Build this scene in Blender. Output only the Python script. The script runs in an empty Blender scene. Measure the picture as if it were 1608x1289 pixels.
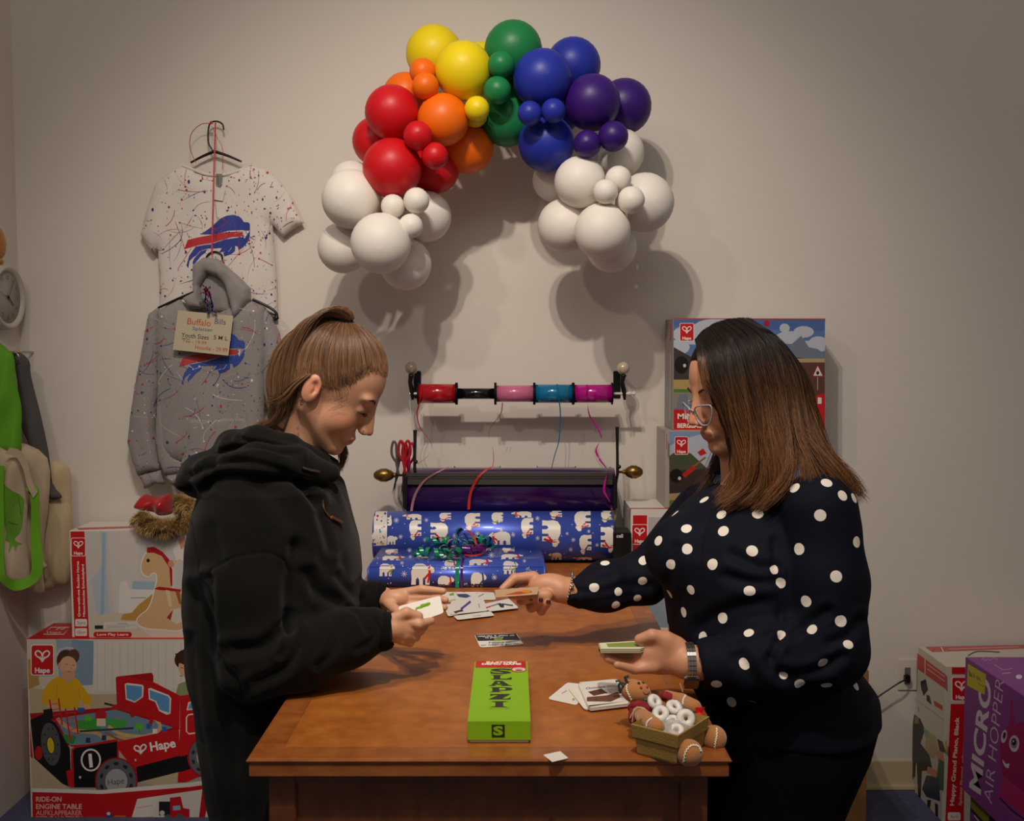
import bpy, bmesh, math, random
import numpy as np
from mathutils import Vector, Matrix, geometry
from mathutils.bvhtree import BVHTree

# ------------------------------------------------------------------ camera, light, exposure
SC = bpy.context.scene
COL = SC.collection
PI = math.pi
CAMZ = 1.48
F = 1575.0
PITCH = math.atan(91.5 / F)
cd = bpy.data.cameras.new('camera'); cam = bpy.data.objects.new('camera', cd); COL.objects.link(cam)
cam.location = (0, 0, CAMZ); cam.rotation_euler = (PI / 2 - PITCH, 0, 0)
cd.sensor_width = 36; cd.lens = 36 * F / 1608; cd.clip_start = .05; cd.clip_end = 50
SC.camera = cam
SC.view_settings.view_transform = 'Standard'; SC.view_settings.look = 'None'
SC.view_settings.exposure = 0.0; SC.view_settings.gamma = 1.0; SC.view_settings.use_curve_mapping = False
w = bpy.data.worlds.new('world'); SC.world = w; w.use_nodes = True
w.node_tree.nodes['Background'].inputs[0].default_value = (1.0, .90, .82, 1)
w.node_tree.nodes['Background'].inputs[1].default_value = .17

def spot(name, loc, aim, power, size, blend, rad, color):
    l = bpy.data.lights.new(name, 'SPOT'); o = bpy.data.objects.new(name, l); COL.objects.link(o)
    o.location = loc; d = Vector(aim) - Vector(loc)
    o.rotation_euler = d.to_track_quat('-Z', 'Y').to_euler()
    l.energy = power; l.spot_size = math.radians(size); l.spot_blend = blend; l.shadow_soft_size = rad; l.color = color
    return o
spot('track_spot', (-.42, 1.0, 3.45), (-.12, 3.1, 1.35), 92, 74, 1.0, .03, (1, .89, .78))
spot('track_spot', (-.24, 1.02, 3.45), (-.02, 3.1, 1.25), 80, 70, 1.0, .03, (1, .89, .78))
spot('track_spot', (.10, .62, 3.3), (.0, 2.0, .85), 150, 42, .85, .04, (1, .87, .72))
spot('track_spot', (-1.45, .5, 3.2), (-.5, 2.4, 1.3), 40, 70, .9, .06, (1, .88, .78))
def area(name, loc, aim, power, sx, sy, color):
    l = bpy.data.lights.new(name, 'AREA'); o = bpy.data.objects.new(name, l); COL.objects.link(o)
    o.location = loc; d = Vector(aim) - Vector(loc); o.rotation_euler = d.to_track_quat('-Z', 'Y').to_euler()
    l.shape = 'RECTANGLE'; l.size = sx; l.size_y = sy; l.energy = power; l.color = color
    return o
area('soft_fill', (0, .2, 3.6), (0, 2.4, 1.0), 16, 2.4, 1.2, (1, .93, .86))  # added overhead area light for soft ambient fill, no real fixture

# ------------------------------------------------------------------ pixel <-> world
_cp, _sp = math.cos(PITCH), math.sin(PITCH)
def ray(px, py):
    a = (px - 804) / F; b = -(py - 644.5) / F
    return np.array([a, _cp + b * _sp, -_sp + b * _cp])
def W(px, py, Y):
    d = ray(px, py); t = Y / d[1]
    return (d[0] * t, Y, CAMZ + d[2] * t)
def WZ(px, py, Z):
    d = ray(px, py); t = (Z - CAMZ) / d[2]
    return (d[0] * t, d[1] * t, Z)
def WX(px, py, X):
    d = ray(px, py); t = X / d[0]
    return (X, d[1] * t, CAMZ + d[2] * t)
def V3(*a): return np.array(a, float)

# ------------------------------------------------------------------ colours, materials
def lin(c):
    if isinstance(c, str):
        c = c.lstrip('#'); c = tuple(int(c[i:i + 2], 16) / 255 for i in (0, 2, 4))
    return tuple((x / 12.92 if x <= .04045 else ((x + .055) / 1.055) ** 2.4) for x in c[:3])
_mats = {}
def mat(name, color=None, rough=.6, metal=0, spec=.5, coat=0, sss=0, sheen=0, trans=0, alpha=1, ior=1.45, bump=0, bscale=60, attr=False, var=0, vscale=8, emis=0, vstretch=None):
    if name in _mats: return _mats[name]
    m = bpy.data.materials.new(name); m.use_nodes = True; nt = m.node_tree; b = nt.nodes['Principled BSDF']
    b.inputs['Roughness'].default_value = rough; b.inputs['Metallic'].default_value = metal
    b.inputs['Specular IOR Level'].default_value = spec; b.inputs['Coat Weight'].default_value = coat
    b.inputs['Coat Roughness'].default_value = .12
    b.inputs['Subsurface Weight'].default_value = sss; b.inputs['Subsurface Radius'].default_value = (.9, .35, .2); b.inputs['Subsurface Scale'].default_value = .008
    b.inputs['Sheen Weight'].default_value = sheen; b.inputs['Transmission Weight'].default_value = trans
    b.inputs['Alpha'].default_value = alpha; b.inputs['IOR'].default_value = ior
    src = None
    if attr:
        a = nt.nodes.new('ShaderNodeAttribute'); a.attribute_name = 'Col'; src = a.outputs['Color']
    elif color is not None:
        c = lin(color) if isinstance(color, str) else color
        b.inputs['Base Color'].default_value = (*c, 1)
    tc = None
    def coords(stretch=None):
        tc = nt.nodes.new('ShaderNodeTexCoord')
        if stretch is None: return tc.outputs['Object']
        mp = nt.nodes.new('ShaderNodeMapping'); mp.inputs['Scale'].default_value = stretch
        nt.links.new(tc.outputs['Object'], mp.inputs['Vector']); return mp.outputs['Vector']
    if var:
        n = nt.nodes.new('ShaderNodeTexNoise'); n.inputs['Scale'].default_value = vscale; n.inputs['Detail'].default_value = 5
        nt.links.new(coords(vstretch), n.inputs['Vector'])
        mr = nt.nodes.new('ShaderNodeMapRange'); mr.inputs[1].default_value = .3; mr.inputs[2].default_value = .7
        mr.inputs[3].default_value = 1 - var; mr.inputs[4].default_value = 1 + var
        nt.links.new(n.outputs['Fac'], mr.inputs[0])
        mx = nt.nodes.new('ShaderNodeVectorMath'); mx.operation = 'SCALE'
        if src is not None: nt.links.new(src, mx.inputs[0])
        else: mx.inputs[0].default_value = b.inputs['Base Color'].default_value[:3]
        nt.links.new(mr.outputs[0], mx.inputs['Scale']); src = mx.outputs[0]
    if src is not None: nt.links.new(src, b.inputs['Base Color'])
    if bump:
        n = nt.nodes.new('ShaderNodeTexNoise'); n.inputs['Scale'].default_value = bscale; n.inputs['Detail'].default_value = 4
        nt.links.new(coords(vstretch), n.inputs['Vector'])
        bp = nt.nodes.new('ShaderNodeBump'); bp.inputs['Strength'].default_value = bump; bp.inputs['Distance'].default_value = .002
        nt.links.new(n.outputs['Fac'], bp.inputs['Height']); nt.links.new(bp.outputs[0], b.inputs['Normal'])
    if emis:
        b.inputs['Emission Strength'].default_value = emis; b.inputs['Emission Color'].default_value = b.inputs['Base Color'].default_value
    _mats[name] = m; return m
PRINT = mat('printed_ink', rough=.38, attr=True)
def print_mat(name, rough, **k): return mat(name, rough=rough, attr=True, **k)

# ------------------------------------------------------------------ objects
def link_mesh(name, V, Fc, mats, parent=None, loc=None, smooth=True, fmat=None, fcol=None, vcol=None, flat_faces=None):
    V = np.asarray(V, float).reshape(-1, 3)
    if parent is not None: org = np.array(parent['_loc'])
    elif loc is not None: org = np.array(loc, float)
    else:
        lo, hi = V.min(0), V.max(0); org = np.array([(lo[0] + hi[0]) / 2, (lo[1] + hi[1]) / 2, lo[2]])
    me = bpy.data.meshes.new(name)
    Vl = V - org
    if isinstance(Fc, np.ndarray):
        n = len(Fc); k = Fc.shape[1]
        me.vertices.add(len(Vl)); me.vertices.foreach_set('co', Vl.astype(np.float32).ravel())
        me.loops.add(n * k); me.loops.foreach_set('vertex_index', Fc.astype(np.int32).ravel())
        me.polygons.add(n); me.polygons.foreach_set('loop_start', np.arange(0, n * k, k, dtype=np.int32))
        me.polygons.foreach_set('loop_total', np.full(n, k, dtype=np.int32)); me.update(calc_edges=True); me.validate()
    else:
        me.from_pydata([tuple(v) for v in Vl], [], [tuple(int(i) for i in f) for f in Fc])
    for m in (mats if isinstance(mats, (list, tuple)) else [mats]): me.materials.append(m)
    np_ = len(me.polygons)
    if fmat is not None: me.polygons.foreach_set('material_index', np.asarray(fmat, np.int32)[:np_])
    sm = np.full(np_, bool(smooth))
    if flat_faces is not None: sm[np.asarray(flat_faces, bool)] = False
    me.polygons.foreach_set('use_smooth', sm)
    if vcol is not None:
        a = me.color_attributes.new('Col', 'FLOAT_COLOR', 'POINT')
        c = np.ones((len(V), 4), np.float32); c[:, :3] = vcol; a.data.foreach_set('color', c.ravel())
    elif fcol is not None:
        a = me.color_attributes.new('Col', 'FLOAT_COLOR', 'CORNER')
        lt = np.zeros(np_, np.int32); me.polygons.foreach_get('loop_total', lt)
        c = np.ones((int(lt.sum()), 4), np.float32); c[:, :3] = np.repeat(np.asarray(fcol)[:np_], lt, axis=0); a.data.foreach_set('color', c.ravel())
    o = bpy.data.objects.new(name, me); COL.objects.link(o)
    o.location = org
    if parent is not None:
        o.parent = parent; o.location = (0, 0, 0)
    o['_loc'] = [float(x) for x in org]
    return o
def empty(name, loc):
    o = bpy.data.objects.new(name, None); COL.objects.link(o); o.location = loc; o.empty_display_size = .02
    o['_loc'] = [float(x) for x in loc]; return o
def tag(o, label=None, cat=None, group=None, kind=None):
    if label: o['label'] = label
    if cat: o['category'] = cat
    if group: o['group'] = group
    if kind: o['kind'] = kind
    return o
def thing(name, loc, label, cat, group=None): return tag(empty(name, loc), label, cat, group)

class MB:
    def __init__(s): s.V = []; s.F = []; s.M = []; s.C = []; s.S = []; s.T = None
    def add(s, V, Fc, m=0, c=(.5, .5, .5), smooth=True):
        o = len(s.V); s.V += [tuple(float(q) for q in v) for v in V]
        if isinstance(c, str): c = lin(c)
        for f in Fc: s.F.append([i + o for i in f]); s.M.append(m); s.C.append(c); s.S.append(smooth)
        return s
    def box(s, lo, hi, m=0, c=(.5, .5, .5), R=None, piv=None, bev=0):
        x0, y0, z0 = lo; x1, y1, z1 = hi
        if bev:
            bm = bmesh.new(); bmesh.ops.create_cube(bm, size=1)
            for v in bm.verts: v.co = Vector(((x0 + x1) / 2 + v.co.x * (x1 - x0), (y0 + y1) / 2 + v.co.y * (y1 - y0), (z0 + z1) / 2 + v.co.z * (z1 - z0)))
            bmesh.ops.bevel(bm, geom=bm.edges[:], offset=bev, segments=2, affect='EDGES')
            V = [v.co[:] for v in bm.verts]; Fc = [[v.index for v in f.verts] for f in bm.faces]; bm.free()
        else:
            V = [(x, y, z) for z in (z0, z1) for x, y in ((x0, y0), (x1, y0), (x1, y1), (x0, y1))]
            Fc = [(3, 2, 1, 0), (4, 5, 6, 7), (0, 1, 5, 4), (1, 2, 6, 5), (2, 3, 7, 6), (3, 0, 4, 7)]
        if R is not None:
            p = Vector(piv) if piv is not None else Vector(((x0 + x1) / 2, (y0 + y1) / 2, (z0 + z1) / 2))
            V = [tuple(R @ (Vector(v) - p) + p) for v in V]
        return s.add(V, Fc, m, c, False)
    def tube(s, pts, r, n=8, closed=False, m=0, c=(.5, .5, .5), caps=True, flat=None):
        P = [Vector(p) for p in pts]; N = len(P); rs = r if hasattr(r, '__len__') else [r] * N
        V = []; up = None
        for i in range(N):
            t = (P[(i + 1) % N] - P[i - 1]) if closed else (P[min(i + 1, N - 1)] - P[max(i - 1, 0)])
            if t.length < 1e-9: t = Vector((0, 0, 1))
            t.normalize()
            if up is None: up = t.orthogonal().normalized()
            up = (up - t * up.dot(t));
            if up.length < 1e-6: up = t.orthogonal()
            up.normalize(); b = t.cross(up)
            for k in range(n):
                a = 2 * PI * k / n; V.append(P[i] + (up * math.cos(a) + b * math.sin(a)) * rs[i])
        Fc = []
        for i in range(N if closed else N - 1):
            for k in range(n):
                a = i * n + k; b2 = i * n + (k + 1) % n; j = (i + 1) % N
                Fc.append((a, b2, j * n + (k + 1) % n, j * n + k))
        s.add(V, Fc, m, c)
        if caps and not closed:
            s.add(V[:n], [list(range(n))[::-1]], m, c, False); s.add(V[-n:], [list(range(n))], m, c, False)
        return s
    def lathe(s, prof, org=(0, 0, 0), axis=(0, 0, 1), n=24, m=0, c=(.5, .5, .5), smooth=True):
        ax = Vector(axis).normalized(); u = ax.orthogonal().normalized(); v = ax.cross(u); o = Vector(org)
        V = []
        for r, h in prof:
            for k in range(n):
                a = 2 * PI * k / n; V.append(o + ax * h + (u * math.cos(a) + v * math.sin(a)) * max(r, 1e-5))
        Fc = [(i * n + k, i * n + (k + 1) % n, (i + 1) * n + (k + 1) % n, (i + 1) * n + k) for i in range(len(prof) - 1) for k in range(n)]
        Fc.append(list(range(n))[::-1]); Fc.append([(len(prof) - 1) * n + k for k in range(n)])
        return s.add(V, Fc, m, c, smooth)
    def ball(s, c0, r, n=16, m=0, c=(.5, .5, .5), R=None):
        rr = r if hasattr(r, '__len__') else (r, r, r); V = []; Fc = []; nr = max(4, n // 2)
        for i in range(nr + 1):
            th = PI * i / nr
            for k in range(n):
                a = 2 * PI * k / n; q = Vector((rr[0] * math.sin(th) * math.cos(a), rr[1] * math.sin(th) * math.sin(a), rr[2] * math.cos(th)))
                if R is not None: q = R @ q
                V.append(q + Vector(c0))
        for i in range(nr):
            for k in range(n): Fc.append((i * n + k, (i + 1) * n + k, (i + 1) * n + (k + 1) % n, i * n + (k + 1) % n))
        return s.add(V, Fc, m, c)
    def ribbon(s, pts, w, nrm, m=0, c=(.5, .5, .5), th=0):
        """flat band along pts; nrm = list of side vectors (unit) or one"""
        V = []
        for i, p in enumerate(pts):
            q = Vector(nrm[i] if hasattr(nrm[0], '__len__') else nrm); ww = w[i] if hasattr(w, '__len__') else w
            V += [Vector(p) - q * ww / 2, Vector(p) + q * ww / 2]
        return s.add(V, [(2 * i, 2 * i + 1, 2 * i + 3, 2 * i + 2) for i in range(len(pts) - 1)], m, c)
    def build(s, name, mats, parent=None, loc=None):
        return link_mesh(name, s.V, s.F, mats, parent, loc, smooth=True, fmat=s.M, fcol=s.C, flat_faces=[not q for q in s.S])

def spline(pts, n=12, closed=False):
    P = [np.array(p, float) for p in pts]; N = len(P); out = []
    rng = range(N if closed else N - 1)
    for i in rng:
        if closed: p0, p1, p2, p3 = P[i - 1], P[i], P[(i + 1) % N], P[(i + 2) % N]
        else: p0, p1, p2, p3 = P[max(i - 1, 0)], P[i], P[i + 1], P[min(i + 2, N - 1)]
        for k in range(n):
            t = k / n
            out.append(.5 * ((2 * p1) + (-p0 + p2) * t + (2 * p0 - 5 * p1 + 4 * p2 - p3) * t * t + (-p0 + 3 * p1 - 3 * p2 + p3) * t ** 3))
    if not closed: out.append(P[-1])
    return out

# ------------------------------------------------------------------ printed graphics: flat ink shapes laid on a surface
_txt = {}
def text_mesh(body, bold=0.0, spacing=1.0):
    key = (body, bold, spacing)
    if key not in _txt:
        cu = bpy.data.curves.new('t', 'FONT'); cu.body = body; cu.size = 1; cu.dimensions = '2D'; cu.fill_mode = 'FRONT'; cu.offset = bold
        cu.resolution_u = 3; cu.space_character = spacing
        ob = bpy.data.objects.new('t', cu); me = bpy.data.meshes.new_from_object(ob)
        V = np.array([v.co[:2] for v in me.vertices]).reshape(-1, 2); Fc = [list(p.vertices) for p in me.polygons]
        bpy.data.objects.remove(ob); bpy.data.curves.remove(cu); bpy.data.meshes.remove(me)
        _txt[key] = (V, Fc)
    return _txt[key]
class Print:
    """collects 2-D ink shapes; mapf(x, y) -> (point, normal) on the printed surface"""
    def __init__(s, mapf, step=None, base=.0003, lay=.00001):
        s.mapf = mapf; s.step = step; s.V = []; s.F = []; s.C = []; s.n = 0; s.base = base; s.lay = lay; s.clip = None
    def _emit(s, P2, Fc, col):
        off = s.base + s.lay * s.n; s.n += 1; o = len(s.V); ok = []
        for x, y in P2:
            r = s.mapf(float(x), float(y))
            if r is None: s.V.append((0, 0, -5)); ok.append(False); continue
            p, nn = r; s.V.append((p[0] + nn[0] * off, p[1] + nn[1] * off, p[2] + nn[2] * off)); ok.append(True)
        c = lin(col) if isinstance(col, str) else col
        for f in Fc:
            if all(ok[i] for i in f): s.F.append([i + o for i in f]); s.C.append(c)
        return s
    def poly(s, pts, col, step=None):
        step = step or s.step
        if s.clip:
            x0, y0, x1, y1 = s.clip
            for ax, lim, sg in ((0, x0, 1), (0, x1, -1), (1, y0, 1), (1, y1, -1)):
                out = []
                for i in range(len(pts)):
                    a, b = pts[i - 1], pts[i]; da, db = sg * (a[ax] - lim), sg * (b[ax] - lim)
                    if (da < 0) != (db < 0): t = da / (da - db); out.append((a[0] + (b[0] - a[0]) * t, a[1] + (b[1] - a[1]) * t))
                    if db >= 0: out.append(b)
                pts = out
            if len(pts) < 3: return s
        P = [Vector((float(p[0]), float(p[1]))) for p in pts]
        if step:
            Q = []
            for i in range(len(P)):
                a, b = P[i], P[(i + 1) % len(P)]; k = max(1, int((b - a).length / step))
                Q += [a.lerp(b, j / k) for j in range(k)]
            P = Q
            xs = [p.x for p in P]; ys = [p.y for p in P]; G = []
            A = np.array([p[:] for p in P])
            gx = np.arange(min(xs) + step / 2, max(xs), step); gy = np.arange(min(ys) + step / 2, max(ys), step)
            for x in gx:
                for y in gy:
                    if inside(A, x, y) and np.hypot(A[:, 0] - x, A[:, 1] - y).min() > step * .35: G.append(Vector((x, y)))
            r = geometry.delaunay_2d_cdt(P + G, [], [list(range(len(P)))], 1, 1e-6)
            return s._emit([v[:] for v in r[0]], [list(f) for f in r[2]], col)
        if len(P) <= 4 : return s._emit([p[:] for p in P], [list(range(len(P)))], col)
        t = geometry.tessellate_polygon([[Vector((p.x, p.y, 0)) for p in P]])
        return s._emit([p[:] for p in P], [list(f) for f in t], col)
    def rect(s, x0, y0, x1, y1, col): return s.poly([(x0, y0), (x1, y0), (x1, y1), (x0, y1)], col)
    def quad(s, *pts, col='#ffffff'): return s.poly(pts, col)
    def ell(s, cx, cy, rx, ry=None, col='#000000', rot=0, n=20, a0=0, a1=360):
        ry = ry or rx; c, sn = math.cos(rot), math.sin(rot); pts = []
        full = abs(a1 - a0) >= 360
        for k in range(n if full else n + 1):
            a = math.radians(a0 + (a1 - a0) * k / n); x, y = rx * math.cos(a), ry * math.sin(a); pts.append((cx + x * c - y * sn, cy + x * sn + y * c))
        return s.poly(pts, col)
    def rrect(s, x0, y0, x1, y1, r, col, sk=0):
        pts = []
        for cx, cy, a in ((x1 - r, y1 - r, 0), (x0 + r, y1 - r, 90), (x0 + r, y0 + r, 180), (x1 - r, y0 + r, 270)):
            for k in range(5):
                t = math.radians(a + 22.5 * k); pts.append((cx + r * math.cos(t), cy + r * math.sin(t) + sk * (cx - x0)))
        return s.poly(pts, col)
    def line(s, pts, w, col, closed=False, taper=False):
        P = [np.array(p, float) for p in pts]; N = len(P); L = []; R_ = []
        for i in range(N):
            t = P[(i + 1) % N] - P[i - 1] if closed else P[min(i + 1, N - 1)] - P[max(i - 1, 0)]
            l = np.hypot(*t) or 1; n = np.array([-t[1], t[0]]) / l * w / 2
            if taper: n = n * (1 - .9 * abs(2 * i / (N - 1) - 1))
            L.append(P[i] + n); R_.append(P[i] - n)
        V = L + R_; Fc = [(i, (i + 1) % N, N + (i + 1) % N, N + i) for i in range(N if closed else N - 1)]
        return s._emit(V, Fc, col)
    def text(s, body, x, y, size, col, rot=0, sx=1, bold=0.0, align='L', ax=None, ay=None, spacing=1.0, w=None):
        """size = cap height; x,y = baseline start; ax, ay = direction vectors of the line of text and of 'up'"""
        V, Fc = text_mesh(body, bold, spacing)
        if not len(V): return s
        sc = size / .70; Q = V * sc
        wid = Q[:, 0].max() - Q[:, 0].min()
        if w: Q = Q * [w / wid, 1]; wid = w
        else: Q = Q * [sx, 1]; wid *= sx
        Q = Q - [Q[:, 0].min(), 0]
        if align == 'C': Q = Q - [wid / 2, 0]
        elif align == 'R': Q = Q - [wid, 0]
        if ax is None: ax = (math.cos(rot), math.sin(rot)); ay = (math.sin(rot), -math.cos(rot))
        P2 = [(x + q[0] * ax[0] + q[1] * ay[0], y + q[0] * ax[1] + q[1] * ay[1]) for q in Q]
        return s._emit(P2, Fc, col)
    def compact(s):
        u = sorted({i for f in s.F for i in f}); r = {a: b for b, a in enumerate(u)}
        s.V = [s.V[i] for i in u]; s.F = [[r[i] for i in f] for f in s.F]
    def into(s, mb, m=1):
        s.compact(); o = len(mb.V); mb.V += s.V
        for f, c in zip(s.F, s.C): mb.F.append([i + o for i in f]); mb.M.append(m); mb.C.append(c); mb.S.append(False)
        return mb
    def build(s, name, m=None, parent=None): s.compact(); return link_mesh(name, s.V, s.F, m or PRINT, parent, None, False, fcol=s.C)
def inside(A, x, y):
    x0, y0 = A[:, 0], A[:, 1]; x1, y1 = np.roll(x0, -1), np.roll(y0, -1)
    c = (y0 > y) != (y1 > y)
    with np.errstate(divide='ignore', invalid='ignore'): xi = (x1 - x0) * (y - y0) / (y1 - y0) + x0
    return bool(np.count_nonzero(c & (x < xi)) % 2)
def map_plane(o, n):
    """photo pixel -> the point of the plane (o, n) seen there"""
    o = np.array(o, float); n = np.array(n, float); n /= np.linalg.norm(n)
    def f(px, py):
        d = ray(px, py); t = np.dot(o - [0, 0, CAMZ], n) / np.dot(d, n); return d * t + [0, 0, CAMZ], n
    return f
def map_uv(o, u, v):
    o = np.array(o, float); u = np.array(u, float); v = np.array(v, float); n = np.cross(u, v); n /= np.linalg.norm(n)
    return lambda x, y: (o + u * x + v * y, n)
def bvh_of(obj):
    me = obj.data; org = np.array(obj['_loc'])
    co = np.zeros(len(me.vertices) * 3, np.float32); me.vertices.foreach_get('co', co); co = co.reshape(-1, 3) + org
    return BVHTree.FromPolygons([Vector(c) for c in co.tolist()], [list(p.vertices) for p in me.polygons])
def map_bvh(b):
    def f(px, py):
        d = ray(px, py); h = b.ray_cast(Vector((0, 0, CAMZ)), Vector(d).normalized())
        if h[0] is None: return None
        n = h[1]
        if n.dot(Vector(d)) > 0: n = -n
        return h[0], n
    return f

# ------------------------------------------------------------------ soft shapes from distance fields
def nrm(v): v = np.asarray(v, float); return v / np.linalg.norm(v)
def smin(a, b, k): h = np.clip(.5 + .5 * (b - a) / k, 0, 1); return b * (1 - h) + a * h - k * h * (1 - h)
def smax(a, b, k): return -smin(-a, -b, k)
def cap(P, a, b, r1, r2=None, sc=None):
    r2 = r1 if r2 is None else r2; a = np.asarray(a, float); b = np.asarray(b, float)
    if sc is not None: P = P / sc; a = a / sc; b = b / sc
    ab = b - a; pa = P - a; t = np.clip(pa @ ab / max(ab @ ab, 1e-12), 0, 1)
    q = pa - t[:, None] * ab; return np.sqrt((q * q).sum(1)) - (r1 + (r2 - r1) * t)
def chain(P, pts, rs, k=.01):
    d = None
    for i in range(len(pts) - 1):
        e = cap(P, pts[i], pts[i + 1], rs[i], rs[i + 1]); d = e if d is None else smin(d, e, k)
    return d
def ell(P, c, r, R=None):
    q = P - np.asarray(c, float)
    if R is not None: q = q @ R
    r = np.asarray(r, float); k0 = np.sqrt(((q / r) ** 2).sum(1)); k1 = np.sqrt(((q / (r * r)) ** 2).sum(1)) + 1e-9
    return k0 * (k0 - 1) / k1
def loft(P, zs, cx, cy, rx, ry, pw=2.2):
    z = P[:, 2]; zs = np.asarray(zs, float); o = np.argsort(zs); zs = zs[o]
    I = lambda a: np.interp(z, zs, np.asarray(a, float)[o])
    X, Y, A, B = I(cx), I(cy), I(rx), I(ry)
    u = np.abs((P[:, 0] - X) / A); v = np.abs((P[:, 1] - Y) / B)
    d = ((u ** pw + v ** pw) ** (1 / pw) - 1) * np.minimum(A, B)
    return smax(d, np.maximum(zs[0] - z, z - zs[-1]), .02)
def folds(P, amp, f=1.0, seed=0):
    s = seed * 1.7; x, y, z = P[:, 0] * f, P[:, 1] * f, P[:, 2] * f
    a = np.sin(19 * x + 9 * z + 3 * np.sin(11 * z + s) + s) * np.sin(13 * z - 7 * y + 2.1 * np.sin(9 * x + s))
    b = np.sin(37 * z + 21 * x + 2.5 * np.sin(17 * y + s) + 1.3 * s) * np.sin(23 * y - 15 * z + s)
    return amp * (a + .55 * b)
def sdf_mesh(f, lo, hi, h, B=8, marg=1.5):
    lo = np.asarray(lo, float); hi = np.asarray(hi, float)
    nb = np.ceil((hi - lo) / (h * B)).astype(int); n = nb * B
    g = np.stack(np.meshgrid(*[np.arange(k) for k in nb], indexing='ij'), -1).reshape(-1, 3)
    cen = lo + (g + .5) * B * h - h / 2
    dc = f(cen); keep = np.abs(dc) < h * B * .87 * marg + .004
    D = np.repeat(np.repeat(np.repeat(np.where(dc < 0, -1.0, 1.0).reshape(nb).astype(np.float32), B, 0), B, 1), B, 2)
    off = np.stack(np.meshgrid(*[np.arange(B)] * 3, indexing='ij'), -1).reshape(-1, 3)
    kg = g[keep]
    for i in range(0, len(kg), 600):
        ii = (kg[i:i + 600, None, :] * B + off[None]).reshape(-1, 3)
        D[ii[:, 0], ii[:, 1], ii[:, 2]] = f(lo + ii * h)
    S = D < 0; c = np.zeros(n - 1, np.uint8)
    for dx in (0, 1):
        for dy in (0, 1):
            for dz in (0, 1): c += S[dx:n[0] - 1 + dx, dy:n[1] - 1 + dy, dz:n[2] - 1 + dz]
    act = np.argwhere((c > 0) & (c < 8)); idx = np.full(n - 1, -1, np.int32); idx[act[:, 0], act[:, 1], act[:, 2]] = np.arange(len(act))
    acc = np.zeros((len(act), 3)); cnt = np.zeros(len(act))
    for ax in range(3):
        o1, o2 = [a for a in range(3) if a != ax]
        for p in (0, 1):
            for q in (0, 1):
                a = act.copy(); a[:, o1] += p; a[:, o2] += q; b = a.copy(); b[:, ax] += 1
                da = D[a[:, 0], a[:, 1], a[:, 2]]; db = D[b[:, 0], b[:, 1], b[:, 2]]; m = (da < 0) != (db < 0)
                t = da[m] / (da[m] - db[m]); pt = a[m].astype(float); pt[:, ax] += t; acc[m] += pt; cnt[m] += 1
    Vv = lo + acc / cnt[:, None] * h
    Q = []
    for ax in range(3):
        o1, o2 = (ax + 1) % 3, (ax + 2) % 3
        sl = [slice(0, n[0] - 1), slice(0, n[1] - 1), slice(0, n[2] - 1)]; sl2 = list(sl); sl2[ax] = slice(1, n[ax])
        A = S[tuple(sl)]; Bq = S[tuple(sl2)]; e = np.argwhere(A != Bq); e = e[(e[:, o1] > 0) & (e[:, o2] > 0)]
        fl = A[e[:, 0], e[:, 1], e[:, 2]]; q = []
        for p, r in ((0, 0), (1, 0), (1, 1), (0, 1)):
            k = e.copy(); k[:, o1] -= p; k[:, o2] -= r; q.append(idx[k[:, 0], k[:, 1], k[:, 2]])
        q = np.stack(q, 1); q[~fl] = q[~fl][:, ::-1]; Q.append(q[:, ::-1] if False else q)
    Q = np.concatenate(Q); Q = Q[(Q >= 0).all(1)]
    return Vv, Q

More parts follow.
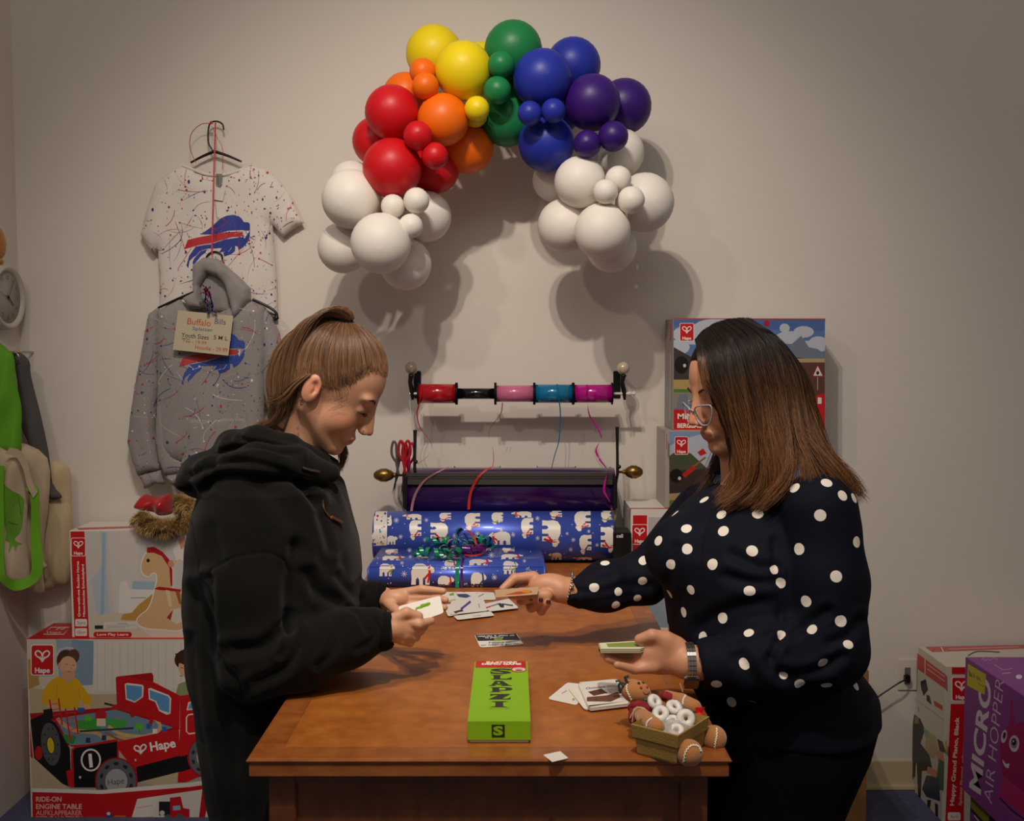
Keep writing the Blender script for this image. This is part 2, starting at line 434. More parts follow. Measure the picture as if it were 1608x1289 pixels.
def inflate(name, outline, Y0, thick, mats, parent=None, fold=None, back=.004, wid=.03, step=.009, smooth_pts=0, col=None, tilt=None, build=True, ysp=None):
    """a soft flat thing hanging in the plane y=Y0: outline in photo pixels; bulges towards the room"""
    if smooth_pts: outline = [tuple(p) for p in spline(outline, smooth_pts, True)]
    P = [W(x, y, Y0) for x, y in outline]; P = np.array([(p[0], p[2]) for p in P]); Q = []
    for i in range(len(P)):
        a, b = P[i], P[(i + 1) % len(P)]; k = max(1, int(np.hypot(*(b - a)) / step)); Q += [a + (b - a) * j / k for j in range(k)]
    Q = np.array(Q); G = []
    for x in np.arange(Q[:, 0].min() + step / 2, Q[:, 0].max(), step):
        for z in np.arange(Q[:, 1].min() + step / 2, Q[:, 1].max(), step):
            if inside(Q, x, z) and np.hypot(Q[:, 0] - x, Q[:, 1] - z).min() > step * .5: G.append((x, z))
    allp = [Vector(q) for q in Q.tolist()] + [Vector(g) for g in G]
    r = geometry.delaunay_2d_cdt(allp, [], [list(range(len(Q)))], 1, 1e-7)
    A = np.array([v[:] for v in r[0]]); T = [list(f) for f in r[2]]
    a0 = Q; a1 = np.roll(Q, -1, 0); ab = a1 - a0; L = (ab ** 2).sum(1) + 1e-12
    d = np.full(len(A), 9.0)
    for i in range(len(a0)):
        t = np.clip(((A - a0[i]) @ ab[i]) / L[i], 0, 1); d = np.minimum(d, np.hypot(*(A - a0[i] - t[:, None] * ab[i]).T))
    s = np.sqrt(np.clip(1 - (1 - np.clip(d / wid, 0, 1)) ** 2, 0, 1))
    yf = -thick * s
    fo = fold(A[:, 0], A[:, 1]) if fold is not None else 0
    yf = yf + fo * s
    yb = back * s
    if tilt is not None: tl = tilt(A[:, 0], A[:, 1]); yf = yf + tl; yb = yb + tl
    n = len(A); V = np.concatenate([np.stack([A[:, 0], Y0 + yf, A[:, 1]], 1), np.stack([A[:, 0], Y0 + yb + .0006, A[:, 1]], 1)])
    Fc = []
    for f in T:
        p = A[f]; area2 = (p[1, 0] - p[0, 0]) * (p[2, 1] - p[0, 1]) - (p[2, 0] - p[0, 0]) * (p[1, 1] - p[0, 1])
        if area2 < 0: f = f[::-1]
        Fc.append(f); Fc.append([i + n for i in f[::-1]])
    # side strip
    cnt = {}
    for f in Fc[::2]:
        for k in range(3): e = (f[k], f[(k + 1) % 3]); cnt[e] = 1
    for (a, b) in cnt:
        if (b, a) not in cnt: Fc.append([b, a, a + n, b + n])
    if not build: return V, Fc
    return link_mesh(name, V, Fc, mats, parent)
rnd = random.Random(7)
# ================================================================== the room
WALLY = 3.33
wallm = mat('wall_paint', '#d9d0c5', rough=.85, bump=.10, bscale=220, var=.012, vscale=2)
floorm = mat('carpet', '#4a4a66', rough=1, bump=.8, bscale=500, var=.15, vscale=60)
basem = mat('vinyl_baseboard', '#c6b48f', rough=.5)
tag(MB().box((-1.75, WALLY, 0), (3.2, WALLY + .12, 3.7)).build('wall_back', wallm), kind='structure')
tag(MB().box((-1.75, .6, 0), (-1.63, WALLY, 3.7)).build('wall_left', wallm), kind='structure')
tag(MB().box((-1.75, -.8, -.08), (3.2, WALLY + .12, 0)).build('floor', floorm), kind='structure')
b = MB(); b.box((-1.63, WALLY - .008, 0), (3.2, WALLY, .098), bev=.002); b.box((-1.63, WALLY - .018, 0), (3.2, WALLY - .006, .016), bev=.003)
tag(b.build('baseboard_back', basem), kind='structure')
# outlet
plast = mat('white_plastic', '#d8d0c4', rough=.35)
blk = mat('black_plastic', '#0d0d0e', rough=.35)
o = thing('wall_outlet', W(1424, 1060, WALLY - .003), 'white wall outlet low on the wall beside the tall white and red box', 'outlet')
a = W(1409, 1083, WALLY); c = W(1440, 1034, WALLY)
MB().box((a[0], WALLY - .006, a[2]), (c[0], WALLY - .0002, c[2]), bev=.002).build('cover_plate', plast, o)
dk = mat('grey_plastic', '#6c6660', rough=.4)
a = W(1419, 1073, WALLY); c = W(1428.5, 1047, WALLY)
b = MB(); b.box((a[0], WALLY - .009, a[2]), (c[0], WALLY - .0055, c[2]), bev=.001); b.build('socket', dk, o)
p = W(1423, 1064, WALLY - .012)
cb = MB(); cb.box((p[0] - .009, WALLY - .03, p[2] - .012), (p[0] + .009, WALLY - .0092, p[2] + .012), bev=.003)
cb.tube([tuple(q) for q in spline([(p[0], WALLY - .028, p[2]), W(1414, 1071, WALLY - .05), W(1395, 1083, WALLY - .05), W(1368, 1101, WALLY - .05), W(1330, 1125, WALLY - .05), W(1290, 1170, WALLY - .04), W(1270, 1258, WALLY - .04)], 8)], .0028, 8)
tag(cb.build('power_cord', blk), 'thin black power cord plugged into the wall outlet', 'cord')

# ================================================================== desk
DZ = .82; DY0, DY1 = 1.60, 3.26
dl, dr = W(393, 1203, DY0)[0], W(1143, 1203, DY0)[0]
def wood(name, c1, c2, rough=.38, coat=.25, stretch=(9, 1.2, 9)):
    m = bpy.data.materials.new(name); m.use_nodes = True; nt = m.node_tree; bs = nt.nodes['Principled BSDF']
    bs.inputs['Roughness'].default_value = rough; bs.inputs['Coat Weight'].default_value = coat; bs.inputs['Coat Roughness'].default_value = .25
    tc = nt.nodes.new('ShaderNodeTexCoord'); mp = nt.nodes.new('ShaderNodeMapping'); mp.inputs['Scale'].default_value = stretch
    nt.links.new(tc.outputs['Object'], mp.inputs[0])
    n1 = nt.nodes.new('ShaderNodeTexNoise'); n1.inputs['Scale'].default_value = 3; n1.inputs['Detail'].default_value = 8; n1.inputs['Roughness'].default_value = .65; n1.inputs['Distortion'].default_value = 1.2
    nt.links.new(mp.outputs[0], n1.inputs['Vector'])
    n2 = nt.nodes.new('ShaderNodeTexNoise'); n2.inputs['Scale'].default_value = 28; n2.inputs['Detail'].default_value = 4
    nt.links.new(tc.outputs['Object'], n2.inputs['Vector'])
    mx = nt.nodes.new('ShaderNodeMath'); mx.operation = 'MULTIPLY_ADD'; mx.inputs[1].default_value = .5; nt.links.new(n1.outputs[0], mx.inputs[0])
    m2 = nt.nodes.new('ShaderNodeMath'); m2.operation = 'MULTIPLY'; m2.inputs[1].default_value = .5; nt.links.new(n2.outputs[0], m2.inputs[0]); nt.links.new(m2.outputs[0], mx.inputs[2])
    cr = nt.nodes.new('ShaderNodeValToRGB'); cr.color_ramp.elements[0].position = .33; cr.color_ramp.elements[1].position = .68
    cr.color_ramp.elements[0].color = (*lin(c1), 1); cr.color_ramp.elements[1].color = (*lin(c2), 1)
    nt.links.new(mx.outputs[0], cr.inputs[0]); nt.links.new(cr.outputs[0], bs.inputs['Base Color'])
    bp = nt.nodes.new('ShaderNodeBump'); bp.inputs['Strength'].default_value = .12; bp.inputs['Distance'].default_value = .001
    nt.links.new(n1.outputs[0], bp.inputs['Height']); nt.links.new(bp.outputs[0], bs.inputs['Normal'])
    return m
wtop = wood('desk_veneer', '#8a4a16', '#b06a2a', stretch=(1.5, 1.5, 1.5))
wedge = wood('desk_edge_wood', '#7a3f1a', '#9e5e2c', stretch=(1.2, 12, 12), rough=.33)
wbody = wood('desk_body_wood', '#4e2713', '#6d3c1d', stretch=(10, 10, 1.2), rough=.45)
desk = thing('desk', ((dl + dr) / 2, (DY0 + DY1) / 2, 0), 'brown wooden desk between the two people', 'desk')
# top: rounded moulding profile swept round the rectangle
prof = [(0, 0), (-.0, -.0), (.004, -.001), (.0055, -.004), (.0035, -.0075), (-.0005, -.009), (-.0005, -.011), (.0015, -.0125), (.0015, -.030), (-.002, -.033), (-.03, -.033)]
b = MB(); corners = lambda e: [(dl - e, DY0 - e), (dr + e, DY0 - e), (dr + e, DY1 + e), (dl - e, DY1 + e)]
V = []
for e, z in prof: V += [(x, y, DZ + z) for x, y in corners(e)]
Fq = [(i * 4 + k, (i + 1) * 4 + k, (i + 1) * 4 + (k + 1) % 4, i * 4 + (k + 1) % 4) for i in range(len(prof) - 1) for k in range(4)]
b.add(V, [f for f in Fq], 1, smooth=False)
i0 = .045
V = [(x, y, DZ) for x, y in corners(0)] + [(x, y, DZ) for x, y in corners(-i0)]
b.add(V, [(0, 1, 5, 4), (1, 2, 6, 5), (2, 3, 7, 6), (3, 0, 4, 7)], 1, smooth=False)
V = [(x, y, DZ - .0006) for x, y in corners(-i0)]
b.add(V + [(x, y, DZ) for x, y in corners(-i0)], [(0, 1, 2, 3)], 0, smooth=False)
b.add([(x, y, DZ - .033) for x, y in corners(-.02)], [(3, 2, 1, 0)], 1, smooth=False)
b.build('desktop', [wtop, wedge], desk)
bl, br = W(421, 1240, DY0 + .02)[0], W(1112, 1240, DY0 + .02)[0]
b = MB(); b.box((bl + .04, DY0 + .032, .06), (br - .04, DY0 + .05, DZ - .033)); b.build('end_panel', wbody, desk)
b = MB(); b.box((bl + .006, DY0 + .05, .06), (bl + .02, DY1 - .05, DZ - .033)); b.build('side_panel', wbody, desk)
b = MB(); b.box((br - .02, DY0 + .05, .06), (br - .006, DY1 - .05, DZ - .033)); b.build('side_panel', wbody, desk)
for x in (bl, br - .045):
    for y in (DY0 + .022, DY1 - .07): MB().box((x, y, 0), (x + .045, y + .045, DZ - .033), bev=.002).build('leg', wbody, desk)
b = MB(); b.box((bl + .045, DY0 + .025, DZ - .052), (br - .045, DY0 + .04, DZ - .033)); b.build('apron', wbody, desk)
# ================================================================== balloon garland
BC = {'yellow': '#e8cf14', 'orange': '#ee6c0c', 'red': '#c9131d', 'green': '#1c7a44', 'blue': '#22309a', 'purple': '#35146b', 'white': '#e9e2d8'}
def bmat(n): return mat('balloon_' + n, BC[n], rough=.42 if n != 'white' else .5, sss=.0, spec=.4)
BL = [('yellow', 682, 85, 42, 3.10), ('yellow', 728, 111, 43, 2.98), ('yellow', 757, 108, 39, 3.15), ('yellow', 749, 171, 19, 2.92), ('yellow', 746, 180, 19, 2.99),
 ('orange', 664, 113, 20, 2.97), ('orange', 668, 135, 20, 2.93), ('orange', 637, 150, 34, 3.10), ('orange', 696, 188, 39, 2.96), ('orange', 734, 231, 40, 3.08),
 ('red', 616, 177, 41, 2.98), ('red', 592, 222, 37, 3.10), ('red', 656, 213, 22, 2.89), ('red', 683, 245, 20.5, 2.90), ('red', 616, 264, 45, 2.95), ('red', 682, 265, 38, 3.08), ('red', 648, 232, 28, 3.10),
 ('green', 806, 79, 43, 3.05), ('green', 787, 102, 20, 2.93), ('green', 781, 142, 21, 2.93), ('green', 796, 187, 41, 3.06), ('green', 812, 140, 32, 3.14),
 ('blue', 852, 124, 44, 2.95), ('blue', 900, 103, 41, 3.08), ('blue', 832, 178, 18.5, 2.89), ('blue', 869, 174, 18.5, 2.89), ('blue', 858, 225, 43, 3.01), ('blue', 880, 178, 30, 3.12),
 ('purple', 930, 161, 42, 2.96), ('purple', 980, 167, 41, 3.08), ('purple', 922, 226, 21, 2.92), ('purple', 963, 214, 23, 2.92),
 ('white', 553, 288, 34, 3.12), ('white', 552, 313, 45, 2.97), ('white', 539, 389, 39, 3.07), ('white', 598, 382, 46.5, 2.90), ('white', 637, 415, 40, 3.05), ('white', 669, 340, 39, 3.06), ('white', 617, 324, 18.5, 2.92), ('white', 654, 315, 20, 2.90), ('white', 645, 355, 19, 2.90), ('white', 615, 345, 28, 3.08),
 ('white', 640, 305, 30, 3.14), ('white', 590, 345, 30, 3.15), ('white', 972, 240, 38, 3.08), ('white', 870, 283, 33, 3.13), ('white', 911, 286, 39.5, 2.97), ('white', 971, 281, 20, 2.92), ('white', 951, 301, 19, 2.87), ('white', 991, 314, 21, 2.88), ('white', 1012, 318, 45, 3.02), ('white', 886, 354, 41, 3.04), ('white', 946, 363, 43.5, 2.92), ('white', 960, 388, 39, 3.07), ('white', 940, 320, 30, 3.08)]  # first two whites are hidden fillers, added to block light leaking through the cluster
gar = thing('balloon_garland', W(790, 250, WALLY - .01), 'rainbow balloon arch with white balloon clouds fixed to the wall', 'balloons')
for (cn, px, py, r, Y) in BL:
    c = np.array(W(px, py, Y)); R = r / F * np.linalg.norm(c - [0, 0, CAMZ])
    cl = np.array(W(790 + (px - 790) * .93, 300 + (py - 300) * .93, Y + .12)); ax = nrm(cl - c + np.array([rnd.uniform(-.03, .03), 0, rnd.uniform(-.03, .03)]))
    n = 28 if r > 25 else 20; prof = []
    for i in range(n // 2 + 1):
        t = PI * i / (n // 2); rr = R * math.sin(t); h = -R * math.cos(t)
        if h > 0: h *= 1.06
        prof.append((rr, h))
    prof[-1] = (R * .06, R * 1.07); prof += [(R * .045, R * 1.10), (R * .09, R * 1.14), (R * .10, R * 1.16), (R * .02, R * 1.15)]
    MB().lathe(prof, c, ax, n).build('balloon', bmat(cn), gar)['label'] = '%s %s balloon' % ('small' if r < 25 else 'large', cn)
# ================================================================== cartons
card = mat('carton_board', rough=.42, attr=True)
kraft = mat('kraft_cardboard', '#9a6b3d', rough=.8, var=.06, vscale=30)
WH = '#ddd5cb'; RD = '#c4161c'
def heart(P, cx, cy, s, col, w, rot=0):
    """open two-leaf heart drawn with a line"""
    for sg in (-1, 1):
        pts = [(0, .62), (.18, .25), (.62, -.05), (.78, -.38), (.55, -.62), (.2, -.48), (.02, -.1), (0, .62)]
        if sg > 0: pts = [(x * 1.0, y) for x, y in pts]
        else: pts = [(-x, y) for x, y in pts]
        c, sn = math.cos(rot), math.sin(rot)
        Q = [(cx + s * (x * c - y * sn), cy + s * (x * sn + y * c)) for x, y in [tuple(p) for p in spline(pts, 4)]]
        P.line(Q, w, col)
    P.line([(cx + .0 * s, cy + .55 * s), (cx + s * .25, cy - .02 * s)], w * .45, col); P.line([(cx, cy + .55 * s), (cx - s * .25, cy - .02 * s)], w * .45, col)
def hape(P, x0, y0, x1, y1, border=True):
    w = x1 - x0
    if border: P.rrect(x0 - w * .04, y0 - w * .04, x1 + w * .04, y1 + w * .04, w * .12, '#e9e1d8')
    P.rrect(x0, y0, x1, y1, w * .1, RD)
    heart(P, (x0 + x1) / 2, y0 + (y1 - y0) * .38, w * .42, '#efe8e0', w * .065)
    P.text('Hape', (x0 + x1) / 2, y0 + (y1 - y0) * .93, (y1 - y0) * .17, '#efe8e0', align='C', bold=.03)
def carton(lo, hi, label, cat='box', c=WH, faces=None, bev=.0015):
    mb = MB(); mb.box(lo, hi, 0, c, bev=bev); return mb
def finish(mb, name, label, group=None):
    return tag(mb.build(name, [card, PRINT]), label, 'box', group)

# ---- ride-on engine table box (floor, left)
YE = 3.12; x0, z1 = W(42, 1003, YE)[0], W(42, 1003, YE)[2]
mb = MB(); mb.box((x0, YE, 0), (x0 + .86, 3.305, z1), 0, '#b4161a', bev=.001)
P = Print(map_plane((0, YE, 0), (0, -1, 0)))
P.poly([(42, 1003.5), (480, 1003.5), (480, 1289), (480, 1330), (50, 1330)], '#cfc6b8')
P.poly([(42, 1004), (92, 1004), (96, 1090), (46, 1090)], '#c8c0ae')
P.poly([(88, 1004), (148, 1006), (146, 1075), (94, 1080)], '#8fa5b3'); P.poly([(113, 1004), (148, 1006), (145, 1075), (118, 1075)], '#7d97a8')
P.poly([(147, 1006), (480, 1008), (480, 1075), (147, 1085)], '#d5cec2')
for i in range(20): P.rect(152 + i * 12, 1008, 153.2 + i * 12, 1085, '#c5beb1')
P.poly([(46, 1080), (150, 1090), (480, 1085), (480, 1240), (50, 1240)], '#b9a888'); P.poly([(44, 1035), (58, 1035), (62, 1075), (45, 1082)], '#b08d4a')
P.poly([(50, 1180), (110, 1240), (480, 1240), (480, 1180), (250, 1235)], '#a39a8c')
# girl in yellow
P.ell(104, 1037, 15, 17, '#4b2f22'); P.ell(116, 1030, 9, 11, '#5b3b2a'); P.ell(107, 1045, 13.5, 15, '#d9a785'); P.poly([(96, 1052), (118, 1052), (117, 1068), (98, 1068)], '#cf9a78')
P.line([(89, 1030), (94, 1020), (104, 1017), (116, 1018)], 3, '#c9b7c4')
P.ell(94, 1044, 2.5, 4, '#cf9a78'); P.line([(103, 1042), (107, 1043.5)], .9, '#4a2c22'); P.line([(113, 1044), (117, 1044.5)], .9, '#4a2c22'); P.line([(106, 1054.5), (111, 1054.5)], 1.3, '#b0584a'); P.ell(112, 1049, 1.4, 2, '#c88d6c')
P.poly([(90, 1062), (100, 1066), (108, 1072), (117, 1064), (124, 1068), (132, 1080), (144, 1096), (144, 1108), (136, 1112), (126, 1096), (122, 1112), (92, 1112), (84, 1100), (80, 1110), (66, 1104), (66, 1088), (76, 1072)], '#d6a514')
P.line([(90, 1075), (88, 1095)], 1, '#b48608'); P.line([(124, 1080), (126, 1096)], 1, '#b48608'); P.ell(137, 1110, 6, 4.5, '#d9a785'); P.ell(80, 1108, 6, 4, '#d9a785')
# boy
P.ell(298, 1036, 24, 18, '#3d231b'); P.ell(300, 1048, 20, 17, '#d9a785'); P.poly([(276, 1090), (280, 1074), (296, 1068), (330, 1066), (330, 1100), (276, 1100)], '#8b946a'); P.poly([(275, 1026), (310, 1022), (312, 1034), (296, 1046), (280, 1040)], '#3d231b')
P.line([(284, 1048), (288, 1049)], 1, '#4a2c22'); P.line([(282, 1061), (287, 1061)], 1.2, '#b0584a')
# tray and track
P.poly([(47, 1120), (182, 1110), (284, 1144), (184, 1178), (112, 1172), (50, 1140)], '#a31218'); P.poly([(88, 1128), (182, 1114), (272, 1142), (184, 1166), (110, 1170)], '#6d8b9a')
P.poly([(118, 1132), (150, 1128), (160, 1148), (126, 1150)], '#3f9a3a'); P.poly([(165, 1128), (200, 1130), (196, 1144), (170, 1142)], '#4aa246'); P.poly([(98, 1152), (120, 1156), (116, 1168), (104, 1166)], '#2f8a3a')
P.line(spline([(90, 1128), (112, 1145), (150, 1150), (165, 1158), (190, 1158), (215, 1165)], 5), 6, '#c9a070'); P.line(spline([(170, 1140), (190, 1152), (225, 1156), (248, 1148), (250, 1135), (236, 1124)], 5), 5.5, '#d3a878')
P.line(spline([(165, 1150), (195, 1163), (225, 1160)], 5), 3, '#8d5f35'); P.line([(125, 1148), (210, 1143)], 3, '#35383c')
for q in ((139, 1128, 5.5), (219, 1141, 6)): P.ell(q[0], q[1], q[2], q[2], '#5cb82c'); P.rect(q[0] - 1, q[1] + 3, q[0] + 1, q[1] + 10, '#4a8a2a')
for a in ((78, 1098), (103, 1112)):
    P.line([(a[0], a[1]), (a[0] + 8, a[1] + 52)], 2.4, RD); P.line([(a[0] + 14, a[1] - 2), (a[0] + 20, a[1] + 40)], 2.4, RD)
    for k in range(5): P.line([(a[0] + 1 + k, a[1] + 8 + k * 9), (a[0] + 16 + k, a[1] + 6 + k * 8)], 1.2, '#d8323a')
P.poly([(150, 1118), (160, 1112), (168, 1120), (166, 1130), (150, 1130)], '#b52028'); P.rect(152, 1128, 166, 1140, '#e0cdb4')
P.line([(164, 1104), (198, 1112)], 3, '#2b2523'); P.rect(176, 1106, 196, 1114, '#b52028'); P.line(spline([(205, 1124), (225, 1116), (238, 1125), (235, 1140)], 5), 6, '#b31d22'); P.rect(122, 1111, 133, 1118, '#2a5aa0')
for q in ((90, 1160, '#d8a020'), (135, 1162, '#2a3c55'), (160, 1158, '#2a3c55'), (255, 1145, '#2d5fb0'), (240, 1148, '#e8e0d0'), (230, 1140, '#2d5fb0')): P.rect(q[0], q[1] - 4, q[0] + 7, q[1] + 4, q[2])
# cab
P.poly([(182, 1064), (184, 1062), (238, 1056), (241, 1060), (241, 1075), (184, 1110)], '#a31218')
P.poly([(184, 1062), (205, 1063), (240, 1070), (283, 1092), (282, 1144), (184, 1110)], '#bb151b')
P.poly([(196, 1074), (200, 1072), (224, 1075), (226, 1078), (225, 1094), (212, 1103), (198, 1098)], '#e3d8ce'); P.poly([(198, 1075), (223, 1077.5), (223, 1093), (212, 1101), (199.5, 1096)], '#5c93c4')
P.poly([(233, 1081), (237, 1080), (265, 1091), (269, 1096), (268, 1120), (262, 1122), (250, 1116), (244, 1102), (234, 1098)], '#e3d8ce'); P.poly([(235, 1083), (264, 1093), (266.5, 1097), (266, 1119), (251, 1114), (246, 1101), (236, 1096)], '#5c93c4')
P.poly([(283, 1092), (330, 1086), (340, 1208), (292, 1228), (279, 1228), (283, 1144)], '#bd161c'); P.poly([(293, 1115), (296, 1102), (330, 1097), (330, 1112)], '#e3d8ce'); P.poly([(295.5, 1113), (298, 1104), (330, 1099.5), (330, 1110)], '#5c93c4')
P.line([(330, 1117), (296, 1122), (293, 1126), (293, 1148), (297, 1152), (330, 1147)], 2, '#e3d8ce')
# engine body
P.poly([(48, 1130), (70, 1120), (90, 1140), (110, 1175), (112, 1236), (98, 1230), (54, 1190)], '#141114'); P.poly([(47, 1140), (52, 1190), (48, 1188)], RD)
P.poly([(185, 1164), (281, 1144), (283, 1185), (214, 1212), (186, 1176)], '#c0171d'); P.poly([(214, 1204), (283, 1186), (283, 1211), (216, 1228)], '#151214')
P.poly([(283, 1188), (304, 1182), (303, 1206), (283, 1212)], '#151214')
P.poly([(112, 1236), (112, 1176), (118, 1172), (183, 1160), (187, 1165), (187, 1236)], '#c0171d'); P.poly([(117, 1236), (115, 1178), (120, 1174), (184, 1164), (185, 1236)], '#131114')
P.poly([(104, 1210), (112, 1208), (112, 1236), (108, 1234)], RD); P.ell(61, 1182, 6, 11, '#b3151b')
P.ell(82, 1168, 17.5, 38, '#121214', rot=-.12); P.ell(80, 1168, 15, 34, '#4e5054', rot=-.12); P.ell(80, 1170, 6.5, 14, '#18181a', rot=-.12); P.ell(80, 1170, 5.3, 12.5, '#cdb51c', rot=-.12)
for k in range(10): a = k * .628; P.ell(80 + 11 * math.cos(a), 1168 + 25 * math.sin(a), 1.4, 1.8, '#2a2b2e', n=8)
P.poly([(68, 1114), (82, 1112), (84, 1128), (72, 1132)], '#18181a')
P.ell(143, 1193, 16, 18, '#e6dfd6'); P.ell(143, 1193, 13.2, 15.2, '#141114'); P.text('1', 143.5, 1203, 19, '#efe8e0', align='C', bold=.06, sx=.9, rot=-.1); P.ell(126, 1220, 2, 2.2, '#cfc6bc', n=10); P.ell(213, 1193, 1.6, 1.8, '#cfc6bc', n=10)
def wheel(cx, cy, r, tx):
    P.ell(cx, cy, r + 2.5, r * 1.12 + 2.5, '#9b181c', n=32); P.ell(cx, cy, r, r * 1.12, '#5d5f63', n=32)
    for k in range(10): a = k * .628 + .3; P.ell(cx + r * .78 * math.cos(a), cy + r * .88 * math.sin(a), r * .14, r * .09, '#2a2b2e', rot=a + 1.57, n=10)
    P.ell(cx, cy, r * .56, r * .62, '#a5a4a4', n=26); P.text(tx, cx, cy + r * .16, r * .30, '#4b4b4e', align='C', sx=.95, rot=-.12)
wheel(183, 1226, 31, 'Hape'); wheel(324, 1188, 27, 'Hape')
heart(P, 221, 1177, 12, '#efe8e0', 2.3, -.15); P.text('Hape', 237, 1179, 13.5, '#efe8e0', rot=-.17, bold=.03)
hape(P, 50, 1013, 84, 1059)
# red footer
P.poly([(51, 1237), (160, 1240), (300, 1228), (480, 1200), (480, 1340), (53, 1340)], '#ddd6cc'); P.poly([(51, 1243), (160, 1246), (300, 1235), (480, 1208), (480, 1340), (53, 1340)], '#b8151b')
for i, (tx, yy, cc) in enumerate((('RIDE-ON', 1258, '#e3bcb0'), ('ENGINE TABLE', 1269.5, '#e3bcb0'), ('AUFKLAPPBARER', 1279.5, '#d99a90'), ('EISENBAHNTISCH', 1288.5, '#d99a90'))): P.text(tx, 57, yy, 7.6, cc, w=(40, 72, 72, 73)[i], bold=.02)
P.poly([(216, 1254), (318, 1239), (306, 1340), (190, 1340)], '#dcd5ca'); P.poly([(330, 1240), (480, 1215), (480, 1340), (312, 1340)], '#dcd5ca')
P.rect(250, 1258, 268, 1280, '#222024'); P.poly([(267, 1252), (284, 1250), (288, 1268), (298, 1270), (298, 1284), (268, 1286)], RD); P.poly([(272, 1265), (283, 1264), (284, 1271), (272, 1272)], '#8fb6d0'); P.ell(283, 1284, 7, 7, '#5b5b60'); P.ell(264, 1284, 6, 6, '#5b5b60'); P.line([(215, 1268), (240, 1264)], .8, '#c87a70'); P.line([(210, 1284), (240, 1282)], .8, '#c87a70'); P.ell(255, 1276, 4, 4, '#d8d0c8')
P.poly([(330, 1248), (350, 1242), (362, 1278), (350, 1284)], '#27221f'); P.poly([(330, 1248), (340, 1245), (345, 1262), (334, 1262)], RD); P.ell(354, 1270, 4, 5, '#d8d0c8')
P.ell(172, 1280, 5, 5, '#2a4a80'); P.ell(171, 1277, 3, 2.5, '#ddd5cb'); P.line([(180, 1281), (198, 1281)], 1.6, '#d87a20'); P.line([(180, 1285), (196, 1285)], 1.2, '#4a8a40')
P.into(mb)
T = Print(map_plane((0, 0, z1), (0, 0, 1))); T.line([(68, 996), (80, 985), (110, 985), (100, 996)], 1.2, '#e6c9c0', closed=True); T.text('Hape', 74, 994.5, 3.6, '#e6c9c0', w=22); T.line([(88, 989), (93, 985.8), (97, 988.5), (103, 985.5)], 1.1, '#e6c9c0'); T.into(mb)
engine_box = finish(mb, 'engine_table_box', 'large red toy box with a photo of a red ride-on engine table, on the floor')

# ---- rocking horse box
YR = 3.135; A0 = W(109, 833, YR); zb = z1 + .0005; zt = A0[2]
mb = MB(); mb.box((A0[0], YR, zb), (A0[0] + .43, 3.30, zt), 0, WH, bev=.0012)
P = Print(map_plane((0, YR, 0), (0, -1, 0)))
def RZ(x, y): return 40 + x * 300 / 1487, 770 + y * 260 / 1289     # zoom coordinates -> photo
def pz(pts, col): P.poly([RZ(*p) for p in pts], col)
pz([(465, 318), (1500, 305), (1500, 1150), (500, 1160)], '#cdc4bd'); pz([(495, 960), (1500, 940), (1500, 1150), (500, 1160)], '#d0c2ac'); pz([(860, 1050), (1500, 1075), (1500, 1150), (1000, 1155)], '#dccab9')
pz([(580, 320), (635, 320), (630, 620), (655, 960), (560, 975), (510, 700), (560, 640), (600, 560)], '#b3c0c9'); pz([(600, 330), (622, 330), (612, 960), (585, 970)], '#9cb2c2'); pz([(640, 320), (880, 316), (870, 940), (690, 950)], '#d2c9c0')
pz([(735, 720), (790, 700), (810, 770), (1000, 775), (1000, 950), (725, 955)], '#e0dad3'); pz([(835, 705), (1010, 712), (1000, 770), (830, 768)], '#9fb9c4'); pz([(820, 834), (940, 832), (940, 838), (820, 840)], '#8c8780')
pz([(1190, 350), (1300, 350), (1300, 560), (1180, 560), (1150, 470)], '#e3d7d0'); pz([(1190, 380), (1240, 360), (1260, 430), (1210, 460)], '#cd9683'); pz([(1180, 560), (1300, 520), (1300, 760), (1180, 740)], '#c9c1c4'); pz([(1205, 760), (1300, 740), (1300, 1060), (1190, 1040), (1230, 900)], '#dba890')
# horse
P.poly([RZ(*p) for p in [(1010, 790), (880, 890), (830, 950), (760, 965), (740, 1008), (900, 1015), (960, 990)]], '#c09046')
hp = [(945, 485), (1000, 470), (1070, 500), (1120, 560), (1145, 640), (1145, 760), (1210, 790), (1240, 900), (1240, 1010), (1210, 1085), (1060, 1080), (940, 1070), (880, 1040), (870, 1005), (900, 970), (950, 930), (985, 860), (1010, 760), (1025, 700), (1020, 650), (990, 640), (960, 668), (920, 650), (902, 600), (915, 540)]
P.line([tuple(p) for p in spline([RZ(*p) for p in hp], 3, True)], 3.2, '#e9e3da', closed=True)
P.poly([tuple(p) for p in spline([RZ(*p) for p in hp], 3, True)], '#d3ab7d')
pz([(945, 445), (1000, 438), (1070, 480), (1120, 540), (1145, 620), (1145, 745), (1130, 740), (1120, 600), (1060, 510), (1000, 485), (945, 485)], '#b3171f'); P.ell(*RZ(955, 545), 2.5, 3, '#1b1512'); pz([(1000, 765), (1040, 748), (1210, 770), (1210, 790), (1040, 775)], '#b5161e')
pz([(1090, 775), (1125, 780), (1140, 900), (1120, 905)], '#e0c79a'); pz([(1165, 780), (1200, 785), (1215, 890), (1195, 880)], '#a85a38'); pz([(1130, 930), (1230, 910), (1240, 1010), (1180, 1040), (1130, 1010)], '#d8cdbd'); pz([(1100, 990), (1150, 925), (1130, 1010)], '#a03020')
P.ell(*RZ(1135, 570), 5, 5.5, '#cf9277'); P.line([RZ(1150, 560), RZ(1210, 540)], 3, '#dcc08d')
